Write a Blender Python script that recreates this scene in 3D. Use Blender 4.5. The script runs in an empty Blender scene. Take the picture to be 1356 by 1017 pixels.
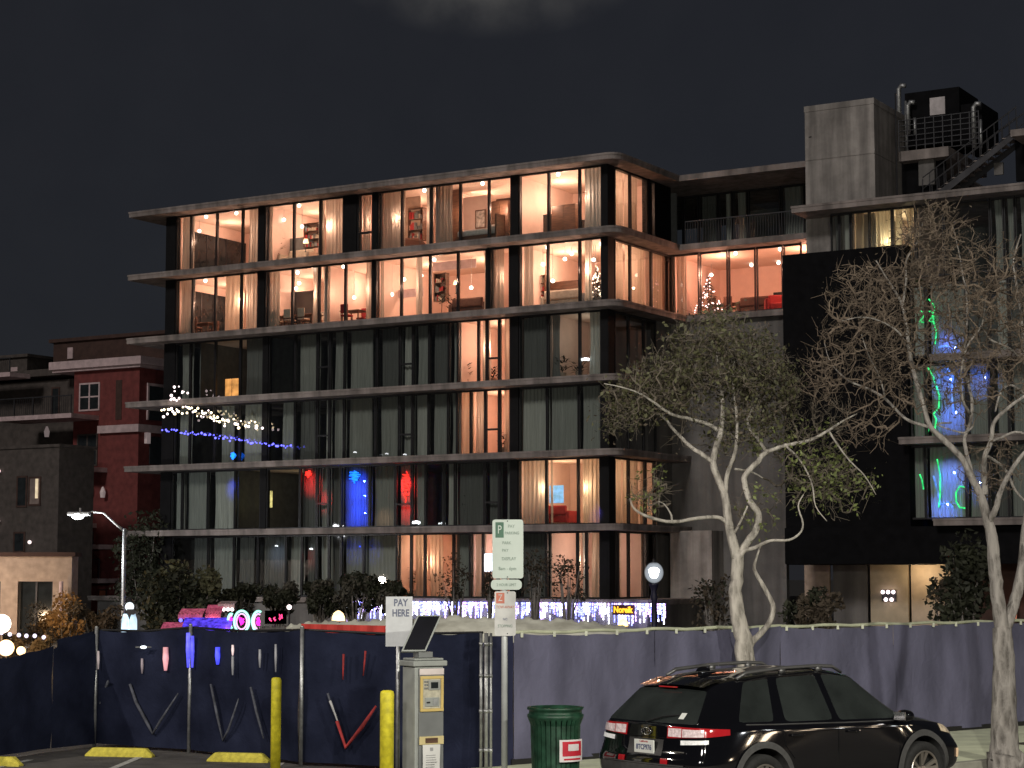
import bpy, bmesh, math, random
import numpy as np
from mathutils import Vector, Matrix
random.seed(7); rng = np.random.default_rng(11)
scene = bpy.context.scene
col = scene.collection
PI = math.pi
# ------------------------------------------------------------------ camera frame (photo 1356 x 1017)
F = 2600.0; EYE = 2.85
PITCH = math.atan((762 - 508.5) / F)
def ray(px, py):
    x = (px - 678) / F; u = (508.5 - py) / F
    return Vector((x, math.cos(PITCH) - u * math.sin(PITCH), math.sin(PITCH) + u * math.cos(PITCH)))
CAM = Vector((0, 0, EYE))
def at(px, py, Y):
    d = ray(px, py); return CAM + d * (Y / d.y)
def on_ground(px, py, z=0.0):
    d = ray(px, py); return CAM + d * ((z - EYE) / d.z)
# ------------------------------------------------------------------ helpers
def tag(o, label=None, cat=None, group=None, kind=None):
    if label: o['label'] = label
    if cat: o['category'] = cat
    if group: o['group'] = group
    if kind: o['kind'] = kind
    return o
def empty(name, loc=(0, 0, 0), rz=0.0, parent=None):
    o = bpy.data.objects.new(name, None); o.empty_display_size = .2
    col.objects.link(o); o.location = loc; o.rotation_euler = (0, 0, rz); o.parent = parent
    return o
def copy_tree(o, parent=None):
    c = o.copy(); col.objects.link(c); c.parent = parent
    for ch in list(o.children): copy_tree(ch, c)
    return c
class MB:
    def __init__(s): s.v = []; s.f = []; s.m = []
    def face(s, pts, m=0):
        n = len(s.v); s.v += [tuple(p) for p in pts]; s.f.append(tuple(range(n, n + len(pts)))); s.m.append(m); return s
    def box(s, x0, x1, y0, y1, z0, z1, m=0):
        x0, x1 = min(x0, x1), max(x0, x1); y0, y1 = min(y0, y1), max(y0, y1); z0, z1 = min(z0, z1), max(z0, z1)
        n = len(s.v)
        s.v += [(x0,y0,z0),(x1,y0,z0),(x1,y1,z0),(x0,y1,z0),(x0,y0,z1),(x1,y0,z1),(x1,y1,z1),(x0,y1,z1)]
        for f in ((0,3,2,1),(4,5,6,7),(0,1,5,4),(1,2,6,5),(2,3,7,6),(3,0,4,7)):
            s.f.append(tuple(n + i for i in f)); s.m.append(m)
        return s
    def prism(s, poly, z0, z1, m=0):
        n = len(s.v); k = len(poly)
        s.v += [(x, y, z0) for x, y in poly] + [(x, y, z1) for x, y in poly]
        s.f.append(tuple(n + i for i in reversed(range(k)))); s.m.append(m)
        s.f.append(tuple(n + k + i for i in range(k))); s.m.append(m)
        for i in range(k):
            j = (i + 1) % k; s.f.append((n + i, n + j, n + k + j, n + k + i)); s.m.append(m)
        return s
    def tube(s, pts, r, n=8, m=0, cap=True):
        pts = [Vector(p) for p in pts]
        if not isinstance(r, (list, tuple)): r = [r] * len(pts)
        base = len(s.v); up = None
        for i, p in enumerate(pts):
            d = (pts[min(i + 1, len(pts) - 1)] - pts[max(i - 1, 0)])
            if d.length < 1e-9: d = Vector((0, 0, 1))
            d.normalize()
            if up is None: up = d.orthogonal().normalized()
            else:
                up = up - d * up.dot(d)
                up = up.normalized() if up.length > 1e-6 else d.orthogonal().normalized()
            w = d.cross(up)
            for k in range(n):
                a = 2 * PI * k / n
                s.v.append(tuple(p + (up * math.cos(a) + w * math.sin(a)) * r[i]))
        for i in range(len(pts) - 1):
            for k in range(n):
                a = base + i * n + k; b = base + i * n + (k + 1) % n
                s.f.append((a, b, b + n, a + n)); s.m.append(m)
        if cap:
            s.f.append(tuple(base + k for k in reversed(range(n)))); s.m.append(m)
            e = base + (len(pts) - 1) * n
            s.f.append(tuple(e + k for k in range(n))); s.m.append(m)
        return s
    def lathe(s, prof, c=(0, 0), n=20, m=0, z=0):
        base = len(s.v)
        for r, h in prof:
            for k in range(n):
                a = 2 * PI * k / n; s.v.append((c[0] + r * math.cos(a), c[1] + r * math.sin(a), z + h))
        for i in range(len(prof) - 1):
            for k in range(n):
                a = base + i * n + k; b = base + i * n + (k + 1) % n
                s.f.append((a, b, b + n, a + n)); s.m.append(m)
        s.f.append(tuple(base + k for k in reversed(range(n)))); s.m.append(m)
        e = base + (len(prof) - 1) * n
        s.f.append(tuple(e + k for k in range(n))); s.m.append(m)
        return s
    def ball(s, c, r, n=10, k=6, m=0, sz=1.0):
        return s.lathe([(max(1e-4, r * math.sin(PI * i / k)), -r * sz * math.cos(PI * i / k)) for i in range(k + 1)], (c[0], c[1]), n, m, c[2])
    def grid(s, fn, nu, nv, m=0):
        base = len(s.v)
        for j in range(nv + 1):
            for i in range(nu + 1): s.v.append(tuple(fn(i / nu, j / nv)))
        for j in range(nv):
            for i in range(nu):
                a = base + j * (nu + 1) + i
                s.f.append((a, a + 1, a + nu + 2, a + nu + 1)); s.m.append(m)
        return s
    def build(s, name, mats, parent=None, smooth=False, bevel=0.0, loc=None, rot=None):
        me = bpy.data.meshes.new(name); me.from_pydata(s.v, [], s.f)
        if not isinstance(mats, (list, tuple)): mats = [mats]
        for mm in mats: me.materials.append(mm)
        if len(mats) > 1: me.polygons.foreach_set('material_index', s.m)
        if smooth: me.polygons.foreach_set('use_smooth', [True] * len(me.polygons))
        me.update()
        o = bpy.data.objects.new(name, me); col.objects.link(o); o.parent = parent
        if loc is not None: o.location = loc
        if rot is not None: o.rotation_euler = rot
        if bevel:
            b = o.modifiers.new('bevel', 'BEVEL'); b.width = bevel; b.segments = 2; b.limit_method = 'ANGLE'
        return o
def text(name, s, size, mat, parent=None, loc=(0, 0, 0), rot=(PI / 2, 0, 0), depth=0.002, align='CENTER', bold=0.0, sx=1.0):
    c = bpy.data.curves.new(name, 'FONT'); c.body = s; c.size = size; c.extrude = depth; c.align_x = align; c.align_y = 'CENTER'; c.offset = bold
    c.resolution_u = 3
    t = bpy.data.objects.new(name, c); col.objects.link(t)
    bpy.context.view_layer.update()
    me = bpy.data.meshes.new_from_object(t.evaluated_get(bpy.context.evaluated_depsgraph_get()))
    bpy.data.objects.remove(t); me.materials.clear(); me.materials.append(mat)
    o = bpy.data.objects.new(name, me); col.objects.link(o); o.parent = parent; o.location = loc; o.rotation_euler = rot; o.scale = (sx, 1, 1)
    return o
# ------------------------------------------------------------------ materials
def newmat(name):
    m = bpy.data.materials.new(name); m.use_nodes = True
    nt = m.node_tree; b = nt.nodes['Principled BSDF']
    return m, nt, b
def mat(name, c, rough=.7, metal=0.0, var=.25, scale=3.0, bump=0.0, c2=None, emit=None, es=0.0, detail=6, stretch=None, coat=0, spec=None, rvar=0.0):
    m, nt, b = newmat(name); N = nt.nodes; L = nt.links
    tc = N.new('ShaderNodeTexCoord'); no = N.new('ShaderNodeTexNoise'); no.inputs['Scale'].default_value = scale; no.inputs['Detail'].default_value = detail
    src = tc.outputs['Object']
    if stretch:
        mp = N.new('ShaderNodeMapping'); mp.inputs['Scale'].default_value = stretch; L.new(src, mp.inputs['Vector']); src = mp.outputs['Vector']
    L.new(src, no.inputs['Vector'])
    r = N.new('ShaderNodeValToRGB'); r.color_ramp.elements[0].position = .3; r.color_ramp.elements[1].position = .7
    lo = [max(0, x * (1 - var)) for x in c]; hi = c2 if c2 else [min(1, x * (1 + var)) for x in c]
    r.color_ramp.elements[0].color = (*lo, 1); r.color_ramp.elements[1].color = (*hi, 1)
    L.new(no.outputs['Fac'], r.inputs['Fac']); L.new(r.outputs['Color'], b.inputs['Base Color'])
    b.inputs['Roughness'].default_value = rough; b.inputs['Metallic'].default_value = metal
    if rvar:
        mr = N.new('ShaderNodeMapRange'); mr.inputs['To Min'].default_value = max(0.02, rough - rvar); mr.inputs['To Max'].default_value = rough + rvar
        L.new(no.outputs['Fac'], mr.inputs['Value']); L.new(mr.outputs['Result'], b.inputs['Roughness'])
    if coat: b.inputs['Coat Weight'].default_value = coat
    if spec is not None: b.inputs['Specular IOR Level'].default_value = spec
    if bump:
        n2 = N.new('ShaderNodeTexNoise'); n2.inputs['Scale'].default_value = scale * 6; n2.inputs['Detail'].default_value = 8; L.new(src, n2.inputs['Vector'])
        bp = N.new('ShaderNodeBump'); bp.inputs['Strength'].default_value = bump; bp.inputs['Distance'].default_value = .02
        L.new(n2.outputs['Fac'], bp.inputs['Height']); L.new(bp.outputs['Normal'], b.inputs['Normal'])
    if emit:
        b.inputs['Emission Color'].default_value = (*emit, 1); b.inputs['Emission Strength'].default_value = es
        m.cycles.emission_sampling = 'NONE' if es < 60 else 'AUTO'
    return m
def glow(name, c, s, sample=False, var=0.0, scale=20):
    m, nt, b = newmat(name)
    b.inputs['Base Color'].default_value = (*[min(.8, x) for x in c], 1); b.inputs['Emission Color'].default_value = (*c, 1); b.inputs['Emission Strength'].default_value = s
    if var:
        N = nt.nodes; tc = N.new('ShaderNodeTexCoord'); no = N.new('ShaderNodeTexNoise'); no.inputs['Scale'].default_value = scale
        nt.links.new(tc.outputs['Object'], no.inputs['Vector']); mr = N.new('ShaderNodeMapRange')
        mr.inputs['From Min'].default_value = .35; mr.inputs['From Max'].default_value = .65
        mr.inputs['To Min'].default_value = s * (1 - var); mr.inputs['To Max'].default_value = s * (1 + var)
        nt.links.new(no.outputs['Fac'], mr.inputs['Value']); nt.links.new(mr.outputs['Result'], b.inputs['Emission Strength'])
    m.cycles.emission_sampling = 'AUTO' if sample else 'NONE'
    return m
def concrete(name, c, dark=.45, board=None):
    m, nt, b = newmat(name); N = nt.nodes; L = nt.links
    tc = N.new('ShaderNodeTexCoord')
    n1 = N.new('ShaderNodeTexNoise'); n1.inputs['Scale'].default_value = .6; n1.inputs['Detail'].default_value = 9; n1.inputs['Roughness'].default_value = .65
    mp = N.new('ShaderNodeMapping'); mp.inputs['Scale'].default_value = (1.6, 1.6, .13)
    n2 = N.new('ShaderNodeTexNoise'); n2.inputs['Scale'].default_value = 1.5; n2.inputs['Detail'].default_value = 7
    L.new(tc.outputs['Object'], n1.inputs['Vector']); L.new(tc.outputs['Object'], mp.inputs['Vector']); L.new(mp.outputs['Vector'], n2.inputs['Vector'])
    mx = N.new('ShaderNodeMath'); mx.operation = 'MULTIPLY'; L.new(n1.outputs['Fac'], mx.inputs[0]); L.new(n2.outputs['Fac'], mx.inputs[1])
    r = N.new('ShaderNodeValToRGB'); r.color_ramp.elements[0].position = .14; r.color_ramp.elements[1].position = .36
    r.color_ramp.elements[0].color = (*[x * dark for x in c], 1); r.color_ramp.elements[1].color = (*c, 1)
    L.new(mx.outputs[0], r.inputs['Fac']); L.new(r.outputs['Color'], b.inputs['Base Color']); b.inputs['Roughness'].default_value = .85
    n3 = N.new('ShaderNodeTexNoise'); n3.inputs['Scale'].default_value = 12; n3.inputs['Detail'].default_value = 6; L.new(tc.outputs['Object'], n3.inputs['Vector'])
    bp = N.new('ShaderNodeBump'); bp.inputs['Strength'].default_value = .3; bp.inputs['Distance'].default_value = .02
    L.new(n3.outputs['Fac'], bp.inputs['Height']); L.new(bp.outputs['Normal'], b.inputs['Normal'])
    return m
def glass(name, tint, refl=.1, rough=.02, base_refl=.06):
    m = bpy.data.materials.new(name); m.use_nodes = True; nt = m.node_tree; N = nt.nodes; L = nt.links
    for n in list(N): N.remove(n)
    out = N.new('ShaderNodeOutputMaterial'); tr = N.new('ShaderNodeBsdfTransparent'); tr.inputs['Color'].default_value = (*tint, 1)
    gl = N.new('ShaderNodeBsdfGlossy'); gl.inputs['Roughness'].default_value = rough; gl.inputs['Color'].default_value = (.9, .9, .9, 1)
    fr = N.new('ShaderNodeFresnel'); fr.inputs['IOR'].default_value = 1.5
    no = N.new('ShaderNodeTexNoise'); no.inputs['Scale'].default_value = .8; tc = N.new('ShaderNodeTexCoord'); L.new(tc.outputs['Object'], no.inputs['Vector'])
    bp = N.new('ShaderNodeBump'); bp.inputs['Strength'].default_value = .05; bp.inputs['Distance'].default_value = .02
    L.new(no.outputs['Fac'], bp.inputs['Height']); L.new(bp.outputs['Normal'], gl.inputs['Normal'])
    mx = N.new('ShaderNodeMixShader'); ad = N.new('ShaderNodeMath'); ad.operation = 'ADD'; ad.inputs[1].default_value = base_refl; ad.use_clamp = True
    L.new(fr.outputs['Fac'], ad.inputs[0]); L.new(ad.outputs[0], mx.inputs['Fac']); L.new(tr.outputs[0], mx.inputs[1]); L.new(gl.outputs[0], mx.inputs[2]); L.new(mx.outputs[0], out.inputs['Surface'])
    return m
def cloth_mat(name, c, trans=.45, scale=2.0, var=.2, stretch=(6, 6, .4)):
    m = bpy.data.materials.new(name); m.use_nodes = True; nt = m.node_tree; N = nt.nodes; L = nt.links
    for n in list(N): N.remove(n)
    out = N.new('ShaderNodeOutputMaterial'); df = N.new('ShaderNodeBsdfDiffuse'); tl = N.new('ShaderNodeBsdfTranslucent'); mx = N.new('ShaderNodeMixShader'); mx.inputs['Fac'].default_value = trans
    tc = N.new('ShaderNodeTexCoord'); mp = N.new('ShaderNodeMapping'); mp.inputs['Scale'].default_value = stretch; no = N.new('ShaderNodeTexNoise'); no.inputs['Scale'].default_value = scale; no.inputs['Detail'].default_value = 5
    L.new(tc.outputs['Object'], mp.inputs['Vector']); L.new(mp.outputs['Vector'], no.inputs['Vector'])
    r = N.new('ShaderNodeValToRGB'); r.color_ramp.elements[0].position = .3; r.color_ramp.elements[1].position = .7
    r.color_ramp.elements[0].color = (*[x * (1 - var) for x in c], 1); r.color_ramp.elements[1].color = (*c, 1)
    L.new(no.outputs['Fac'], r.inputs['Fac']); n2 = N.new('ShaderNodeTexNoise'); n2.inputs['Scale'].default_value = 5; n2.inputs['Detail'].default_value = 9; n2.inputs['Distortion'].default_value = 1.2; L.new(tc.outputs['Object'], n2.inputs['Vector'])
    bp = N.new('ShaderNodeBump'); bp.inputs['Strength'].default_value = .55; bp.inputs['Distance'].default_value = .03; L.new(n2.outputs['Fac'], bp.inputs['Height']); L.new(bp.outputs['Normal'], df.inputs['Normal'])
    L.new(r.outputs['Color'], df.inputs['Color']); L.new(r.outputs['Color'], tl.inputs['Color'])
    L.new(df.outputs[0], mx.inputs[1]); L.new(tl.outputs[0], mx.inputs[2]); L.new(mx.outputs[0], out.inputs['Surface'])
    return m
M = dict(
    slab=concrete('slab concrete', (.33, .285, .265), .4), tower=concrete('stained concrete', (.40, .37, .345), .38), wall=concrete('grey concrete', (.20, .19, .18), .5),
    frame=mat('black window frame', (.012, .012, .014), .45), column=mat('dark metal column', (.007, .007, .008), .6, spec=.2),
    glass=glass('window glass', (.72, .74, .72)), dglass=glass('tinted window glass', (.80, .83, .80), base_refl=.06), balg=glass('balustrade glass', (.6, .63, .62), base_refl=.08),
    curtain=cloth_mat('cream curtain', (.72, .66, .58), .5), gcurtain=cloth_mat('grey curtain', (.56, .585, .56), .3), gcurtain_b=cloth_mat('pale grey curtain', (.80, .82, .78), .3), gcurtain_c=cloth_mat('dark grey curtain', (.26, .27, .265), .3), blind=cloth_mat('roller blind', (.72, .62, .5), .55, var=.05),
    sheer=cloth_mat('sheer curtain', (.7, .6, .5), .6),
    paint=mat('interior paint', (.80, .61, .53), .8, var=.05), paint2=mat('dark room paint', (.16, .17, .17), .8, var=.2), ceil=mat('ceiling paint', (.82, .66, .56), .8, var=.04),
    wood=mat('brown wood', (.12, .06, .035), .5, var=.4, stretch=(1, 1, 6)), floor=mat('wood floor', (.3, .19, .12), .5, var=.3),
    black=mat('black cladding', (.006, .006, .007), .85, var=.3, spec=.1), blackp=mat('black plastic', (.012, .012, .013), .5),
    red=mat('red stucco', (.17, .038, .034), .85, var=.25, bump=.3), trim=mat('pale trim', (.55, .42, .42), .8, var=.2), brown=mat('brown stucco', (.06, .032, .025), .9), grey=mat('grey stucco', (.075, .062, .055), .9, var=.3),
    tan=mat('tan stucco', (.42, .32, .25), .9, var=.2, bump=.3), dkglass=mat('dark window pane', (.02, .024, .026), .12, var=.3),
    metal=mat('galvanised steel', (.45, .46, .46), .45, .8, var=.3, scale=12), rail=mat('dark steel', (.05, .05, .055), .5, .5),
    asphalt=mat('asphalt', (.085, .08, .075), .9, var=.35, scale=2.5, bump=.8), conc=mat('sidewalk concrete', (.74, .78, .56), .9, var=.18, scale=2, bump=.4), kerb=mat('kerb concrete', (.33, .32, .27), .9, bump=.4),
    dirt=mat('soil', (.06, .05, .035), .95, bump=1.0), line=mat('worn white paint', (.45, .45, .42), .8, var=.5, scale=14),
    yellow=mat('yellow paint', (.70, .62, .03), .55, var=.30, scale=11, rvar=.15, detail=12, bump=.2), yellow2=mat('worn yellow paint', (.62, .54, .07), .8, var=.22, scale=14, bump=.6, detail=12),
    bark=mat('pale bark', (.48, .44, .39), .9, var=.6, scale=5, bump=1.0, stretch=(1, 1, .5), detail=10), bark2=mat('grey brown bark', (.25, .23, .21), .9, var=.6, scale=6, bump=1.0, stretch=(1, 1, .4)),
    twig=mat('brown twigs', (.125, .095, .070), .9), twigc=mat('pale twigs', (.13, .11, .085), .9), leaf=mat('olive leaves', (.092, .092, .042), .6, var=.5, scale=1.2), leaf2=mat('yellow green leaves', (.15, .18, .055), .6, var=.4, scale=1.2),
    leafd=mat('dark leaves', (.03, .034, .018), .7, var=.6, scale=1.0), leafb=mat('brown leaves', (.085, .066, .045), .8, var=.4),
    lampw=glow('white lamp', (.95, .97, 1), 14), lampc=glow('warm globe lamp', (1, .93, .82), 7), bulb=glow('warm bulb', (1, .80, .5), 5), bulbp=glow('pinkish bulb', (1, .8, .8), 3), bulbblue=glow('blue bulb', (.12, .12, 1), 3.2),
)
# ------------------------------------------------------------------ world, sun, camera
w = bpy.data.worlds.new('World'); scene.world = w; w.use_nodes = True
N = w.node_tree.nodes; L = w.node_tree.links; bg = N['Background']
SUN_EL, SUN_AZ = math.radians(27), math.radians(-152)   # travels from behind-left of the viewer
sky = N.new('ShaderNodeTexSky'); sky.sky_type = 'NISHITA'; sky.sun_disc = False; sky.sun_elevation = SUN_EL; sky.sun_rotation = SUN_AZ
skys = N.new('ShaderNodeVectorMath'); skys.operation = 'SCALE'; skys.inputs['Scale'].default_value = .0007; L.new(sky.outputs['Color'], skys.inputs[0])
tc = N.new('ShaderNodeTexCoord'); no = N.new('ShaderNodeTexNoise'); no.inputs['Scale'].default_value = 26; no.inputs['Detail'].default_value = 7; L.new(tc.outputs['Generated'], no.inputs['Vector'])
d0 = ray(648, -28).normalized()
dist = N.new('ShaderNodeVectorMath'); dist.operation = 'SUBTRACT'; L.new(tc.outputs['Generated'], dist.inputs[0]); dist.inputs[1].default_value = d0
mpc = N.new('ShaderNodeMapping'); mpc.inputs['Scale'].default_value = (1, 1, 2.6); L.new(dist.outputs[0], mpc.inputs['Vector'])
ln = N.new('ShaderNodeVectorMath'); ln.operation = 'LENGTH'; L.new(mpc.outputs[0], ln.inputs[0])
mr = N.new('ShaderNodeMapRange'); mr.inputs['From Min'].default_value = .02; mr.inputs['From Max'].default_value = .075; mr.inputs['To Min'].default_value = 1; mr.inputs['To Max'].default_value = 0; L.new(ln.outputs['Value'], mr.inputs['Value'])
mm = N.new('ShaderNodeMath'); mm.operation = 'MULTIPLY'; L.new(mr.outputs[0], mm.inputs[0])
nr = N.new('ShaderNodeMapRange'); nr.inputs['From Min'].default_value = .38; nr.inputs['From Max'].default_value = .66; L.new(no.outputs['Fac'], nr.inputs['Value']); L.new(nr.outputs[0], mm.inputs[1])
base = N.new('ShaderNodeMix'); base.data_type = 'RGBA'; base.inputs['A'].default_value = (.0118, .0122, .0155, 1); base.inputs['B'].default_value = (.0155, .016, .0195, 1); L.new(no.outputs['Fac'], base.inputs['Factor'])
cl = N.new('ShaderNodeMix'); cl.data_type = 'RGBA'; cl.inputs['B'].default_value = (.06, .058, .056, 1); L.new(mm.outputs[0], cl.inputs['Factor']); L.new(base.outputs['Result'], cl.inputs['A'])
ad = N.new('ShaderNodeVectorMath'); ad.operation = 'ADD'; L.new(cl.outputs['Result'], ad.inputs[0]); L.new(skys.outputs[0], ad.inputs[1])
L.new(ad.outputs[0], bg.inputs['Color']); bg.inputs['Strength'].default_value = 1.0
sl = bpy.data.lights.new('town_glow', 'SUN'); sl.energy = .84; sl.angle = math.radians(9); sl.color = (1, .93, .88)
so = bpy.data.objects.new('town_glow', sl); col.objects.link(so)
sd = Vector((-math.sin(math.radians(28)) * math.cos(SUN_EL), -math.cos(math.radians(28)) * math.cos(SUN_EL), math.sin(SUN_EL)))
so.rotation_euler = sd.to_track_quat('Z', 'Y').to_euler()
def point(name, loc, power, c, r=.05, parent=None):
    l = bpy.data.lights.new(name, 'POINT'); l.energy = power; l.color = c; l.shadow_soft_size = r
    o = bpy.data.objects.new(name, l); col.objects.link(o); o.location = loc; o.parent = parent; return o
point('street_or_added_light', (2.5, 3, 9.5), 9000, (1, .95, .84), .18)
point('street_or_added_light', (10.5, 13, 8.5), 5200, (1, .96, .82), .18)
point('street_or_added_light', (-15, 25, 8), 2600, (1, .9, .8), .18)  # unseen, added at the left to brighten the tarps, fence and ground
for x_, y_, z_, p_, r_ in [(29 + (i * 7 % 5) * .8, 17.5 + i * .62, (1.0, 3.4, 2.2, 4.6, 1.6, 5.4, 2.8)[i % 7], (60, 90, 50, 70)[i % 4], (.2, .26, .16)[i % 3]) for i in range(20)]:
    point('glint_light', (x_, y_, z_), p_, (1, .78, .55) if p_ != 90 else (.95, .97, 1), r_)  # unseen lights added beyond the right edge for glints on the car
cam = bpy.data.cameras.new('camera'); cam.lens = F / 1356 * 36; cam.sensor_width = 36; cam.clip_end = 3000; cam.clip_start = .1
co = bpy.data.objects.new('camera', cam); col.objects.link(co); co.location = CAM; co.rotation_euler = (PI / 2 + PITCH, 0, 0); scene.camera = co
scene.render.engine = 'CYCLES'; scene.view_settings.view_transform = 'Standard'; scene.view_settings.look = 'None'; scene.view_settings.exposure = 0
scene.cycles.use_denoising = True; scene.cycles.use_light_tree = True; scene.cycles.max_bounces = 8; scene.cycles.transparent_max_bounces = 16; scene.cycles.sample_clamp_indirect = 4
scene.cycles.caustics_reflective = False; scene.cycles.caustics_refractive = False
# ------------------------------------------------------------------ ground
g = MB(); g.grid(lambda a, b: ((a - .5) * 1600, b * 1300 - 80, 0), 24, 24); tag(g.build('ground', mat('dark ground', (.06, .056, .05), .95, var=.3, scale=.4)), 'dark city ground', kind='structure')
g = MB().face([(-16, -5, .004), (24, -5, .004), (24, 52, .004), (-16, 52, .004)]); tag(g.build('parking_lot', M['asphalt']), kind='structure')
FA = Vector((-.42, 28.5, 0)); FD = Vector((.78, .626, 0)).normalized(); FN = Vector((FD.y, -FD.x, 0))
def fp(t, n, z=0.0): p = FA + FD * t + FN * n; return (p.x, p.y, z)
# sidewalk strip in front of the long fence, with a raised kerb
def strip(t0, t1, n0, n1, z0, z1, name, m):
    b = MB(); b.prism([fp(t, n)[:2] for t, n in ((t0, n0), (t0, n1), (t1, n1), (t1, n0))], z0, z1)
    return tag(b.build(name, m, bevel=.015), kind='structure')
strip(-2.2, 22, .02, 3.80, 0.0, .12, 'sidewalk', M['conc'])
strip(-2.2, 22, 3.803, 3.95, 0.0, .135, 'kerb', M['kerb'])
b = MB(); b.prism([fp(t, n)[:2] for t, n in ((9.1, 2.3), (9.1, 3.795), (11.6, 3.795), (11.6, 2.3))], .1, .128); tag(b.build('tree_pit_soil', M['dirt']), kind='structure')
for (a, c) in (((186, 1002), (150, 1017)), ((372, 1010), (345, 1030)), ((40, 1006), (-30, 1022))):
    p = on_ground(*a, .009); q = on_ground(*c, .009); d = (q - p).normalized(); n = Vector((d.y, -d.x, 0)) * .06; q = p + d * 4.5
    b = MB().face([p + n, p - n, q - n, q + n]); tag(b.build('parking_line', M['line']), kind='structure')
# ------------------------------------------------------------------ main building
C0 = at(817, 200, 81.0)                 # slab corner nearest the viewer
UA = math.atan2(-13.6, 22.6)            # heading of the long facade
U = Vector((math.cos(UA), math.sin(UA), 0)); V = Vector((-U.y, U.x, 0))
G = Vector((C0.x, C0.y, 0)) - U * 1.0 + V * 1.0    # glass corner, on the ground
bld = empty('apartment_building', G, UA)
tag(bld, 'modern apartment block with concrete floor slabs and tall glass walls, top two floors lit', 'building')
def loc2w(u, v, z): return G + U * u + V * v + Vector((0, 0, z))
def hit(px, py, v=0.0):                 # ray with plane at depth v -> (u, z)
    d = ray(px, py); o = G + V * v; t = (o - CAM).dot(V) / d.dot(V); p = CAM + d * t
    return (p - G).dot(U), p.z
def hits(px, py, u=0.0):                # ray with side plane -> (v, z)
    d = ray(px, py); o = G + U * u; t = (o - CAM).dot(U) / d.dot(U); p = CAM + d * t
    return (p - G).dot(V), p.z
def hitz(px, py, z):
    d = ray(px, py); t = (z - EYE) / d.z; p = CAM + d * t - G
    return p.dot(U), p.dot(V)
ztop = at(817, 200, 81.0).z
STEP = (at(817, 200, 81).z - at(817, 693, 81).z) / 5
LV = [ztop - STEP * i for i in range(7)]; TH = .27
UL = hit(222, 300)[0]; USL = hit(171, 282, -1.0)[0]
WD = 5.85                                # depth of the courtyard wing glass
UR = hit(1048, 278, -1.0)[0]; URb = hit(1190, 583, -1.0)[0]; UEND = UR + 26
def arc(cx, cy, r, a0, a1, n=5): return [(cx + r * math.cos(a0 + (a1 - a0) * i / n), cy + r * math.sin(a0 + (a1 - a0) * i / n)) for i in range(n + 1)]
def slab(z, poly, th=TH):
    b = MB(); b.prism(poly, z - th, z - .09); 
    # small upstand lip, 2 cm proud
    b2 = []
    cx = sum(p[0] for p in poly) / len(poly); cy = sum(p[1] for p in poly) / len(poly)
    b.prism([(x + (.025 if x > cx else -.025), y + (.025 if y > cy else -.025)) for x, y in poly], z - .0895, z)
    return b.build('floor_slab', M['slab'], bld)
corner = arc(.45, -.45, .55, -PI / 2, 0)
for i, z in enumerate(LV):
    if i == 0: poly = [(USL, -1)] + corner + [(1, WD - 1), (UR + 3, WD - 1), (UR + 3, 16), (USL, 16)]
    elif i == 1: poly = [(USL, -1)] + corner + [(1, WD - 1), (UR - .02, WD - 1), (UR - .02, 16), (USL, 16)]
    elif i == 2: poly = [(USL, -1)] + corner + [(1, WD - .35), (6.9, WD - .35), (6.9, 16), (USL, 16)]
    elif i == 6: poly = [(USL - 2, -1.2), (2.4, -1.2), (2.4, 16), (USL - 2, 16)]
    else: poly = [(USL, -1)] + corner + [(1, WD - .01), (1, 16), (USL, 16)]
    slab(z, poly, .22 if i == 6 else TH)
for i, z in ((1, LV[1]), (3, LV[3]), (4, LV[4]), (5, LV[5])):
    u0 = UR if i == 1 else (URb if i == 4 else URb + 1.3)
    slab(z, [(u0, -1), (UEND, -1), (UEND, 15), (u0, 15)], TH)
tag(MB().box(USL - 1.5, 2.3, -1.05, 15, -.1, LV[6] - .225).build('podium_wall', M['wall'], bld))
# generic window in a plane: P(s, d, z)
def plane_fn(kind):
    if kind == 'front': return lambda s, d: (s, d)
    if kind == 'side': return lambda s, d: (-d, s)
    if kind == 'wing': return lambda s, d: (s, WD + d)
    if kind == 'deep': return lambda s, d: (s, 8.2 + d)
def pbox(b, pf, s0, s1, d0, d1, z0, z1, m=0):
    a = pf(s0, d0); c = pf(s1, d1); b.box(a[0], c[0], a[1], c[1], z0, z1, m)
def drape(pf, s0, s1, z0, z1, mt, parent, d=.3, amp=.05, pitch=.17, sway=.0, label=None):
    wd = abs(s1 - s0); n = max(6, int(wd / .035)); ph = random.random() * 9; k1 = random.uniform(.8, 1.25)
    def fn(a, t):
        s = s0 + (s1 - s0) * a
        s2 = s + sway * math.sin(PI * t) * (a - .5)
        dd = d + amp * math.sin(s / pitch * 2 * PI * k1 + ph + .5 * math.sin(3 * s)) * (.6 + .4 * t) + .02 * math.sin(s * 23 + t * 3)
        x, y = pf(s2, dd); return (x, y, z1 + (z0 - z1) * t)
    o = MB().grid(fn, n, 4).build('curtain', mt, parent, smooth=True)
    if label: o['label'] = label
    return o
nwin = 0
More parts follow.
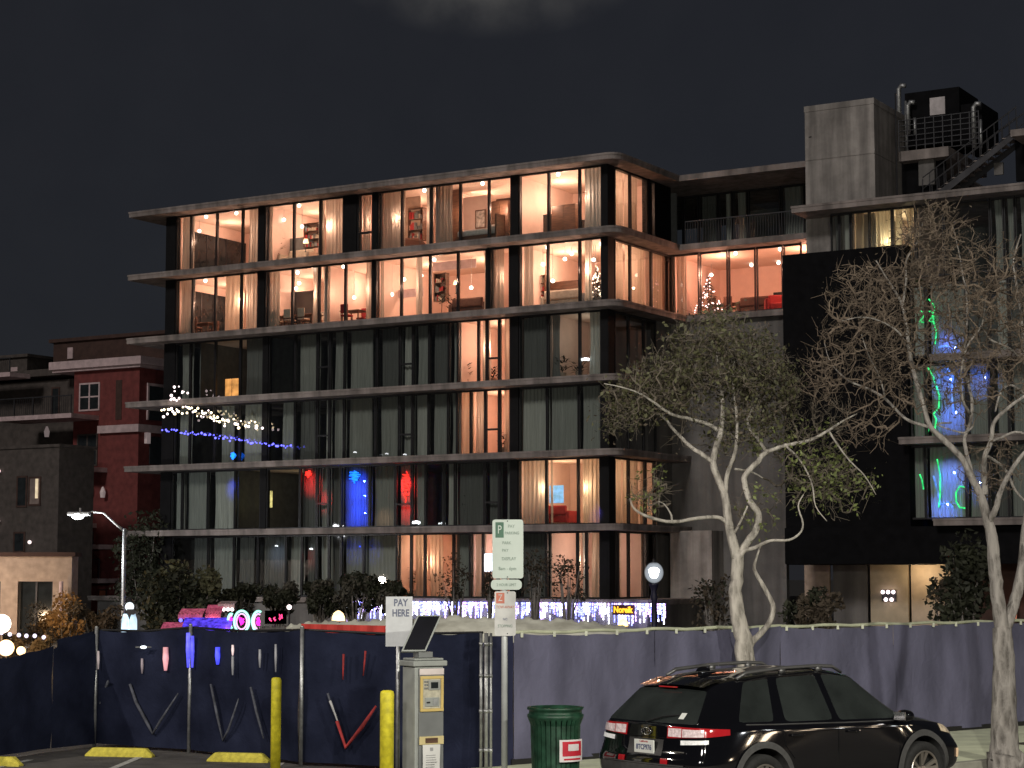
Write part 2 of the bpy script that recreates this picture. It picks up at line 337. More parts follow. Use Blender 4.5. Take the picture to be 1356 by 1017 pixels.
def window(kind, s0, s1, z0, z1, gl='glass', cur=None, transom=None, cmat='curtain', fw=.045, blindc=False, label=None):
    """cur: list of (a, b) fractions of the pane covered by curtain"""
    pf = plane_fn(kind); b = MB(); g_ = .012
    s0 += g_; s1 -= g_
    for (a, c) in ((s0, s0 + fw), (s1 - fw, s1)): pbox(b, pf, a, c, -.06, .06, z0, z1)
    for (a, c) in ((z0, z0 + .07), (z1 - .08, z1)): pbox(b, pf, s0 + fw, s1 - fw, -.058, .058, a, c)
    if transom is not None:
        zt = z0 + (z1 - z0) * transom; pbox(b, pf, s0 + fw, s1 - fw, -.055, .055, zt - .04, zt + .04)
        pbox(b, pf, s0 + fw, s0 + fw + .03, -.05, .05, z0 + .07, z1 - .08); pbox(b, pf, s1 - fw - .03, s1 - fw, -.05, .05, z0 + .07, z1 - .08)
    fr = b.build('window', M['frame'], bld)
    if label: fr['label'] = label
    p0 = pf(s0 + fw, 0); p1 = pf(s1 - fw, 0)
    MB().face([(p0[0], p0[1], z0 + .07), (p1[0], p1[1], z0 + .07), (p1[0], p1[1], z1 - .08), (p0[0], p0[1], z1 - .08)]).build('pane', M[gl], fr)
    for c in (cur or []):
        a_, b_ = c[0], c[1]; mt = M[c[2] if len(c) > 2 else (random.choice(['gcurtain', 'gcurtain', 'gcurtain_b', 'gcurtain_c']) if cmat == 'gcurtain' else cmat)]
        if mt is M['blind']: drape(pf, s0 + (s1 - s0) * a_, s0 + (s1 - s0) * b_, z0 + .03, z1 - .02, mt, fr, amp=.006, pitch=.5)
        else: drape(pf, s0 + (s1 - s0) * a_, s0 + (s1 - s0) * b_, z0 + .03, z1 - .02, mt, fr, sway=random.uniform(-.12, .06))
    return fr
def colm(kind, s0, s1, z0, z1, m='column'):
    b = MB(); pbox(b, plane_fn(kind), s0 + .006, s1 - .006, -.1, .22, z0, z1); return b.build('column', M[m], bld)
MID = [None, 290, 376, 462, 553, 645, 745]       # a y in the photo at which each floor was measured
def fl(k): return LV[k] + .002, LV[k - 1] - TH - .002
def row(k, items, kind='front', py=None):
    z0, z1 = fl(k); y = py or MID[k]
    for it in items:
        px0, px1, t = it[0], it[1], it[2]; opt = it[3] if len(it) > 3 else {}
        if kind == 'side': s0, s1 = hits(px0, y)[0], hits(px1, y)[0]
        elif kind in ('wing', 'deep'): s0, s1 = hit(px0, y, WD if kind == 'wing' else 8.2)[0], hit(px1, y, WD if kind == 'wing' else 8.2)[0]
        else: s0, s1 = hit(px0, y)[0], hit(px1, y)[0]
        if t == 'col': colm(kind, s0, s1, z0, z1, opt.get('m', 'column'))
        else:
            window(kind, s0, s1, z0, z1, **opt)
full = [(0.02, .98)]
def cu(*a, **k): return dict(cur=list(a), **k)
row(1, [(222, 235, 'col'), (235, 254, 'w', cu((.02, .98))), (254, 288, 'w'), (288, 322, 'w'), (322, 344, 'w', cu((.1, .98))), (344, 352, 'col'), (352, 390, 'w', cu((0, .14))), (390, 425, 'w', cu((.76, 1))),
        (425, 456, 'w', cu((.02, .98))), (456, 474, 'col'), (474, 495, 'w', dict(cur=[(.05, .6)], transom=.36)), (495, 501, 'col'), (501, 533, 'w', cu((.02, .98))), (533, 571, 'w', cu((.72, 1))),
        (571, 610, 'w', cu((.03, .62))), (610, 648, 'w'), (648, 678, 'w'), (678, 688, 'col'), (688, 727, 'w'), (727, 768, 'w'), (768, 798, 'w', cu((.02, .97), cmat='gcurtain')), (798, 806, 'col')])
row(2, [(221, 234, 'col'), (234, 256, 'w', cu((.02, .95))), (256, 286, 'w'), (286, 320, 'w', cu((.22, .98, 'blind'))), (320, 343, 'w', cu((.03, .97))), (343, 352, 'col'), (352, 388, 'w', cu((0, .35))), (388, 423, 'w', cu((.62, .95))),
        (423, 458, 'w', cu((.02, .28))), (458, 494, 'w', cu((.62, .9))), (494, 498, 'col'), (498, 532, 'w', cu((.02, .14))), (532, 570, 'w', cu((.4, .6))), (570, 607, 'w'), (607, 645, 'w', cu((.78, .98))), (645, 649, 'col'), (649, 676, 'w', cu((.02, .5))), (676, 688, 'col'),
        (688, 726, 'w', cu((.02, .36))), (726, 768, 'w'), (768, 798, 'w', cu((.04, .42))), (798, 806, 'col')])
G_ = 'dglass'
def gc(*a, **k): return dict(cur=list(a), gl='dglass', cmat='gcurtain', **k)
row(3, [(219, 234, 'col'), (234, 253, 'w', gc((.1, .98))), (253, 286, 'w', gc()), (286, 319, 'w', gc()), (319, 350, 'w', gc((.05, .9))), (350, 357, 'col'), (357, 392, 'w', gc()), (392, 421, 'w', gc((.05, .97))), (421, 438, 'w', gc((.45, .95), transom=.42)), (438, 457, 'w', gc((.05, .95))),
        (457, 500, 'w', gc((.05, .75))), (500, 530, 'w', gc((.05, .97))), (530, 548, 'w', gc((.05, .95), transom=.38)), (548, 569, 'w', gc((.02, .8))), (569, 595, 'w', gc((.1, .9))), (595, 607, 'w', gc((.05, .9))), (607, 634, 'w', dict(gl='glass')), (634, 645, 'w', cu((.05, .95))),
        (645, 662, 'w', dict(transom=.38)), (662, 677, 'w', cu((.05, .5, 'sheer'))), (677, 688, 'col'), (688, 726, 'w', gc((.03, .97))), (726, 768, 'w', gc((.02, .28))), (768, 797, 'w', gc((.3, .97))), (797, 806, 'col')])
row(4, [(216, 232, 'col'), (232, 252, 'w', gc((.1, .98))), (252, 285, 'w', gc()), (285, 318, 'w', gc((.1, .6))), (318, 349, 'w', gc((.05, .9))), (349, 356, 'col'), (356, 391, 'w', gc((.4, .9))), (391, 420, 'w', gc((.05, .97))), (420, 437, 'w', gc((.45, .95), transom=.40)), (437, 456, 'w', gc((.05, .95))),
        (456, 498, 'w', gc((.05, .75))), (498, 529, 'w', gc((.05, .97))), (529, 547, 'w', gc((.05, .95), transom=.36)), (547, 568, 'w', gc((.02, .8))), (568, 594, 'w', gc((.1, .9))), (594, 606, 'w', gc((.05, .9))), (606, 624, 'w', cu((.02, .98, 'blind'))), (624, 643, 'w', cu((.05, .95))),
        (643, 662, 'w', dict(transom=.38)), (662, 677, 'w', cu((.05, .75, 'sheer'))), (677, 688, 'col'), (688, 725, 'w', gc((.03, .97))), (725, 767, 'w', gc((.02, .97))), (767, 797, 'w', gc((.03, .97))), (797, 806, 'col')])
row(5, [(214, 228, 'col'), (228, 242, 'w', gc((.1, .98))), (242, 276, 'w', gc((.1, .9))), (276, 312, 'w', gc((.1, .9))), (312, 346, 'w', gc()), (346, 354, 'col'), (354, 398, 'w', gc()), (398, 420, 'w', gc((.03, .97))), (420, 436, 'w', gc((.05, .95), transom=.40)), (436, 452, 'w', gc((.05, .95))),
        (452, 490, 'w', gc((.03, .97))), (490, 524, 'w', gc((.05, .97))), (524, 546, 'w', gc((.05, .95), transom=.36)), (546, 564, 'w', gc((.02, .8))), (564, 588, 'w', gc()), (588, 603, 'w', gc((.05, .9))), (603, 642, 'w', gc((.05, .97))), (642, 662, 'w', gc((.05, .95), transom=.36)), (662, 677, 'w', gc((.3, .9))), (677, 687, 'col'),
        (687, 724, 'w', cu((.03, .97))), (724, 766, 'w', cu((.0, .08))), (766, 796, 'w', cu((.03, .97, 'sheer'))), (796, 806, 'col')])
row(6, [(214, 228, 'col'), (228, 276, 'w', gc((.5, .95))), (276, 310, 'w', gc((.05, .97))), (310, 342, 'w', gc((.05, .7))), (342, 379, 'w', gc((.05, .95))), (379, 400, 'w', gc((.05, .9))), (400, 420, 'w', gc((.1, .6))), (420, 436, 'w', gc((.05, .95))), (436, 452, 'w', gc((.05, .95))),
        (452, 482, 'w', gc((.03, .97))), (482, 526, 'w', gc((.05, .9))), (526, 545, 'w'), (545, 563, 'w', cu((.05, .95, 'sheer'))), (563, 601, 'w', cu((.05, .5, 'sheer'))), (601, 623, 'w', gc((.1, .9))), (623, 640, 'w', cu((.1, .95, 'blind'))), (640, 660, 'w', dict()), (660, 677, 'w', gc()), (677, 687, 'col'),
        (687, 724, 'w', gc((.05, .95))), (724, 765, 'w', cu((.9, 1, 'blind'))), (765, 777, 'w', gc((.05, .9))), (777, 796, 'w', cu((.1, .95, 'blind'))), (796, 806, 'col')])
# side facade (courtyard return)
row(1, [(813, 834, 'w', cu((.03, .97, 'sheer'))), (834, 856, 'w', cu((.03, .8, 'sheer'))), (856, 859, 'col'), (859, 866, 'w', cu((.05, .9, 'sheer')))], 'side', 270)
row(2, [(813, 834, 'w', cu((.03, .97, 'blind'))), (834, 862, 'w', cu((.03, .97, 'blind'))), (862, 889, 'w', cu((.05, .3), (.35, .95, 'blind')))], 'side', 360)
for k, y in ((3, 460), (4, 555)):
    row(k, [(813, 832, 'w', gc((.3, .9))), (832, 852, 'w', gc((.05, .9))), (852, 868, 'w', gc((.1, .8)))], 'side', y)
row(5, [(813, 832, 'w', cu((.03, .97, 'sheer'))), (832, 854, 'w', cu((.03, .97, 'sheer'))), (854, 867, 'w', cu((.1, .8, 'sheer')))], 'side', 650)
row(6, [(813, 818, 'w', gc()), (818, 832, 'w', cu((.1, .95, 'blind'))), (832, 855, 'w', gc()), (855, 867, 'w', gc((.1, .7)))], 'side', 745)
for k in range(1, 7):
    z0, z1 = fl(k); MB().box(-.20, .06, -.09, hits(812, MID[k])[0] - .01, z0, z1).build('column', M['column'], bld)
    if k > 2:
        v1 = hits(868, 550)[0]; MB().box(-.2, .04, v1 + .01, WD - .01, z0, z1).build('wall_panel', M['wall'], bld)
v1 = hits(866, 270)[0]; z0, z1 = fl(1); MB().box(-.2, .04, v1 + .01, v1 + 1.6, z0, z1).build('wall_panel', M['black'], bld)
# wing, second floor from the top: lit glass
row(2, [(889, 926, 'w', cu((.05, .45))), (927, 964, 'w'), (965, 1001, 'w'), (1002, 1037, 'w'), (1038, 1062, 'w')], 'wing', 360)
# wing, top floor: recessed dark glass behind a terrace
row(1, [(866, 905, 'w', gc()), (906, 925, 'w', gc()), (926, 951, 'w', gc((.02, .98))), (952, 970, 'w', gc((.3, .7))), (971, 990, 'w', gc((.1, .7))), (991, 1034, 'w', gc()), (1035, 1066, 'w', gc((.02, .98)))], 'deep', 270)
rb = MB(); uA = 1.2; uB = hit(1064, 300, WD - .8)[0]; zr = LV[1]
for i in range(0, 46):
    x = uA + (uB - uA) * i / 45; rb.box(x - .012, x + .012, WD - .81, WD - .785, zr + .05, zr + 1.0)
rb.box(uA, uB, WD - .83, WD - .77, zr + 1.0, zr + 1.05); rb.build('balcony_railing', M['rail'], bld)
# plain walls of the wing below, and concrete pillar
uW = hit(1038, 500, WD)[0]
MB().box(.05, uW, WD, WD + .3, 0, LV[2] - TH - .003).build('wing_wall', M['wall'], bld)
p0, p1 = hit(893, 760, WD - .8)[0], hit(948, 760, WD - .8)[0]; MB().box(p0, p1, WD - 1.2, WD - .003, 0, LV[5] - .2).build('pillar', M['tower'], bld)
# black clad volume and the block on the right
uK = hit(1038, 500, -.3)[0]; uK2 = hit(1204, 600, -.3)[0]
MB().box(uK, uK2, -.3, 8, LV[6] + 1.4, hit(1060, 336, -.3)[1]).build('cladding_panel', M['black'], bld)
MB().box(uK + .01, UEND, -.45, 6, LV[6] + 1.42, LV[5] - TH - .003).build('cladding_panel', M['black'], bld)
MB().box(uK + .02, UEND, 5.5, 6, 0, LV[6] + 1.41).build('wall_panel', M['wall'], bld)
zt0 = hit(1158, 129, .6)
uT0, uT1 = hit(1066, 200, .6)[0], hit(1158, 200, .6)[0]
vT = 4.6; zT = zt0[1]; zm = zT - (zT - LV[1]) * .52
MB().box(uT0, uT1, .6, vT, LV[2] + .01, LV[1] - TH - .003).build('concrete_tower', M['tower'], bld)
tw = MB().box(uT0, uT1, .6, vT, LV[1] + .002, zm).box(uT0 + .015, uT1 - .015, .615, vT - .01, zm, zm + .03).box(uT0, uT1, .6, vT, zm + .03, zT - .25).box(uT0 - .02, uT1 + .02, .58, vT + .02, zT - .249, zT); tw.build('concrete_tower', M['tower'], bld, bevel=.02)
s0 = hit(1072, 240, .6)[0]; MB().box(s0, s0 + .12, .57, .597, zm + 1.0, zT - 1.3).build('slot', M['black'], bld)
# right block windows under its roof slab
def rrow(k, items, y):
    row(k, items, 'front', y)
row(2, [(1100, 1112, 'w', gc((.1, .9))), (1112, 1127, 'w', gc((.2, .8))), (1127, 1152, 'w', cu((.1, .55, 'blind'))), (1152, 1182, 'w', cu((.1, .9, 'sheer'))), (1182, 1213, 'w', cu((0, .3, 'blind'), (.5, .8, 'sheer'))), (1213, 1250, 'w', gc()), (1250, 1312, 'w', gc()), (1312, 1330, 'w', gc((.1, .9))), (1330, 1345, 'w', gc((.1, .9))), (1345, 1378, 'w', gc((.1, .95))), (1378, 1420, 'w', gc())], 'front', 305)
for k, y in ((3, 415), (4, 525), (5, 635)):
    row(k, [(1206, 1226, 'w', gc((.05, .95))), (1226, 1280, 'w', gc((.05, .95))), (1280, 1310, 'w', gc((.05, .95))), (1310, 1336, 'w', gc((.3, .9))), (1336, 1380, 'w', gc((.05, .95))), (1380, 1420, 'w', gc())], 'front', y)
# interiors: dark back wall for every floor, lit room shells
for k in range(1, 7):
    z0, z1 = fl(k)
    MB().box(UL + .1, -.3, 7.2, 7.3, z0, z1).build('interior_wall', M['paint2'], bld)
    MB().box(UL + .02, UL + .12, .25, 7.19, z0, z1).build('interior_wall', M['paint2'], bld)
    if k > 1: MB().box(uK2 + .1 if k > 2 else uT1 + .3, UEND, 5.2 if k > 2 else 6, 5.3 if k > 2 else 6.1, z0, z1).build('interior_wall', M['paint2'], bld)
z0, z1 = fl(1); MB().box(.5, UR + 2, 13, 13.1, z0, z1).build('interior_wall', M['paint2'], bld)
def room(k, u0, u1, v0=.5, v1=5.8, power=140, c=(1, .585, .41), n=2, dark=None, wall='paint', zo=.75, side_open=False):
    z0, z1 = fl(k); b = MB(); e = .06
    b.box(u0 - e, u0, .24 if v0 < 1 else v0, v1, z0, z1)
    if not side_open: b.box(u1, u1 + e, .24 if v0 < 1 else v0, v1, z0, z1)
    b.box(u0 - e, u1 + e, v1 + .003, v1 + .08, z0, z1)
    b.build('room_wall', M[wall], bld)
    vs = .26 if v0 < 1 else v0
    MB().box(u0 + .002, u1 - .002, vs, v1 - .002, z1 - .012, z1 + .0).build('room_ceiling', M['ceil'], bld)
    MB().box(u0 + .002, u1 - .002, vs, v1 - .002, z0, z0 + .012).build('room_floor', M['floor'], bld)
    if dark:
        for (a, c_, h0, h1) in dark:
            bb = MB(); x0 = u0 + (u1 - u0) * a; x1 = u0 + (u1 - u0) * c_
            bb.box(x0, x1, v1 - .05, v1 - .004, z0 + (z1 - z0) * h0, z0 + (z1 - z0) * h1)
            bb.build('room_glazing', M['dkglass'], bld)
    for i in range(n):
        uu = u0 + (u1 - u0) * (i + .5) / n
        point('room_light', (uu, (vs + v1) * .42, z1 - zo), power * 1.55 / n, c, .03, bld)
        point('room_light', (uu, vs + .28, z1 - 1.25), power * .9 / n, c, .03, bld)  # unseen second light near the glass, added to warm the slab soffits
h = lambda px, k: hit(px, MID[k])[0]
room(1, h(235, 1), h(344, 1), power=150, dark=[(.28, .95, 0, .62)])
room(1, h(353, 1), h(456, 1), power=150, dark=[(.1, .8, .0, .5)])
room(1, h(475, 1), h(494, 1), power=35, n=1)
room(1, h(502, 1), h(573, 1), power=95)
room(1, h(577, 1), h(680, 1), power=150)
room(1, h(686, 1), -.3, v1=4.9, power=190, dark=[(.03, .28, 0, .55), (.45, .62, 0, .45)], side_open=True)
room(2, h(234, 2), h(343, 2), power=160, dark=[(.2, .62, 0, .7)])
room(2, h(353, 2), h(426, 2), power=120, dark=[(.2, .9, .05, .62)])
room(2, h(430, 2), h(494, 2), power=100)
room(2, h(498, 2), h(646, 2), power=210)
room(2, h(650, 2), h(677, 2), power=40, n=1)
room(2, h(687, 2), -.3, v1=WD - .1, power=200, side_open=True)
room(2, .15, uW + 2.5, v0=WD + .25, v1=WD + 5, power=230, c=(1, .46, .30), dark=[(.35, .5, 0, .55)])
for k, p in ((3, 70), (4, 60)): room(k, h(607, k), h(676, k), power=p, v1=3.6, n=1)
room(3, h(727, 3), h(797, 3), power=7, n=1, v1=3.5, c=(1, .9, .75))
room(5, h(687, 5), -.3, v1=4.5, power=85, n=2, c=(1, .66, .42), side_open=True)
room(6, h(527, 6), h(600, 6), power=45, n=1, v1=3.6, c=(1, .55, .36))
room(6, h(623, 6), h(677, 6), power=30, n=1, v1=3.5, c=(1, .72, .66)); room(6, h(727, 6), -.3, power=34, n=1, v1=3.5, c=(1, .68, .55), side_open=True)
r2 = hit(1128, 305)[0]; r3 = hit(1213, 305)[0]; room(2, r2, r3, power=26, n=1, v1=3.6, c=(1, .85, .5))
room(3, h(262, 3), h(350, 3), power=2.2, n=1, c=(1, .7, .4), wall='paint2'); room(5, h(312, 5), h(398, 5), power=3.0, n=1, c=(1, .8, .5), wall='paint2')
def backpanel(k, px0, px1, py0, py1, v, m='dkglass', name='room_glazing', bars=2):
    z0, z1 = fl(k); a, zt_ = hit(px0, py0, v); c, zb_ = hit(px1, py1, v); zb_ = max(zb_, z0 + .02); b = MB(); b.box(a, c, v, v + .05, zb_, zt_)
    o = b.build(name, M[m], bld)
    if bars:
        q = MB()
        for i in range(bars + 1): x = a + (c - a) * i / bars; q.box(x - .03, x + .03, v - .03, v - .002, zb_, zt_)
        q.box(a, c, v - .028, v - .003, zt_ - .06, zt_ - .001); q.build('glazing_bar', M['frame'], o)
def endpanel(k, u, v0, v1, h0, h1):
    z0, z1 = fl(k); b = MB().box(u + .003, u + .04, v0, v1, z0 + (z1 - z0) * h0, z0 + (z1 - z0) * h1); o = b.build('room_glazing', M['dkglass'], bld)
    q = MB()
    for i in range(4): y = v0 + (v1 - v0) * i / 3; q.box(u + .041, u + .07, y - .03, y + .03, z0 + (z1 - z0) * h0, z0 + (z1 - z0) * h1)
    q.build('glazing_bar', M['frame'], o)
endpanel(1, h(235, 1) if False else hit(235, 290)[0], .7, 5.2, 0, .80); endpanel(2, hit(234, 376)[0], .9, 3.6, 0, .86)
backpanel(2, 366, 416, 389, 432, 1.9); backpanel(1, 357, 384, 311, 345, 1.9, 'wood', 'room_panel', 0); backpanel(1, 384, 414, 316, 345, 1.8, 'paint2', 'room_panel', 0); backpanel(1, 534, 556, 262, 330, 1.7, 'tan', 'room_panel', 0)
backpanel(1, 596, 609, 252, 330, .9, 'wood', 'room_panel', 0); backpanel(1, 613, 650, 262, 330, 2.1, 'paint', 'room_panel', 0); backpanel(1, 657, 677, 264, 330, 1.7, 'wood', 'room_panel', 0)
backpanel(1, 692, 706, 283, 325, 1.9, 'wood', 'room_panel', 0); backpanel(1, 716, 733, 285, 325, 2.2, 'dkglass', bars=1); backpanel(1, 737, 766, 278, 325, 1.7, 'wood', 'room_panel', 0)
backpanel(2, 727, 767, 374, 410, 2.4, 'wood', 'room_panel', 0); backpanel(2, 786, 796, 374, 410, 1.9, 'wood', 'room_panel', 0); backpanel(2, 504, 520, 402, 420, 1.6, 'tan', 'room_panel', 0); backpanel(2, 431, 449, 396, 412, 1.6, 'tan', 'room_panel', 0); backpanel(2, 505, 560, 386, 392, 1.8, 'trim', 'room_panel', 0); backpanel(2, 573, 630, 348, 354, 1.7, 'trim', 'room_panel', 0)
def glowlight(px, k, power, c, v=.5, up=.25):
    z0, z1 = fl(k); point('coloured_light', (h(px, k), v, z1 - up), power, c, .03, bld)
# coloured Christmas spot lamps shining on curtains, floor 5
RED, BLUE = (1, .02, .02), (.02, .06, 1)
mred = glow('red neon tube', (1, .03, .02), 3.0); mblue = glow('blue neon tube', (.01, .16, 1), 3.2)
def spot(px, k, power, c, up=.35, cone=52, out=.75):
    z0, z1 = fl(k); u = h(px, k); l = bpy.data.lights.new('coloured_spot', 'SPOT'); l.energy = power * 3.2; l.color = c; l.shadow_soft_size = .03; l.spot_size = math.radians(cone + 20); l.spot_blend = 1.0
    o = bpy.data.objects.new('coloured_spot', l); col.objects.link(o); o.parent = bld; o.location = (u, -out, z1 - up - .25); o.rotation_euler = (PI / 2 - .22, 0, 0)
spot(409, 5, 90, RED, .3, 50); spot(427, 5, 26, RED, 1.1, 44); spot(470, 5, 150, BLUE, .45, 66); spot(471, 5, 150, BLUE, 1.1, 70); spot(471, 5, 150, BLUE, 1.9, 70); spot(536, 5, 120, RED, .55, 50); spot(536, 5, 40, RED, 1.7, 46)
spot(506, 5, 6, (1, .5, .3), 2.0, 50); spot(790, 5, 14, (.2, .15, 1), 2.0, 44); spot(306, 5, 22, BLUE, .4, 44); spot(464, 6, 7, BLUE, .3, 60); spot(488, 6, 4, BLUE, .3, 50); spot(408, 6, 8, RED, .6, 40); spot(365, 6, 9, (.5, .6, 1), .5, 60)
def wobj(name, b, mats, px, py, v, label, cat, group=None, **k):
    u, z = hit(px, py, v); o = b.build(name, mats, None, loc=loc2w(u, v, z), rot=(0, 0, UA), **k); return tag(o, label, cat, group)
def ring_lamp(px, py, v, w_, h_, mt, label, loops=3):
    b = MB(); P = []
    for i in range(26):
        t = i / 25; P.append((w_ * .5 * math.sin(i * 2.4) * math.sin(PI * min(1, t + .12)) ** .5 + random.uniform(-.03, .03), random.uniform(0, .05), h_ * (.5 - t) + random.uniform(-.05, .05) * h_))
    b.tube(P, .026, 5)
    wobj('neon_or_reflection', b, mt, px, py, v, label, 'neon light', smooth=True)
ring_lamp(469, 632, .16, .62, .55, mblue, 'bright blue coiled neon light at the top of a blue curtain', 4)
ring_lamp(537, 645, .16, .5, 1.3, mred, 'tall red looped neon light behind the upper pane beside a brown curtain', 3)
ring_lamp(408, 628, .16, .38, .3, mred, 'small red neon light above a pale curtain, leftmost of the red lights', 3)
ring_lamp(308, 604, -.35, .32, .32, mblue, 'small blue neon coil sitting on the third slab edge under the blue string', 4)
# orange lit window, small lights
def litpatch(px0, px1, py0, py1, mt, v, name, label, cat, parts=1):
    b = MB(); u0, z1 = hit(px0, py0, v); u1, z0 = hit(px1, py1, v)
    for i in range(parts):
        a = (u1 - u0) / parts; b.box(i * a + .01, (i + 1) * a - .03, 0, .03, 0, z1 - z0)
    o = b.build(name, mt, None, loc=loc2w(u0, v, z0), rot=(0, 0, UA), bevel=.01); return tag(o, label, cat)
litpatch(298, 316, 502, 524, glow('amber shade', (1, .42, .12), .9, var=.4, scale=3), .7, 'amber_lamp', 'amber glowing double panel low in a dark room on the third lit row', 'lamp', 2)
litpatch(348, 354, 654, 676, glow('yellow shade', (1, .85, .35), 1.1, var=.5, scale=6), 1.2, 'paper_lantern', 'slim yellow lantern glowing in a dark window above the street lamp side', 'lantern')
litpatch(357, 361, 650, 672, glow('yellow shade b', (1, .8, .3), .8, var=.5, scale=6), 1.2, 'paper_lantern', 'thinner yellow lantern right of the slim lantern in the dark window', 'lantern')
litpatch(355, 363, 510, 518, glow('dim amber', (1, .5, .25), .35), .7, 'amber_lamp', 'tiny dim amber lamp in the dark window beside a grey curtain', 'lamp')
litpatch(727, 747, 643, 666, glow('blue screen', (.16, .45, .9), .9, var=.35, scale=5), 1.6, 'television', 'small blue lit screen in the warm room above the red armchair', 'screen')
litpatch(641, 653, 733, 757, glow('white blue screen', (.75, .85, 1), 1.6, var=.3, scale=9), -.12, 'lit_sign', 'white and blue lit window sign beside the tall parking sign', 'sign')
# ------------------------------------------------------------------ ceiling lights seen in the rooms
gm = MB().ball((0, 0, 0), .085, 12, 8)
proto = {}
def downlight(px, py, k, grp, z_off=.1):
    z0, z1 = fl(k); u, v = hitz(px, py, z1 - z_off); zz = z1 - z_off; vmin = .35
    if v > 1.9:                                   # a pendant hanging lower down
        v = random.uniform(1.1, 1.8); u, zz = hit(px, py, v)
    if v < vmin: v = vmin; u, zz = hit(px, py, v)
    zz = min(zz, z1 - .1)
    root = empty('ceiling_light', loc2w(u, v, zz), UA)
    if 'g' not in proto: proto['g'] = gm.build('globe', M['lampc'], root, smooth=True)
    else:
        gg = proto['g'].copy(); col.objects.link(gg); gg.parent = root
    MB().tube([(0, 0, .07), (0, 0, max(.1, z1 - .012 - zz))], .012 if z1 - zz > .2 else .04, 6).build('stem', M['metal'], root)
    tag(root, 'small round white ceiling light glowing in ' + grp, 'ceiling light', 'ceiling lights in ' + grp)
for grp, k, pts in (
    ('the top floor room at the left end', 1, [(273, 284), (313, 279), (264, 306)]),  # the lowest dot is a reflection, built as a hanging light
    ('the top floor room second from the left', 1, [(376, 291), (361, 304), (396, 271), (400, 300)]),
    ('the top floor rooms by the framed picture', 1, [(562, 252), (639, 243)]),
    ('the top floor room nearest the corner', 1, [(739, 230)]),
    ('the lower lit floor room at the left end', 2, [(272, 372)]),
    ('the lower lit floor dining room', 2, [(394, 361), (418, 357), (373, 369), (396, 375), (392, 382), (365, 384)]),
    ('the lower lit floor room left of the centre', 2, [(455, 352), (469, 394)]),
    ('the lower lit floor living room at the centre', 2, [(519, 390), (535, 370), (575, 344), (558, 365), (624, 381)]),
    ('the lower lit floor room nearest the corner', 2, [(725, 328), (757, 336), (748, 343), (719, 350), (732, 372), (786, 344), (796, 323), (789, 366)])):
    for p in pts: downlight(*p, k, grp)
def wingl(px, py):
    z0, z1 = fl(2); u, v = hitz(px, py, z1 - .1); zz = z1 - .1
    if v > WD + 4.2: v = WD + 3; u, zz = hit(px, py, v)
    if v < WD + .4: v = WD + .4; u, zz = hit(px, py, v)
    zz = min(zz, z1 - .1); root = empty('ceiling_light', loc2w(u, v, zz), UA); gg = proto['g'].copy(); col.objects.link(gg); gg.parent = root
    MB().tube([(0, 0, .07), (0, 0, max(.1, z1 - .012 - zz))], .012, 6).build('stem', M['metal'], root)
    tag(root, 'small round white ceiling light glowing in the orange room of the courtyard wing', 'ceiling light', 'ceiling lights in the courtyard wing')
for p in ((974, 330), (1033, 325), (995, 351), (1031, 348), (942, 364), (908, 355)): wingl(*p)
# ------------------------------------------------------------------ furniture in the lit rooms
fab = {n: mat(n, c, .9, var=.15, scale=8) for n, c in (('cream upholstery', (.6, .5, .4)), ('red upholstery', (.35, .03, .03)), ('brown upholstery', (.14, .07, .05)), ('white linen', (.75, .7, .65)), ('grey upholstery', (.25, .24, .24)))}
def put(px, k, v):
    v = v if v > WD else min(v, 1.2)
    return loc2w(hit(px, MID[k], v)[0], v, LV[k] + .016)
def sofa(px, k, v, w_, m, label, rz=0, cat='sofa'):
    r = empty('sofa', put(px, k, v), UA + rz); tag(r, label, cat)
    MB().box(-w_ / 2, w_ / 2, -.4, .4, .12, .42).build('seat', fab[m], r, bevel=.06)
    MB().box(-w_ / 2, w_ / 2, .25, .45, .422, .85).build('backrest', fab[m], r, bevel=.07)
    for s in (-1, 1): MB().box(s * w_ / 2 - .09 + s * .095, s * w_ / 2 + .09 + s * .095, -.4, .45, .1, .62).build('armrest', fab[m], r, bevel=.05)
    return r
def table(px, k, v, label, n=4, m='cream upholstery', w_=1.7):
    r = empty('dining_table', put(px, k, v), UA); tag(r, label, 'table')
    MB().box(-w_ / 2, w_ / 2, -.45, .45, .71, .75).build('tabletop', M['wood'], r, bevel=.01)
    for sx in (-1, 1):
        for sy in (-1, 1): MB().tube([(sx * (w_ / 2 - .1), sy * .36, 0), (sx * (w_ / 2 - .1), sy * .36, .71)], .03, 8).build('leg', M['wood'], r)
    for i in range(n):
        cx = -w_ / 2 + w_ * (i // 2 + .5) / (n / 2); sy = -1 if i % 2 else 1
        p = r.location + U * cx + V * (sy * .62)
        c = empty('dining_chair', p, UA + (0 if sy > 0 else PI)); tag(c, 'upholstered dining chair at ' + label, 'chair', 'dining chairs at ' + label)
        MB().box(-.22, .22, -.22, .22, .42, .5).build('seat', fab[m], c, bevel=.03)
        MB().box(-.21, .21, .18, .24, .55, .98).build('backrest', fab[m], c, bevel=.03)
        for sx in (-1, 1):
            for s2 in (-1, 1): MB().tube([(sx * .18, s2 * .18, 0), (sx * .19, s2 * (.18 if s2 < 0 else .21), .42 if s2 < 0 else .6)], .018, 6).build('leg', M['wood'], c)
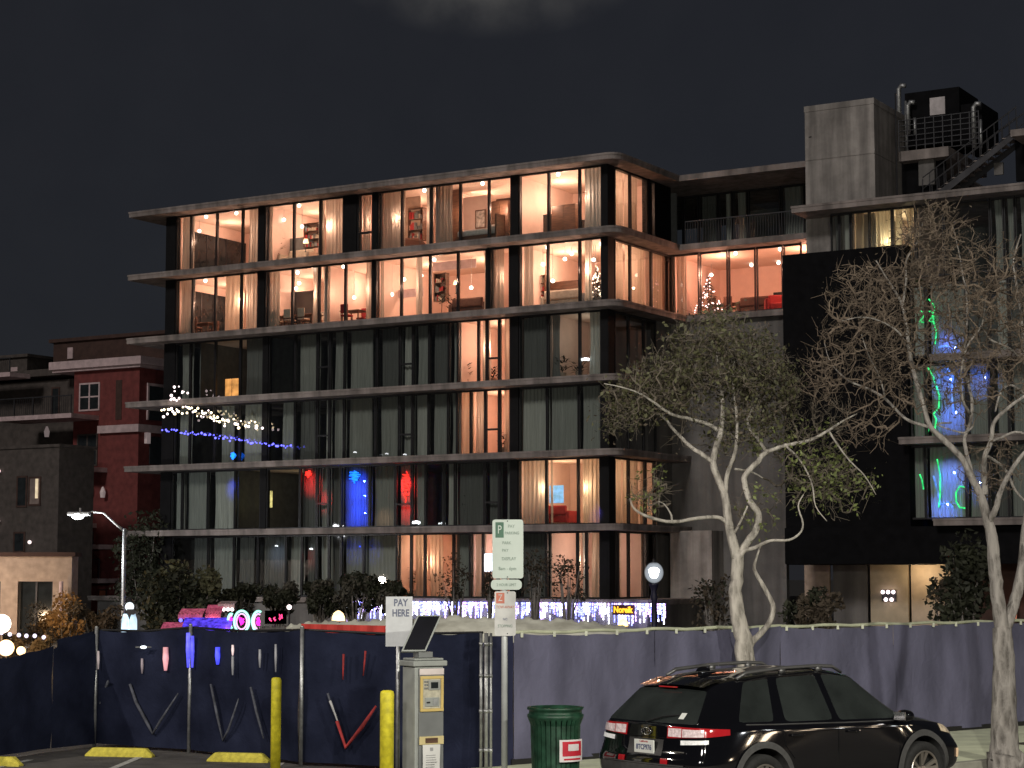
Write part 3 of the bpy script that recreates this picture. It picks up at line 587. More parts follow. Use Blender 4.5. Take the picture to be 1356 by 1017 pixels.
def plant(px, k, v, label, hgt=1.3, m='leafd', pot=True, base=0):
    p = put(px, k, v); p.z += base; r = empty('potted_plant', p, 0); tag(r, label, 'plant')
    MB().lathe([(.12, 0), (.17, .3), (.15, .3)], n=12).build('pot', M['tan'], r)
    b = MB(); b.tube([(0, 0, .28), (.02, .02, hgt * .6)], .015, 6)
    for i in range(70):
        a = random.uniform(0, 2 * PI); rr = random.uniform(.05, .34); z = random.uniform(.4, 1) * hgt; c = Vector((rr * math.cos(a), rr * math.sin(a), z))
        d = Vector((math.cos(a), math.sin(a), random.uniform(-.3, .9))).normalized() * .16; s = d.cross(Vector((0, 0, 1))).normalized() * .045
        b.face([c - d * .5, c + s, c + d, c - s])
    b.build('foliage', M[m], r)
sofa(395, 1, 2.2, 1.5, 'cream upholstery', 'cream sofa with high back in the top floor room second from left')
sofa(545, 1, 2.0, .8, 'brown upholstery', 'brown armchair in the narrow top floor room', .4, 'armchair')
sofa(750, 2, 2.2, 1.8, 'cream upholstery', 'long cream sofa in the lower lit corner room', PI)
sofa(790, 2, 1.6, .8, 'grey upholstery', 'grey armchair beside the lit bush in the corner room', .3, 'armchair')
sofa(742, 5, 1.5, 1.0, 'red upholstery', 'red armchair under the blue lit screen', PI, 'armchair')
sofa(1005, 2, WD + 1.6, 1.5, 'brown upholstery', 'dark brown sofa in the orange courtyard wing room', PI)
sofa(1030, 2, WD + 1.0, .8, 'red upholstery', 'small red chair at the right end of the orange room', .5, 'armchair')
sofa(625, 2, 2.2, 1.6, 'brown upholstery', 'brown sofa at the right end of the central living room', PI)
table(395, 2, 2.4, 'the long table of the dining room', 6, 'cream upholstery', 2.4)
table(272, 2, 1.6, 'the table in the left end room below the top floor', 2, 'brown upholstery', 1.2)
table(470, 2, 2.2, 'the small table left of the centre', 2, 'red upholstery', 1.1)
table(963, 2, WD + 2.2, 'the table in the courtyard wing', 4, 'brown upholstery', 1.6)
plant(368, 1, 1.2, 'tall potted plant in the second room of the top floor', 1.5)
plant(585, 2, 1.4, 'bushy potted tree in the central living room', 1.9); plant(600, 2, 1.2, 'smaller potted plant right of the bushy potted tree', 1.1)
plant(745, 3, .5, 'dark potted plant on the sill of the dim grey room', 1.0); plant(767, 3, .5, 'low dark potted plant beside a bright lamp in the dim room', .7)
plant(616, 5, .6, 'dark leafy plant behind the dark curtained window', 1.7); plant(616, 3, .8, 'potted plant behind the narrow orange window', 1.0)
plant(668, 4, .5, 'large dark plant low in the orange window', .95); plant(653, 3, 1.0, 'potted fern in the tall orange window', .8)
for px, v, l in ((535, .8, 'left'), (552, 1.2, 'middle'), (575, .9, 'right')): plant(px, 6, v, l + ' plant of three in the orange ground floor window', random.uniform(1.1, 1.7))
def picture(px, py, k, v, w_, h_, label, m='white linen'):
    u, z = hit(px, py, v); r = empty('framed_picture', loc2w(u, v, z), UA); tag(r, label, 'picture')
    b = MB(); t = .05
    b.box(-w_/2, w_/2, 0, .03, -h_/2, -h_/2 + t).box(-w_/2, w_/2, 0, .03, h_/2 - t, h_/2).box(-w_/2, -w_/2 + t, .002, .028, -h_/2 + t, h_/2 - t).box(w_/2 - t, w_/2, .002, .028, -h_/2 + t, h_/2 - t); b.build('frame', M['wood'], r)
    MB().box(-w_/2 + t, w_/2 - t, .01, .02, -h_/2 + t, h_/2 - t).build('print', mat('art print', (.55, .5, .45), .6, var=.6, scale=7), r)
picture(636, 290, 1, 2.0, .55, .85, 'white framed portrait print on the wall above the bed')
picture(711, 361, 2, 2.3, .9, .5, 'wide framed print on the wall of the lower corner room')
picture(617, 458, 3, 1.5, .5, .6, 'small framed print on the wall of the narrow orange room')
r = empty('bed', put(645, 1, 2.6), UA); tag(r, 'bed with white linen and brown headboard under the framed picture', 'bed')
MB().box(-1.0, 1.0, -1, 1, .1, .4).build('base', M['wood'], r); MB().box(-.98, .98, -.98, .98, .402, .68).build('mattress', fab['white linen'], r, bevel=.08)
MB().box(1.02, 1.1, -1, 1, .1, 1.3).build('headboard', M['wood'], r)
for s in (-.5, .5): MB().box(.5, .95, s - .35, s + .35, .682, .84).build('pillow', fab['white linen'], r, bevel=.07)
for px, k, v, w_, h_, l in ((666, 1, 3.2, .9, 2.0, 'tall dark wardrobe right of the bed on the top floor'), (601, 1, 1.2, .5, 2.3, 'tall brown cabinet left of the bed on the top floor'), (750, 1, 4.4, 1.2, 1.5, 'brown cabinet in the top floor corner room'), (487, 1, 2, .5, 1.2, 'low dark cabinet in the narrow top floor window')):
    r = empty('cabinet', put(px, k, v), UA); tag(r, l, 'cabinet'); MB().box(-w_ / 2, w_ / 2, -.25, .25, .06, h_).build('carcass', M['wood'], r, bevel=.01)
    for s in (-1, 1): MB().box(s * w_ / 4 - w_ / 4 + .01, s * w_ / 4 + w_ / 4 - .01, -.275, -.252, .08, h_ - .02).build('door', M['wood'], r)
def xmas(px, k, v, label, hgt, c, py=360):
    z = LV[k] + .016; u = hit(px, py, v)[0]; r = empty('christmas_tree', loc2w(u, v, z), 0); tag(r, label, 'christmas tree')
    b = MB(); b.tube([(0, 0, 0), (0, 0, hgt * .9)], .03, 6); b.build('trunk', M['wood'], r); b = MB()
    for i in range(500):
        t = random.random() ** .7; a = random.uniform(0, 2 * PI); z = .25 + (hgt - .25) * (1 - t); rr = t * hgt * .3; cc = Vector((rr * math.cos(a), rr * math.sin(a), z))
        d = Vector((math.cos(a), math.sin(a), -.3)) * .13; s = Vector((-math.sin(a), math.cos(a), 0)) * .03
        b.face([cc - d, cc + s, cc + d, cc - s])
    b.build('foliage', M['leafd'], r); b = MB()
    for i in range(60):
        t = random.random() ** .7; a = random.uniform(0, 2 * PI); z = .3 + (hgt - .3) * (1 - t); rr = t * hgt * .33; b.ball((rr * math.cos(a), rr * math.sin(a), z), .03, 6, 4)
    o = b.build('fairy_lights', glow('fairy lights ' + label[:6], c, 6), r); o['kind'] = 'stuff'
xmas(938, 2, WD + 1.3, 'christmas tree covered in pinkish white lights in the courtyard wing', 2.0, (1, .62, .6))
xmas(791, 2, .9, 'christmas tree with warm lights beside the corner column', 1.7, (1, .75, .55))
def tablelamp(px, py, k, v, label):
    u, z = hit(px, py, v); r = empty('table_lamp', loc2w(u, v, z), UA); tag(r, label, 'lamp')
    MB().lathe([(.14, 0), (.09, .2)], n=14).build('lamp_shade', glow('shade %d' % px, (1, .72, .42), 2.4, var=.2, scale=5), r, smooth=True)
    MB().lathe([(.07, -.42), (.02, -.38), (.02, -.003)], n=10).build('base', M['rail'], r)
    point('room_light', (u, v - .25, z), 6, (1, .75, .5), .03, bld)
for px, py, k, v, l in ((405, 322, 1, 1.3, 'small table lamp in the second top floor room'), (604, 377, 2, 1.2, 'small table lamp beside the brown sofa'), (700, 296, 1, 1.5, 'small table lamp left of the dark cabinet in the top corner room'), (778, 668, 5, .9, 'small warm lamp behind the glowing curtain above the globe lamp'), (560, 724, 6, 1.0, 'small lamp behind the orange curtain on the ground floor')):
    tablelamp(px, py, k, v, l)
for px0, px1, py0, py1, k, v, l in ((402, 424, 296, 326, 1, 1.6, 'open shelf with books and jars at the right of the second top floor room'), (574, 590, 362, 398, 2, 1.5, 'narrow open shelf in the central living room'), (697, 722, 366, 396, 2, 1.9, 'open shelf with small objects in the lower corner room'), (540, 560, 276, 318, 1, 1.5, 'tall open shelf in the narrow top floor room')):
    u0, zt = hit(px0, py0, v); u1, zb = hit(px1, py1, v); r = empty('bookshelf', loc2w(u0, v, zb), UA); tag(r, l, 'shelf'); W_ = u1 - u0; H_ = zt - zb
    MB().box(0, .04, 0, .3, 0, H_).box(W_ - .04, W_, 0, .3, 0, H_).box(.04, W_ - .04, .27, .3, 0, H_).build('carcass', M['wood'], r); ns = 3
    for i in range(ns + 1): MB().box(.042, W_ - .042, .002, .268, H_ * i / ns * .97, H_ * i / ns * .97 + .025).build('shelf_board', M['wood'], r)
    for i in range(ns):
        b = MB(); x = .06; z0_ = H_ * i / ns * .97 + .027
        while x < W_ - .14:
            w_ = random.uniform(.03, .11); hh = random.uniform(.35, .8) * H_ / ns * .9; b.box(x, x + w_, .05, .22, z0_, z0_ + hh, random.randrange(3)); x += w_ + random.choice((.004, .05))
        b.build('books', [fab['cream upholstery'], fab['red upholstery'], M['paint2']], r)
# ------------------------------------------------------------------ roof things on the building (parts)
z1r = LV[1]
def rb_(px0, px1, py0, py1, v, dv, name, m, bevel=0.0):
    u0, zt = hit(px0, py0, v); u1, _ = hit(px1, py0, v); zb = hit(px0, py1, v)[1]
    return MB().box(u0, u1, v, v + dv, zb, zt).build(name, m, bld, bevel=bevel)
rb_(1190, 1256, 201, 214, 3.0, 5, 'roof_slab', M['slab'])
u0 = hit(1192, 230, 3.4)[0]; u1 = hit(1250, 230, 3.4)[0]; MB().box(u0, u1, 3.6, 3.7, LV[1] + .01, hit(1192, 214, 3.4)[1] - .01).build('wall_panel', M['black'], bld)
rb_(1216, 1237, 213, 246, 3.3, .2, 'wall_panel', M['wall'])
rb_(1198, 1270, 124, 196, 4.2, 2.5, 'equipment_cabin', M['black']); rb_(1270, 1300, 139, 196, 4.4, 2.2, 'equipment_cabin', M['black'])
rb_(1231, 1251, 130, 153, 4.1, .06, 'cabin_window', mat('pale grey panel', (.5, .46, .46), .6))
for i, (px, a, b_, w_) in enumerate(((1190, 118, 200, 9), (1202, 140, 178, 7), (1289, 142, 196, 8))):
    pu, pz = hit(px, a, 3.9); pb = hit(px, b_, 3.9)[1]; b = MB(); b.tube([(pu, 3.9, pb), (pu, 3.9, pz), (pu + .12, 3.9, pz + .14), (pu + .3, 3.9, pz + .1)], .1, 10); b.tube([(pu + .22, 4.1, pb), (pu + .22, 4.1, pz - .5)], .06, 8); b.build('vent_pipe', M['metal'], bld, smooth=True)
b = MB(); u0, zt = hit(1190, 160, 3.2); u1 = hit(1296, 160, 3.2)[0]; zb = hit(1190, 202, 3.2)[1]
for i in range(7): b.box(u0, u1, 3.2, 3.23, zb + (zt - zb) * i / 6 - .015, zb + (zt - zb) * i / 6 + .015)
for i in range(10):
    x = u0 + (u1 - u0) * i / 9; b.box(x - .02, x + .02, 3.17, 3.198, zb, zt + .02)
b.build('roof_railing', M['rail'], bld)
# outside stair up to the upper roof
su0, sz0 = hit(1222, 250, 1.2); su1, sz1 = hit(1346, 172, 1.2); sz0 = LV[1] + .05; n = 13
for vv in (1.2, 2.3):
    b = MB(); b.face([(su0, vv, sz0), (su0 + .5, vv, sz0), (su1, vv, sz1 - .25), (su1, vv, sz1)])
    b.face([(su0, vv + .05, sz0), (su1, vv + .05, sz1), (su1, vv + .05, sz1 - .25), (su0 + .5, vv + .05, sz0)])
    b.tube([(su0, vv, sz0 + 1), (su1, vv, sz1 + .9)], .025, 6)
    b.tube([(su0, vv, sz0 + .55), (su1, vv, sz1 + .5)], .018, 6)
    for i in range(n + 1): b.tube([(su0 + (su1 - su0) * i / n, vv, sz0 + (sz1 - sz0) * i / n), (su0 + (su1 - su0) * i / n, vv, sz0 + (sz1 - sz0) * i / n + .95)], .018, 5)
    b.build('stair_railing', M['rail'], bld)
b = MB()
for i in range(n):
    x = su0 + (su1 - su0) * (i + .5) / n; z = sz0 + (sz1 - sz0) * (i + .7) / n; b.box(x - .15, x + .18, 1.26, 2.26, z - .03, z)
b.build('stair_treads', M['slab'], bld)
rb_(1338, 1420, 172, 181, .2, 8, 'roof_slab', M['slab']); rb_(1344, 1420, 182, 240, 1.8, .2, 'wall_panel', M['black']); rb_(1316, 1328, 216, 232, 1.9, .1, 'wall_panel', M['wall'])
for px in (822, 1187): 
    pu, pz = hit(px, 200, 2.5); MB().tube([(pu, 2.5, LV[0] if px < 1000 else LV[1]), (pu, 2.5, (LV[0] if px < 1000 else zT) + .55)], .03, 6).build('antenna', M['rail'], bld)
# ground floor of the right block: panels lit by a wall lamp
def gpanel(px0, px1, m, name='wall_panel', v=2.6, top=750):
    u0, zt = hit(px0, top, v); u1 = hit(px1, top, v)[0]; MB().box(u0, u1, v, v + .15, .1, zt + .3).build(name, m, bld)
gpanel(1065, 1098, M['tan']); gpanel(1103, 1148, M['wall']); gpanel(1152, 1202, mat('sand panel', (.5, .42, .3), .5, var=.12)); gpanel(1206, 1258, mat('cream panel', (.55, .45, .34), .6, var=.12)); gpanel(1262, 1400, M['brown'])
u, z = hit(1218, 752, 2.0); point('wall_lamp', (u, 1.75, LV[6] + 1.15), 42, (1, .72, .42), .06, bld)
u, z = hit(1176, 788, 2.45); r = empty('reflected_lamp_cluster', loc2w(u, 2.45, z), UA); tag(r, 'reflected cluster of five small warm lamps in the lit ground floor panel', 'lamp')
for dx, dz in ((-.22, .12), (0, .12), (.22, .12), (-.1, -.18), (.14, -.18)): MB().ball((dx, 0, dz), .08, 10, 6).build('bulb', M['bulbp'], r, smooth=True)  # reflection of a lamp cluster, built as glowing balls before the panel
MB().box(-.3, .3, .1, .14, -.25, .2).build('backplate', M['rail'], r)
u, z = hit(1344, 795, 2.2); b = MB(); b.tube([(0, 0, -.7), (0, 0, -.1), (.05, 0, .3), (.0, 0, .55)], [.05, .09, .09, .03], 8)
tag(b.build('wall_light', glow('salmon light', (1, .35, .22), .7, var=.5, scale=4), loc=loc2w(u, 2.2, z), rot=(0, 0, UA), smooth=True), 'tall salmon coloured wall light at the far right ground floor', 'lamp')
# green and blue glowing tubes in the right block windows, imitating neon reflections
green_refl = glow('reflected green neon', (.05, 1, .25), 1.3, var=.5, scale=5); mblu2 = glow('dim blue glow', (.06, .14, .9), .5, var=.8, scale=2.5)
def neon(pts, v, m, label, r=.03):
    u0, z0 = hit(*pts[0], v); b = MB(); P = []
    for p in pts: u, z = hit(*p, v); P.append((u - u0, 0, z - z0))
    b.tube(P, r, 6); tag(b.build('neon_or_reflection', m, loc=loc2w(u0, v, z0), rot=(0, 0, UA), smooth=True), label, 'neon light')
neon([(1230, 396), (1237, 405), (1236, 425), (1240, 440), (1238, 456)], .12, green_refl, 'line of reflected green neon beside the number shaped strokes in the upper right window')
neon([(1219, 412), (1224, 413), (1222, 420), (1218, 426), (1225, 427)], .12, green_refl, 'reflected green neon shape like a figure two, upper right window')
neon([(1230, 412), (1236, 414), (1234, 420), (1230, 425), (1237, 427)], .13, green_refl, 'reflected green neon squiggle right of the figure two')
neon([(1229, 487), (1236, 500), (1240, 512), (1244, 524), (1243, 540), (1236, 548), (1240, 555), (1237, 575)], .12, green_refl, 'long squiggle of reflected green neon in the middle right window', .035)
neon([(1228, 550), (1232, 560), (1228, 575)], .12, green_refl, 'short hook of reflected green neon at the foot of the long squiggle')
neon([(1241, 608), (1245, 630), (1245, 655), (1243, 672)], .12, green_refl, 'tall thin curve of reflected green neon in the lowest right window', .03)
neon([(1218, 628), (1221, 636), (1223, 648)], .12, green_refl, 'short slanted stroke of reflected green neon left of the thin curve')
neon([(1279, 645), (1271, 644), (1266, 652), (1266, 664), (1271, 672), (1279, 673)], .12, green_refl, 'reflected green neon shaped like the letter C in the lowest right window')
def bl(px, py, k, p): 
    u, z = hit(px, py, .0); point('blue_refl_light', (u, .1, z), p, (.12, .18, 1), .03, bld)  # unseen blue light, part of the imitated reflections
bl(1250, 450, 3, 9)
for px, k, p, up in ((1256, 3, 30, 2.2), (1252, 4, 60, .3), (1258, 4, 60, 1.6), (1298, 4, 34, .3), (1256, 5, 50, .8), (1246, 5, 44, 2.0), (1290, 5, 16, 1.2)): spot(px, k, p, (.10, .20, 1), up, 66)  # unseen spots added for the blue patches of the reflected neon
for i, (pts, l) in enumerate((([(1243, 460), (1252, 458), (1262, 462), (1272, 456)], 'pale blue wave of reflected neon at the foot of the upper right window'), ([(1255, 488), (1262, 498), (1260, 520), (1263, 545)], 'dim blue strand of reflected neon in the middle right window'), ([(1236, 630), (1246, 668), (1256, 665), (1262, 672)], 'dim blue strand of reflected neon in the lowest right window'))):
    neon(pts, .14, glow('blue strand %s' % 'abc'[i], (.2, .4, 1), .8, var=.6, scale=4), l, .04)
# ------------------------------------------------------------------ string lights in front of the left end
def string_light(pts, n, v0, v1, mats, label, jit=3.0, r=.05, name='string_lights'):
    P = []
    for i in range(n):
        t = i / (n - 1) * (len(pts) - 1); j = min(int(t), len(pts) - 2); f = t - j
        px = pts[j][0] * (1 - f) + pts[j + 1][0] * f + random.uniform(-jit, jit) * .5; py = pts[j][1] * (1 - f) + pts[j + 1][1] * f + random.uniform(-jit, jit)
        v = v0 + (v1 - v0) * i / (n - 1); u, z = hit(px, py, v); P.append(loc2w(u, v, z))
    r0 = empty(name, P[0]); tag(r0, label, 'string lights')
    MB().tube([p - P[0] + Vector((0, 0, .05)) for p in P], .008, 4).build('cable', M['blackp'], r0)
    protos = [None] * len(mats)
    for i, p in enumerate(P):
        q = i % len(mats) if random.random() < .7 else 0
        if protos[q] is None: protos[q] = MB().ball((0, 0, 0), r, 8, 6).build('bulb', mats[q], r0, smooth=True); o = protos[q]
        else: o = protos[q].copy(); col.objects.link(o); o.parent = r0
        o.location = p - P[0]; s = random.uniform(.6, 1.35); o.scale = (s, s, s)
string_light([(215, 547), (245, 543), (275, 548), (300, 560), (345, 564)], 62, -1.3, -.6, [M['bulb'], M['bulbp']], 'string of warm white bulbs hanging below the fourth slab at the left end', 6, .05)
string_light([(216, 570), (255, 573), (300, 581), (340, 586), (384, 592)], 58, -1.3, -.5, [M['bulbblue']], 'string of blue bulbs hanging under the warm white string', 2.4, .042)
string_light([(226, 527), (232, 512), (248, 517), (238, 527), (226, 527)], 13, -1.2, -1.1, [M['bulbp']], 'cluster of pinkish bulbs standing on the slab edge at the left end', 4, .06)
for i, (px, py, l) in enumerate(((551, 693, 'bright white lamp standing on the lowest slab by the red curtain'), (775, 477, 'small bright white lamp in the dim grey room'), (412, 728, 'small white lamp in the ground floor window left of the blue curtain'), (470, 600, 'small white lamp lying on the slab above the blue neon'), (512, 602, 'flat white lamp lying on the slab above the brown curtain'), (536, 603, 'flat white lamp on the slab above the red loops'), (366, 724, 'tiny pale blue lamp in the ground floor window'))):
    v = -1.05 if py < 700 and px != 775 else .12
    s = .09 if i < 2 else .045
    b = MB(); b.ball((0, 0, .05), s, 10, 6, sz=.7); b.ball((s * 1.5, 0, .03), s * .7, 10, 6); b.ball((-s * 1.7, .02, .04), s * .6, 10, 6); wobj('small_lamp', b, glow('small lamp %d' % i, (.9, .95, 1), [9, 6, 4, .8, .6, .7, 2][i]), px, py, v, l, 'lamp', smooth=True)
# icicle lights along the terrace edge
mic = [glow('icicle white', (.80, .82, 1), 6.5, var=.5, scale=9), glow('icicle blue', (.22, .25, 1), 4.5, var=.6, scale=9), glow('icicle violet', (.62, .40, 1), 4.0, var=.6, scale=9)]
cuts = [455, 530, 612, 690, 760, 810, 886]
for i in range(6):
    u0 = hit(cuts[i], 800, -1.26)[0]; u1 = hit(cuts[i + 1], 800, -1.26)[0]; zt = LV[6] - .12
    r0 = empty('icicle_lights', loc2w(u0, -1.26, zt), UA)
    tag(r0, ['leftmost', 'second', 'third', 'fourth', 'fifth', 'rightmost'][i] + ' of six blue white icicle light sections along the terrace edge', 'icicle lights', 'icicle lights along the terrace')
    MB().tube([(0, 0, 0), (u1 - u0 - .05, 0, 0)], .012, 4).build('cable', M['blackp'], r0)
    b = MB(); x = .03
    while x < u1 - u0 - .1:
        Lh = random.uniform(.25, .85); m_ = random.choices((0, 1, 2), (5, 4, 3))[0]; z = -.03
        while z > -Lh:
            d = random.uniform(.06, .16)
            if random.random() < .93: b.tube([(x + random.uniform(-.015, .015), 0, z), (x, 0, z - d)], .024, 4, m=m_ if random.random() < .7 else random.randrange(3))
            z -= d + .03
        x += random.uniform(.04, .095)
    o = b.build('strands', mic, r0); o['kind'] = 'stuff'
    point('icicle_glow', loc2w((u0 + u1) / 2, -1.9, zt - .4), 13, (.55, .5, 1), .05)
for px, wl in ((490, 1), ):
    pass
u0, z0 = hit(812, 813, -1.5); u1, z1_ = hit(838, 803, -1.5)
r = empty('neon_sign', loc2w(u0, -1.5, z0), UA); tag(r, 'orange glowing name sign of the restaurant above a half round lamp', 'sign')
MB().box(-.05, u1 - u0 + .05, .02, .08, -.04, z1_ - z0 + .06).build('backing', mat('dark maroon panel', (.06, .01, .015), .7), r)
text('lettering', 'Noreik', .36, glow('orange neon', (1, .50, .03), 1.5), r, ((u1 - u0) / 2, -.01, (z1_ - z0) / 2 + .01), bold=.012, depth=.01, sx=.82)
def dome(px, py, Y, w_, label, c=(1, .75, .25), s=3.0):
    p = at(px, py, Y); r = empty('dome_lamp', p); tag(r, label, 'lamp')
    MB().lathe([(w_ / 2, 0), (w_ / 2 * .94, w_ * .3), (w_ / 2 * .7, w_ * .56), (w_ / 2 * .3, w_ * .72), (.01, w_ * .76)], n=18).build('shade', glow(label[:12], c, s, var=.25, scale=3), r, smooth=True)
    MB().lathe([(w_ / 2 + .03, -.04), (w_ / 2 + .03, -.003)], n=18).build('rim', M['trim'], r)
    MB().tube([(0, 0, -.04), (0, 0, -p.z)], .04, 8).build('post', M['rail'], r)
dome(825, 829, 62, .32, 'glowing yellow half round lamp under the orange name sign')
dome(448, 822, 62, .42, 'glowing half round amber lamp left of the icicle lights', (1, .7, .35), 2.6)
# ------------------------------------------------------------------ street lamps
haze_glass = bpy.data.materials.new('frosted globe'); haze_glass.use_nodes = True
nt_ = haze_glass.node_tree; [nt_.nodes.remove(n) for n in list(nt_.nodes)]
o_ = nt_.nodes.new('ShaderNodeOutputMaterial'); t_ = nt_.nodes.new('ShaderNodeBsdfTransparent'); e_ = nt_.nodes.new('ShaderNodeEmission'); a_ = nt_.nodes.new('ShaderNodeAddShader'); t_.inputs['Color'].default_value = (.8, .82, .83, 1)
lw = nt_.nodes.new('ShaderNodeLayerWeight'); lw.inputs['Blend'].default_value = .35; rr_ = nt_.nodes.new('ShaderNodeMapRange'); rr_.inputs['To Min'].default_value = .30; rr_.inputs['To Max'].default_value = .04
nt_.links.new(lw.outputs['Facing'], rr_.inputs['Value']); nt_.links.new(rr_.outputs[0], e_.inputs['Strength']); e_.inputs['Color'].default_value = (.85, .92, 1, 1); nt_.links.new(t_.outputs[0], a_.inputs[0]); nt_.links.new(e_.outputs[0], a_.inputs[1]); nt_.links.new(a_.outputs[0], o_.inputs['Surface']); haze_glass.cycles.emission_sampling = 'NONE'
def globe_lamp(px, py, Y):
    p = at(px, py, Y); z = p.z; r = empty('globe_street_lamp', (p.x, p.y, 0)); tag(r, 'black post street lamp with glowing white round globe in front of the corner', 'street lamp')
    MB().lathe([(.16, 0), (.16, .5), (.1, .6), (.085, z - .9), (.12, z - .75), (.07, z - .6), (.14, z - .42), (.16, z - .36)], n=16).build('post', mat('dark blue post', (.02, .02, .05), .4), r, smooth=True)
    g_ = MB().ball((0, 0, z - .03), .29, 20, 12, sz=1.1).build('globe', haze_glass, r, smooth=True)
    MB().lathe([(.05, z - .2), (.11, z - .15), (.17, z + .05), (.1, z + .12), (.02, z + .13)], n=16).build('lamp', M['lampw'], r, smooth=True)
    MB().lathe([(.1, z + .242), (.07, z + .3), (.02, z + .4)], n=12).build('finial', M['rail'], r)
    point('globe_light', (p.x, p.y, z + .02), 300, (.93, .97, 1), .04)
globe_lamp(866, 757, 60)
p = at(165, 700, 85); r = empty('street_lamp', (p.x, p.y, 0)); tag(r, 'tall grey street lamp with curved arm before the red building', 'street lamp')
MB().tube([(0, 0, 0), (0, 0, 1.0), (0, 0, p.z)], [.13, .1, .085], 12).build('pole', M['metal'], r, smooth=True)
hd = at(103, 683, 85); dx = hd.x - p.x
MB().tube([(0, 0, p.z - .1), (-.3, 0, p.z + .12), (dx * .45, 0, hd.z + .12), (dx * .7, 0, hd.z + .18), (dx + .5, 0, hd.z + .12)], [.06, .05, .045, .04, .04], 8).build('arm', M['metal'], r, smooth=True)
MB().box(dx - .45, dx + .55, -.18, .18, hd.z, hd.z + .17).build('head', M['metal'], r, bevel=.06)
MB().ball((dx, 0, hd.z - .02), .27, 16, 8, sz=.5).build('lens', M['lampw'], r, smooth=True)
MB().tube([(dx + .1, 0, hd.z + .17), (dx + .1, 0, hd.z + .34)], .05, 8).build('photocell', M['metal'], r)
point('street_lamp_light', (hd.x, hd.y - .2, hd.z - .5), 700, (.95, .97, 1), .1)
# white lit stacked lamp figure above the fence on the left
p = at(171, 834, 50); r = empty('lamp_figure', (p.x, p.y, 0)); tag(r, 'bluish white glowing lamp, round top over two tubes, above the black fence', 'lamp')
mw = glow('bluish white lamp', (.55, .75, .95), 1.2, var=.35, scale=4)
MB().ball((0, 0, p.z + .58), .115, 16, 8).build('globe', glow('pale globe', (.8, .9, .95), 1.3), r, smooth=True)
for s in (-1, 1): MB().lathe([(.07, -.3), (.1, 0), (.095, .25), (.05, .4)], (s * .1, 0), 12, z=p.z).build('tube', mw, r, smooth=True)
MB().tube([(0, 0, 0), (0, 0, p.z - .2)], .05, 8).build('post', M['rail'], r); MB().lathe([(.12, p.z + .70), (.08, p.z + .76), (.03, p.z + .82)], n=12).build('cap', M['rail'], r)
MB().box(-.04, .15, -.13, -.1, p.z + .38, p.z + .52).build('bracket', M['rail'], r)
# ------------------------------------------------------------------ street level glow: round neon signs, lit cafe strip
def neon_disc(px, py, Y, w_, h_, label, full=True):
    p = at(px, py, Y); r = empty('round_neon_sign', p); tag(r, label, 'sign')
    a0, a1 = (0, 2 * PI) if full else (.35 * PI, 1.65 * PI)
    MB().tube([(w_ / 2 * math.cos(a), 0, h_ / 2 * math.sin(a)) for a in np.linspace(a0, a1, 24)], .03, 8, cap=not full).build('outer_ring', glow('mint white neon', (.35, 1, .75), 1.3), r, smooth=True)
    MB().tube([(w_ * .34 * math.cos(a), 0, h_ * .36 * math.sin(a)) for a in np.linspace(a0, a1, 24)], .018, 8, cap=not full).build('inner_ring', glow('white pink neon', (1, .5, .85), 1.1), r, smooth=True)
    b = MB()
    for k in range(5): b.tube([((random.uniform(-.16, .16)) * w_, -.01, (random.uniform(-.22, .22)) * h_) for _ in range(4)], .02, 6)
    b.build('centre_tubes', glow('magenta neon', (1, .02, .6), 2.2), r, smooth=True)
    MB().tube([(0, .08, -.2), (0, .08, -p.z)], .04, 8).build('post', M['rail'], r)
    point('neon_glow', p + Vector((0, -.5, -.1)), 6, (1, .4, .8), .05)
neon_disc(320, 823, 50, .38, .54, 'oval neon sign with mint ring and magenta middle, left one above the black fence')
neon_disc(342, 823, 50, .30, .52, 'C shaped neon sign with mint outline and magenta middle beside the oval neon sign', False)
neon_disc(306, 822, 51, .16, .36, 'narrow pale green neon crescent left of the oval neon sign', False)
p = at(353, 818, 50); r = empty('neon_sign', p); tag(r, 'small pink red neon tube sign right of the C shaped neon', 'sign')
mpr = glow('pink red neon', (1, .05, .2), 2.0)
for j in range(3): MB().tube([(.06 + j * .14 + random.uniform(-.03, .08), 0, random.uniform(-.10, .10)) for _ in range(7)], .016, 6).build('neon_tube', mpr, r, smooth=True); MB().box(-.05, .5, .03, .06, -.16, .18).build('backing', M['blackp'], r); MB().tube([(.2, .05, -.16), (.2, .05, -p.z)], .03, 6).build('post', M['rail'], r)
p = at(268, 829, 52); q = at(216, 829, 52)
def awn(px0, px1, py0, py1, Y, m, label, name='awning', cat='awning'):
    a = at(px0, py0, Y); c = at(px1, py1, Y); n = 20
    r = empty(name, (a.x, a.y, 0)); tag(r, label, cat); wd = c.x - a.x
    MB().grid(lambda s, t: (wd * s, -.5 + .6 * t, c.z + (a.z - c.z) * t + .03 * math.sin(s * 37) * (1 - t)), n, 3).build('canopy', m, r, smooth=True)
    MB().grid(lambda s, t: (wd * s, -.5 - .01 * math.sin(s * 60), c.z - .12 * t), n, 2).build('valance', m, r)
    for i in range(4): MB().ball((wd * (i + .5) / 4, -.54, c.z - .16), .05, 8, 6).build('bulb', M['bulbblue'] if 'blue' in label else M['bulbp'], r, smooth=True)
    for s in (.02, .98): MB().tube([(wd * s, -.1, 0), (wd * s, -.1, c.z + .05)], .025, 6).build('post', M['rail'], r)
mviolet = glow('blue lit cloth', (.10, .06, 1), .55, var=.95, scale=9); mpk = glow('pink lit cloth', (.8, .15, .28), .17, var=.95, scale=9)  # cloth emits its own glow, in place of light falling on the awnings
awn(216, 252, 824, 834, 52, mpk, 'low pink lit awning at the left end of the cafe strip')
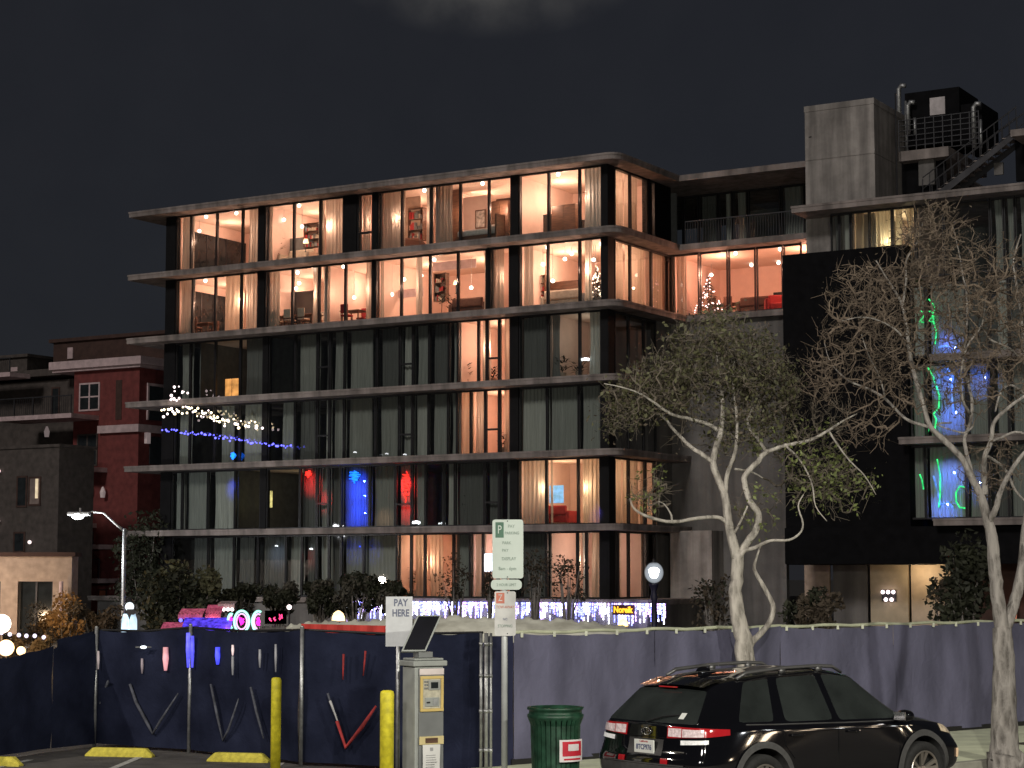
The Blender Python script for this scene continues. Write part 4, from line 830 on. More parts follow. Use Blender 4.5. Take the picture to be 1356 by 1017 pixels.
awn(244, 308, 818, 835, 51, mviolet, 'low blue violet lit awning just above the black fence')
awn(240, 272, 806, 813, 54, mpk, 'small salmon pink awning above the blue violet awning'); awn(275, 296, 801, 812, 54.5, mpk, 'tiny salmon pink awning right of the small salmon one')
awn(292, 314, 796, 799, 55, M['trim'], 'thin pale awning above the oval neon sign')
for px, py, l in ((383, 804, 'single small round white street light above the black fence'),):
    p = at(px, py, 55); r = empty('small_street_light', (p.x, p.y, 0)); tag(r, l, 'lamp'); MB().ball((0, 0, p.z), .07, 10, 6).build('globe', M['bulbp'], r); MB().tube([(0, 0, 0), (0, 0, p.z - .08)], .03, 6).build('post', M['rail'], r)
# orange lamps at the far left
for px, py, w_, s, l in ((2, 826, .42, 5, 'large white globe lamp at the left edge'), (8, 858, .36, 3.2, 'orange glowing globe lamp low at the left edge, under the white globe'), (28, 862, .2, 2.6, 'small orange globe lamp right of the low orange globe')):
    p = at(px, py, 44); r = empty('globe_lamp', (p.x, p.y, 0)); tag(r, l, 'lamp'); MB().ball((0, 0, p.z), w_ / 2, 16, 10).build('globe', glow('amber %d' % px, (1, .62, .32) if px > 4 else (1, .92, .8), s), r, smooth=True); MB().tube([(0, 0, 0), (0, 0, p.z - w_ / 2)], .03, 6).build('post', M['rail'], r)
    point('globe_glow', (p.x, p.y - .3, p.z + .1), 26, (1, .55, .25), .1)
r0 = None
P = [at(x, y, 42) for x, y in ((-5, 836), (2, 838), (13, 840), (25, 841), (35, 842), (46, 842), (58, 844))]
r = empty('string_lights', P[0]); tag(r, 'short string of purple white bulbs over the orange lit hedge at the left edge', 'string lights')
MB().tube([q - P[0] for q in P], .01, 4).build('cable', M['blackp'], r)
pb = MB().ball((0, 0, 0), .045, 8, 6).build('bulb', glow('purplish bulb', (.85, .75, 1), 1.6), r, smooth=True)
for q in P[1:]: o = pb.copy(); col.objects.link(o); o.parent = r; o.location = q - P[0]
# ------------------------------------------------------------------ tarps and banner on the cafe tent
def tarp(pts, Y, dep, label, m, name='tarpaulin'):
    A = [at(x, y, Y) for x, y, *_ in pts]; n = 90
    def fn(s, t):
        f = s * (len(A) - 1); j = min(int(f), len(A) - 2); f -= j; p = A[j].lerp(A[j + 1], f)
        zb = 1.55; fold = math.sin(s * 95 + t * 9) * .018 + math.sin(s * 41 - t * 12) * .018 + math.sin(s * 160 + 6 * t) * .010
        if t < .5:
            k = t / .5; return (p.x + fold * .5, p.y - dep * (1 - k) * .35 + fold * 1.5, zb + (p.z - zb) * k ** .6 + fold * (1 - k))
        k = (t - .5) / .5; return (p.x, p.y + dep * k, p.z + .02 * math.sin(s * 9) - .25 * k + fold)
    o = MB().grid(fn, n, 14).build(name, m, smooth=True); return tag(o, label, 'tarpaulin')
mt_ = mat('cream tarpaulin', (.82, .80, .66), .7, var=.3, scale=2.5, bump=.2)
tarp([(380, 829), (420, 824), (470, 821), (520, 820), (545, 818)], 41, 2.5, 'rumpled cream tarpaulin heaped above the red banner', mt_)
tarp([(548, 819), (600, 817), (650, 819), (700, 818), (750, 820), (790, 826), (834, 832)], 40, 2.5, 'long rumpled cream tarpaulin tapering to the right above the blue fence', mt_)
tarp([(340, 833), (360, 829), (385, 830)], 42, 2, 'small grey tarpaulin right of the neon signs', mat('grey tarpaulin', (.2, .19, .18), .8))
a = at(399, 826, 33); c = at(531, 838, 31.5); r = MB().grid(lambda s, t: (a.x + (c.x - a.x) * s, a.y + (c.y - a.y) * s + .02 * math.sin(s * 40), a.z + (1.85 - a.z) * t), 30, 2).build('banner', mat('red banner cloth', (.55, .045, .035), .7, var=.2)); tag(r, 'long red cloth banner along the top of the fence beside the pay sign', 'banner')
# ------------------------------------------------------------------ screened construction fences
navy = cloth_mat('navy fence screen', (.025, .030, .058), .05, scale=1.6, var=.5, stretch=(1, 1, 1)); blue = cloth_mat('blue grey fence screen', (.185, .184, .275), .05, scale=1.3, var=.45, stretch=(1.6, 1.6, .5)); mid = cloth_mat('dark blue fence screen', (.045, .05, .10), .05, scale=1.5, var=.5, stretch=(1.6, 1.6, .5))
def screen(p0, p1, h0, h1, m, parent, sag=.03, wr=.05, n=40, zb=.06):
    p0 = Vector(p0); p1 = Vector(p1); d = (p1 - p0); Ld = d.length; d.normalize(); nn = Vector((d.y, -d.x, 0)); ph = random.random() * 6
    def fn(s, t):
        ht = h0 + (h1 - h0) * s - sag * math.sin(PI * s) * 1.0 + .008 * math.sin(s * Ld * 9)
        z = zb + (ht - zb) * t; x = s * Ld
        w_ = wr * (math.sin(x * 2.6 + ph + math.sin(t * 4)) * .6 + math.sin(x * 7 + t * 2) * .3 + math.sin(t * 9 + x * 1.5) * .3) * math.sin(PI * min(1, s * 8 + .15) / 2)
        q = p0 + d * x + nn * (w_ + .03); return (q.x, q.y, z)
    return MB().grid(fn, n, 12).build('screen_panel', m, parent, smooth=True)
def post(x, y, hgt, parent, r=.03): MB().tube([(x, y, 0), (x, y, hgt)], r, 10).tube([(x, y, hgt), (x, y, hgt + .03)], [r * 1.3, .005], 10).build('post', M['metal'], parent, smooth=True)
fl_ = empty('black_fence', (0, 0, 0)); tag(fl_, 'black screened chain link fence with steel posts along the parking lot', 'fence')
PT = [on_ground(-140, 1024), on_ground(126, 989), on_ground(251, 997), on_ground(399, 1014), Vector((FA.x, FA.y, 0))]
HT = [1.55, 1.93, 2.0, 2.02, 2.02]
kx = on_ground(66, 996)
screen(PT[0], kx, 1.35, 1.70, navy, fl_, .02); screen(kx + Vector((0, .25, 0)), PT[1] + Vector((0, .1, 0)), 1.80, 1.93, navy, fl_, .0, .02, 10); screen(kx, PT[1], 1.66, 1.90, navy, fl_, .0, .03, 14)
for i in range(1, 4): screen(PT[i], PT[i + 1], HT[i], HT[i + 1], navy if i < 3 else navy, fl_, .04)
for i in (1, 2, 3): post(PT[i].x, PT[i].y - .08, HT[i] + .05, fl_)
post(PT[2].x + .12, PT[2].y - .06, HT[2] - .3, fl_, .02)
for i in (0, 1, 2, 3):
    d = (PT[i + 1] - PT[i])
    if i: MB().tube([PT[i] + Vector((0, 0, HT[i] + .01)), PT[i] + d * .5 + Vector((0, 0, (HT[i] + HT[i + 1]) / 2 - .03)), PT[i + 1] + Vector((0, 0, HT[i + 1] + .01))], .02, 8).build('top_rail', M['blackp'], fl_)
# V shaped wind vents, and glowing strips for light seen through the black screen
vm = mat('creased screen cloth', (.075, .08, .10), .8, var=.5, scale=9); vr = mat('red vent cloth', (.33, .03, .03), .8, var=.5, scale=6); vw = mat('white tape', (.6, .6, .6), .6)
def fence_pt(px, py, off=-.11):
    d = ray(px, py); best = None
    for i in range(4):
        a, c = PT[i], PT[i + 1]; e = c - a; n = Vector((e.y, -e.x, 0)).normalized(); t = (a + n * (-off) - CAM).dot(n) / d.dot(n); p = CAM + d * t; s = (p - a).dot(e) / e.dot(e)
        if -.02 <= s <= 1.02: return p
    return CAM + d * 30
def vent(pts, m, wd, name='vent_flap'):
    b = MB(); Q = [fence_pt(*p) for p in pts]; b.tube(Q, [wd] + [wd * 1.2] * (len(Q) - 2) + [wd * .6] if len(Q) > 2 else [wd, wd * .5], 5)
    return b.build(name, m, fl_, smooth=True)
vent([(143, 902), (138, 915), (132, 932)], vm, .02)
vent([(172, 906), (180, 930), (196, 960), (202, 972)], vm, .024); vent([(202, 972), (212, 955), (236, 918)], vm, .018)
vent([(279, 906), (288, 950), (295, 981)], vm, .02); vent([(295, 981), (303, 965), (316, 925)], vm, .016)
vent([(332, 910), (340, 945), (349, 978)], vm, .02)
vent([(434, 918), (440, 940)], vm, .02); vent([(437, 928), (448, 958)], vw, .022); vent([(446, 955), (458, 990), (480, 962), (498, 935)], vr, .028); vent([(455, 866), (454, 900)], vr, .02); vent([(484, 862), (481, 895)], vr, .018)
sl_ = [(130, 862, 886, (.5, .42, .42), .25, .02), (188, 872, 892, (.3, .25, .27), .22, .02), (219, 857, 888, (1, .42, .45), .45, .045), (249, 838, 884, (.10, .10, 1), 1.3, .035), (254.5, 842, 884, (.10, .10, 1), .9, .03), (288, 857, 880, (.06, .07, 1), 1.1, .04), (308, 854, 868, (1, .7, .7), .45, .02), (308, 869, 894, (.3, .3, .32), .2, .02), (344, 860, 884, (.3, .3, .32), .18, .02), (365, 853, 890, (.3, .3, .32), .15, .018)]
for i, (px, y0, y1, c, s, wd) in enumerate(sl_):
    m = glow('light through slit %d' % i, c, s, var=.5, scale=6); vent([(px, y0), (px, (y0 + y1) / 2), (px, y1)], m, wd, 'slit_glow')
p = fence_pt(190, 857, -.2); MB().ball((p.x, p.y, p.z), .055, 12, 8, sz=.45).build('lamp_glow', glow('lamp glow', (.85, .93, 1), 2.4), fl_, smooth=True); MB().tube([(p.x - .13, p.y, p.z), (p.x + .13, p.y, p.z)], .012, 6).build('clip', M['metal'], fl_)  # lamp glow from behind, built as a small glowing ball on the screen
fr_ = empty('blue_fence', (0, 0, 0)); tag(fr_, 'long blue grey screened fence behind the parked car and trees', 'fence')
L_ = 14.5; n = 5
screen(fp(0.02, 0), fp(.55, 0), 1.98, 2.0, mid, fr_, .02, .03, 8)
for i in range(n):
    t0 = .55 + (L_ - .55) * i / n; t1 = .55 + (L_ - .55) * (i + 1) / n
    screen(fp(t0, 0), fp(t1, 0), 2.0, 2.03 if i % 2 else 2.0, blue, fr_, .035, .04, 40, .16)
    if i: q = fp(t0, -.06); post(q[0], q[1], 1.98, fr_, .025)
MB().tube([fp(.4, 0, 2.01)] + [fp(.55 + (L_ - .55) * i / 40, .0, 2.02 + .012 * math.sin(i * 1.7)) for i in range(41)], .026, 8).build('top_rail', mat('pale rope rail', (.55, .58, .42), .7, var=.2), fr_)
MB().prism([fp(.5, -.04)[:2], fp(.5, .04)[:2], fp(L_, .04)[:2], fp(L_, -.04)[:2]], .121, .2).build('base_rail', M['blackp'], fr_)
for px, w_ in ((637, .022), (644, .03), (650, .02)):
    d = ray(px, 900); X = d.x / d.y * 28.3; b = MB(); b.tube([(X, 28.3, 0), (X, 28.3, 2.03)], w_, 10)
    for zz in (.35, .9, 1.4, 1.85): b.tube([(X, 28.3, zz), (X, 28.3, zz + .05)], w_ * 1.35, 10)
    b.build('gate_post', M['metal'], fr_, smooth=True)
for i in range(22):
    q = fp(.7 + i * .62, .03 , 1.95); MB().box(q[0] - .02, q[0] + .02, q[1] - .03, q[1] + .0, q[2], q[2] + .07).build('cable_tie', mat('pale tie', (.6, .62, .5), .7) if i == 0 else bpy.data.materials['pale tie'], fr_)
# ------------------------------------------------------------------ parking lot furniture
def bollard(px, D, ztop_px, label, r_=.085):
    X = ray(px, 950).x / ray(px, 950).y * D; zt = at(px, ztop_px, D).z; r = empty('bollard', (X, D, 0)); tag(r, label, 'bollard', 'yellow bollards')
    MB().lathe([(r_ , 0), (r_, zt - .04), (r_ * .92, zt - .015), (r_ * .6, zt)], n=24).build('post', M['yellow'], r, smooth=True, bevel=.0)
    MB().lathe([(r_ + .05, 0), (r_ + .05, .02)], n=20).build('base_plate', M['rail'], r)
    return r
bollard(365.5, 29.3, 897, 'yellow steel bollard standing alone at the end of the second wheel stop', .075)
bollard(512.5, 24.2, 914, 'yellow steel bollard beside the parking pay station', .085)
ws = None
for px0, px1, yb, lab in ((115, 203, 1003, 'chipped yellow wheel stop under the first fence post'), (276, 357, 1010, 'yellow wheel stop ending at the tall bollard'), (-45, 28, 1015, 'yellow wheel stop cut by the left edge of the view')):
    a = on_ground(px0, yb - 2); c = on_ground(px1, yb); d = (c - a); Lw = d.length; rz = math.atan2(d.y, d.x)
    b = MB(); pr = [(-.09, 0), (-.085, .07), (-.05, .135), (.05, .135), (.085, .07), (.09, 0)]
    n_ = 14
    def fn(s, t, Lw=Lw):
        x = Lw * s; e = min(s, 1 - s) * Lw; k = min(1, .25 + e / .16); j = t * 5; i0 = min(int(j), 4); f = j - i0
        y = pr[i0][0] * (1 - f) + pr[i0 + 1][0] * f; z = pr[i0][1] * (1 - f) + pr[i0 + 1][1] * f; return (x, y * (.8 + .2 * k), z * k)
    b.grid(fn, 30, 10); 
    for s in (0, 1):
        b.face([fn(s, t / 5) for t in range(6)])
    o = b.build('wheel_stop', M['yellow2'], loc=(a.x, a.y, .004), rot=(0, 0, rz), smooth=False); tag(o, lab, 'wheel stop', 'yellow wheel stops')
# pay station
D = 24.5; X = ray(560, 900).x / ray(560, 900).y * D; zt = at(560, 871, D).z
ks = empty('pay_station', (X, D, .12), math.radians(30)); tag(ks, 'grey parking pay station with solar panel, yellow framed keypad and a taped paper notice', 'parking meter')
kz = zt - .12; kg = mat('grey green metal', (.34, .36, .34), .5, .2, var=.15, scale=5, rvar=.08); kf = mat('dark grey panel', (.20, .21, .21), .5, .2, var=.15); kyel = mat('ochre plate', (.62, .46, .16), .55, var=.15)
MB().box(-.20, .20, -.17, .17, 0.02, kz - .10).build('cabinet', kg, ks, bevel=.02)
MB().prism([(-.235, -.205), (.235, -.205), (.235, .19), (-.235, .19)], kz - .098, kz - .03).prism([(-.20, -.17), (.20, -.17), (.20, .16), (-.20, .16)], kz - .029, kz).build('top_cap', kg, ks, bevel=.012)
MB().box(-.15, .19, -.19, -.171, .25, kz - .12).build('front_panel', kf, ks, bevel=.006)
MB().box(-.148, .188, -.203, -.191, kz - .20, kz - .125).build('header_plate', mat('pink grey plate', (.62, .55, .53), .5), ks, bevel=.003)
fz1 = kz - .215; fz0 = fz1 - .43
b = MB(); t = .035; b.box(-.14, .18, -.212, -.192, fz0, fz0 + t).box(-.14, .18, -.212, -.192, fz1 - t, fz1).box(-.14, -.14 + t, -.211, -.192, fz0 + t, fz1 - t).box(.18 - t, .18, -.211, -.192, fz0 + t, fz1 - t).build('keypad_frame', kyel, ks, bevel=.003)
MB().box(-.10, .14, -.203, -.193, fz0 + t + .002, fz1 - t - .002).build('keypad_plate', mat('beige plate', (.5, .47, .36), .5, var=.2, scale=20), ks)
sc = MB().box(-.03, .13, -.216, -.2035, fz1 - .17, fz1 - .05).build('display_housing', mat('display bezel', (.34, .35, .33), .4), ks, bevel=.004)
MB().box(.0, .10, -.219, -.2165, fz1 - .15, fz1 - .075).build('display', M['dkglass'], sc)
for i in range(3):
    for j in range(2): MB().box(-.085 + j * .028, -.065 + j * .028, -.212, -.2035, fz1 - .08 - i * .04, fz1 - .055 - i * .04).build('button', kf, ks, bevel=.003)
MB().box(-.08, .12, -.214, -.2035, fz0 + .06, fz0 + .17).build('card_slot_plate', kg, ks, bevel=.005); MB().box(-.06, -.01, -.219, -.2145, fz0 + .10, fz0 + .12).build('card_slot', M['blackp'], ks); MB().box(.03, .09, -.219, -.2145, fz0 + .08, fz0 + .15).build('coin_slot', M['metal'], ks)
nz = fz0 - .40
MB().box(-.15, .185, -.208, -.192, nz, nz + .10).build('tape', mat('masking tape', (.62, .52, .26), .8), ks, bevel=.004); MB().box(-.07, .10, -.214, -.2085, nz + .02, nz + .08).build('receipt_slot', M['wood'], ks)
MB().grid(lambda s, t: (-.11 + .24 * s, -.212 - .008 * math.sin(3 * t + 2 * s), nz + .0 - .36 * t), 6, 8).build('paper_notice', mat('white paper', (.72, .72, .70), .8, var=.05), ks)
b = MB(); b.box(-.012, .03, -.2235, -.2225, nz - .075, nz - .035)
for j in range(7): b.box(-.07, random.uniform(.05, .09), -.2235, -.2225, nz - .13 - j * .028, nz - .124 - j * .028)
b.build('notice_print', mat('faint grey print', (.35, .35, .36), .8), ks)
# solar panel on top: parallelogram tilted back to the right
pz = kz + .02
pw = Vector((.30, .05, 0)); pl = Vector((.19, .22, .44)); pn = pw.cross(pl).normalized() * -1
rzm = Matrix.Rotation(-math.radians(30), 3, 'Z'); pw = rzm @ pw; pl = rzm @ pl; pn = rzm @ pn
o0 = rzm @ Vector((-.27, -.12, 0)) + Vector((0, 0, pz + .045))
def slabq(o, a, c, n_, th, nm, m):
    v = [o, o + a, o + a + c, o + c]; b = MB(); bb = [p + n_ * th for p in v]
    b.v = [tuple(p) for p in v + bb]; b.f = [(0, 3, 2, 1), (4, 5, 6, 7), (0, 1, 5, 4), (1, 2, 6, 5), (2, 3, 7, 6), (3, 0, 4, 7)]; b.m = [0] * 6
    return b.build(nm, m, ks, bevel=.004)
slabq(o0, pw, pl, pn, -.05, 'solar_panel_frame', kg)
if pn.y > 0 and False: pass
for sgn in (1, -1): slabq(o0 + pw * .07 + pl * .04 + pn * (.002 if sgn > 0 else -.056), pw * .86, pl * .92, pn, .004 if sgn > 0 else -.001, 'solar_cell', M['dkglass'] if False else mat('solar cell %d' % sgn, (.006, .006, .01), .25, var=.3))
MB().box(-.10, .10, -.08, .08, kz + .001, kz + .075).build('panel_mount', kf, ks, bevel=.01)
# pay here sign on its own post
D = 25.0; a = at(511, 790, D); c = at(546, 856, D); X = at(527, 860, D).x
r = empty('pay_here_sign', (X, D, .12)); tag(r, 'white PAY HERE sign on a thin post behind the pay station', 'sign')
MB().tube([(0, .03, 0), (0, .03, a.z - .15)], .026, 10).build('post', M['metal'], r, smooth=True)
wplate = mat('white sign plate', (.66, .68, .70), .45, var=.08, scale=10); ink = mat('dark ink', (.16, .18, .26), .6)
cx = (a.x + c.x) / 2 - X; hw = (c.x - a.x) / 2; z0, z1 = c.z - .12, a.z - .12
pl_ = MB().box(cx - hw, cx + hw, -.005, .0, z0, z1).build('plate', wplate, r)
text('lettering', 'PAY', .125, ink, r, (cx + .02, -.008, z1 - .08), sx=.8, bold=.003); text('lettering', 'HERE', .125, ink, r, (cx + .02, -.008, z1 - .21), sx=.74, bold=.003)
# tall parking rules sign
D = 25.2; X = at(668, 900, D).x; r = empty('parking_sign', (X, D, .12)); tag(r, 'tall pole with large pale green parking rules sign above oval and tow away plates', 'sign')
def zz(py): return at(668, py, D).z - .12
def xx(px): return at(px, 760, D).x - X
MB().tube([(-.0, .046, 0), (.0, .046, zz(690))], .04, 12).build('pole', mat('painted steel pole', (.50, .52, .52), .5, .3, var=.15), r, smooth=True)
def rplate(x0, x1, z0, z1, rad, m, y=-.006, nm='plate'):
    P = []
    for cx_, cz_, a0 in ((x1 - rad, z1 - rad, 0), (x0 + rad, z1 - rad, PI / 2), (x0 + rad, z0 + rad, PI), (x1 - rad, z0 + rad, 1.5 * PI)):
        P += [(cx_ + rad * math.cos(a0 + i * PI / 10), cz_ + rad * math.sin(a0 + i * PI / 10)) for i in range(6)]
    b = MB(); n_ = len(P); b.v = [(x, y, z) for x, z in P] + [(x, y + .006, z) for x, z in P]; b.f = [tuple(range(n_)), tuple(reversed(range(n_, 2 * n_)))] + [(i, n_ + i, n_ + (i + 1) % n_, (i + 1) % n_) for i in range(n_)]; b.m = [0] * (n_ + 2)
    bm = b.build(nm, m, r); return bm
mint = mat('mint sign face', (.56, .64, .58), .4, var=.06); gink = mat('green ink', (.07, .17, .11), .5); gin2 = mat('faded green ink', (.24, .32, .27), .5); rink = mat('faded red ink', (.58, .18, .12), .5)
tl = .022
def tilt(o): o.rotation_euler.y = .035; return o
x0, x1 = xx(652), xx(693)
rplate(x0, x1, zz(766), zz(688), .035, mint)
b = MB(); bx0, bx1, bz1, bz0 = xx(656), xx(667), zz(691.5), zz(712); t = .009
b.box(bx0, bx1, -.0082, -.0065, bz0, bz1); b.build('parking_symbol', gink, r); text('parking_symbol', 'P', .15, mint, r, ((bx0 + bx1) / 2, -.0105, (bz0 + bz1) / 2), sx=.72, depth=.0012)
for s, px, py, sz, m_ in (('PAY', 677, 697, .058, gin2), ('PARKING', 678, 706, .052, gin2), ('PARK', 671, 719, .055, gin2), ('PAY', 669, 729, .055, gin2), ('DISPLAY', 674, 740, .058, gin2), ('8am - 6pm', 672, 753, .062, gin2)):
    text('lettering', s, sz, m_, r, (xx(px), -.009, zz(py)), sx=.85)
rplate(xx(650), xx(691), zz(781), zz(767.5), .055, mint, nm='oval_plate'); text('lettering', '2 HOUR LIMIT', .05, gin2, r, (xx(670.5), -.009, zz(774.5)), sx=.8)
rplate(xx(655), xx(683), zz(842), zz(783), .03, mat('white tow sign', (.62, .62, .60), .45), nm='tow_away_plate')
MB().box(xx(657), xx(668), -.0082, -.0065, zz(799), zz(785)).build('tow_symbol', rink, r); text('tow_symbol', 'Z', .12, bpy.data.materials['white tow sign'], r, (xx(662.5), -.0105, zz(792)), sx=.7, depth=.001)
for s, py, sz, m_ in (('TOW-AWAY', 804, .05, rink), ('NO', 820, .045, ink), ('STOPPING', 829, .05, gin2)): text('lettering', s, sz, m_, r, (xx(669), -.009, zz(py)), sx=.8)
for py in (690, 764, 785, 839): MB().lathe([(.008, 0), (.006, .006)], n=8).build('bolt', M['rail'], r, loc=(xx(672), -.007, zz(py)), rot=(PI / 2, 0, 0))
# green slatted litter bin
D = 24.8; cx = at(735.5, 950, D).x; R0 = at(773, 950, D).x - cx; zt = at(735, 936, D).z - .12
r = empty('litter_bin', (cx, D, .12)); tag(r, 'round dark green slatted litter bin with a red and white sticker', 'litter bin')
gg = mat('dark green paint', (.014, .055, .030), .45, var=.5, rvar=.15, scale=9, detail=10); Rb = R0 * .90
for k in range(30):
    a = 2 * PI * k / 30; b = MB(); w_ = .026; e = Vector((-math.sin(a), math.cos(a), 0)); n_ = Vector((math.cos(a), math.sin(a), 0))
    P = [(Rb * .90, .1), (Rb * .95, .5), (Rb * .98, zt - .22), (R0 * .98, zt - .13)]
    for i in range(3):
        A = n_ * P[i][0] + Vector((0, 0, P[i][1])); B = n_ * P[i + 1][0] + Vector((0, 0, P[i + 1][1])); b.face([A - e * w_, A + e * w_, B + e * w_, B - e * w_]); b.face([A - e * w_ - n_ * .012, B - e * w_ - n_ * .012, B + e * w_ - n_ * .012, A + e * w_ - n_ * .012]); b.face([A - e * w_, B - e * w_, B - e * w_ - n_ * .012, A - e * w_ - n_ * .012]); b.face([A + e * w_, A + e * w_ - n_ * .012, B + e * w_ - n_ * .012, B + e * w_])
    b.build('slat', gg, r)
MB().lathe([(R0 * .93, zt - .16), (R0 * .99, zt - .13), (R0 * 1.0, zt - .09), (R0 * .94, zt - .085), (R0 * .93, zt - .04), (R0 * .99, zt - .03), (R0, zt), (R0 * .86, zt + .004), (R0 * .84, zt - .12)], n=40).build('rim', gg, r, smooth=True)
MB().lathe([(Rb * .80, .06), (Rb * .82, zt - .17)], n=28).build('liner', M['black'], r); MB().lathe([(Rb * .93, .03), (Rb * .95, .12), (Rb * .9, .13)], n=40).build('base_ring', gg, r)
sx0, sx1 = at(740, 990, D).x - cx, at(770, 990, D).x - cx; sz1, sz0 = at(755, 977, D).z - .12, at(755, 1006, D).z - .12
def cyl(a0, a1, zA, zB, rr, nm, m):
    return MB().grid(lambda s, t: (rr * math.sin(a0 + (a1 - a0) * s), -rr * math.cos(a0 + (a1 - a0) * s), zA + (zB - zA) * t), 10, 2).build(nm, m, r)
aa0, aa1 = math.asin(sx0 / R0), math.asin(min(.99, sx1 / R0))
cyl(aa0, aa1, sz0, sz1, R0 + .002, 'sticker', mat('white sticker', (.72, .68, .68), .5)); dz = sz1 - sz0; da = aa1 - aa0
cyl(aa0 + .1 * da, aa1 - .1 * da, sz0 + .26 * dz, sz1 - .08 * dz, R0 + .005, 'sticker_print', mat('red sticker print', (.55, .02, .04), .5)); cyl(aa0 + .3 * da, aa1 - .25 * da, sz0 + .5 * dz, sz1 - .2 * dz, R0 + .008, 'sticker_print', bpy.data.materials['white sticker'])
cyl(aa0 + .15 * da, aa1 - .15 * da, sz0 + .08 * dz, sz0 + .16 * dz, R0 + .005, 'sticker_print', bpy.data.materials['red sticker print'])
# ------------------------------------------------------------------ buildings on the left
def lhit(px, py, base, ang):
    u = Vector((math.cos(ang), math.sin(ang), 0)); v = Vector((-u.y, u.x, 0)); d = ray(px, py); t = (base - CAM).dot(v) / d.dot(v); p = CAM + d * t; return (p - base).dot(u), p.z
def lbase(px, Y): p = at(px, 762, Y); return Vector((p.x, p.y, 0))
# red building, corner towards the viewer at px 180
rbse = lbase(180, 108); rbd = empty('red_building', rbse, UA); tag(rbd, 'dark red stucco apartment building with pale cornice and balconies on the left', 'building')
R = lambda px, py: lhit(px, py, rbse, UA)
def sideR(px, py):
    d = ray(px, py); t = (rbse - CAM).dot(U) / d.dot(U); p = CAM + d * t; return (p - rbse).dot(V), p.z
zc1 = R(180, 473)[1]; zc0 = R(180, 487)[1]; zb1 = R(180, 562)[1]; zb0 = R(180, 572)[1]; xl = R(98, 520)[0]; xl2 = R(-60, 520)[0]; zz0 = 0
vd = sideR(235, 520)[0]
MB().box(xl, 0, 0, vd, 0, zc0).build('wall', M['red'], rbd)
MB().box(xl2, xl - .003, 1.2, vd, 0, zc0 - .2).build('wall', M['grey'], rbd)
MB().box(xl - 1.5, .5, -.5, vd + .2, zc0 + .15, zc1).box(xl - 1.4, .32, -.32, vd, zc0 + .002, zc0 + .148).build('cornice', M['trim'], rbd)
MB().box(xl2, xl - 1.6, .6, vd, zc0 + .0, zc1 - .2).build('cornice', M['grey'], rbd)
MB().box(R(133, 560)[0], .2, -.25, vd, zb0, zb1).build('band', M['trim'], rbd)
zt = R(120, 441)[1]; MB().box(R(30, 450)[0], R(205, 450)[0] + 1.5, 2.5, vd + 2, zc1 + .01, zt).build('rooftop_block', M['brown'], rbd); MB().box(R(30, 450)[0] - .2, R(205, 450)[0] + 1.7, 2.3, vd + 2.2, zt + .001, zt + .2).build('parapet', M['brown'], rbd)
MB().box(R(50, 460)[0], R(57, 460)[0], 2.4, 2.48, R(50, 470)[1], R(50, 455)[1]).build('vent', M['trim'], rbd)
def bwin(parent, x0, x1, z0, z1, y=-.06, mm='trim', lit=None, bars=True):
    b = MB(); t = .09; ym = y + .05
    b.box(x0, x1, y, ym, z0, z0 + t).box(x0, x1, y, ym, z1 - t, z1).box(x0, x0 + t, y + .003, ym, z0 + t, z1 - t).box(x1 - t, x1, y + .003, ym, z0 + t, z1 - t)
    if bars:
        xm = (x0 + x1) / 2; zm = z0 + (z1 - z0) * .5; b.box(xm - .05, xm + .05, y + .005, ym, z0 + t, z1 - t); b.box(x0 + t, xm - .05, y + .007, ym, zm - .04, zm + .04); b.box(xm + .05, x1 - t, y + .007, ym, zm - .04, zm + .04)
    f = b.build('window', M[mm], parent); MB().box(x0 + t, x1 - t, y + .02, y + .04, z0 + t, z1 - t).build('pane', lit or M['dkglass'], f); return f
a_, zA = R(105, 545); c_, zB = R(133, 506); bwin(rbd, a_, c_, zA, zB)
a_, zA = R(102, 618); c_, zB = R(130, 574); bwin(rbd, a_, c_, zA, zB, mm='grey')
a_, zA = R(153, 556); c_, zB = R(162, 503); MB().box(a_, c_, -.03, -.003, zA, zB).build('recess', M['brown'], rbd)
v0, zA = sideR(196, 556); v1_, zB = sideR(206, 512)
b = MB(); b.box(.01, .06, v0, v1_ + .8, zA, zB).build('window', M['dkglass'], rbd); MB().box(.01, .09, v0 - .15, v0 - .02, zA, zB).box(.01, .09, v0 - .15, v1_ + .9, zB + .01, zB + .15).build('window_trim', M['trim'], rbd)
v0, zA = sideR(197, 615); MB().box(.01, .08, v0, v0 + 2.6, zA, sideR(197, 578)[1]).build('window', M['dkglass'], rbd); v0, zz_ = sideR(191, 580); MB().box(.01, .2, v0, v0 + .3, zz_ - .3, zz_ + .3).build('wall_lantern', mat('dim lantern', (.5, .4, .38), .6, emit=(.5, .4, .4), es=.25), rbd)
def balcony(parent, px0, px1, pyf, pyt, R_, dep=1.6, y0=0.0, gl='balg'):
    x0, zf = R_(px0, pyf); x1, _ = R_(px1, pyf); zt_ = R_(px1, pyt)[1]
    s = MB().box(x0, x1, y0 - dep, y0 - .003, zf - .25, zf).build('balcony_slab', M['trim'], parent)
    b = MB(); b.box(x0, x1, y0 - dep - .02, y0 - dep + .03, zt_, zt_ + .06)
    n_ = max(3, int((x1 - x0) / 1.3))
    for i in range(n_ + 1): x = x0 + (x1 - x0) * i / n_; b.box(x - .03, x + .03, y0 - dep - .04, y0 - dep - .005, zf, zt_)
    for i in range(int((x1 - x0) / .16)): x = x0 + .16 * i; b.box(x - .01, x + .01, y0 - dep + .031, y0 - dep + .045, zf + .05, zt_)
    b.build('balcony_railing', M['rail'], parent)
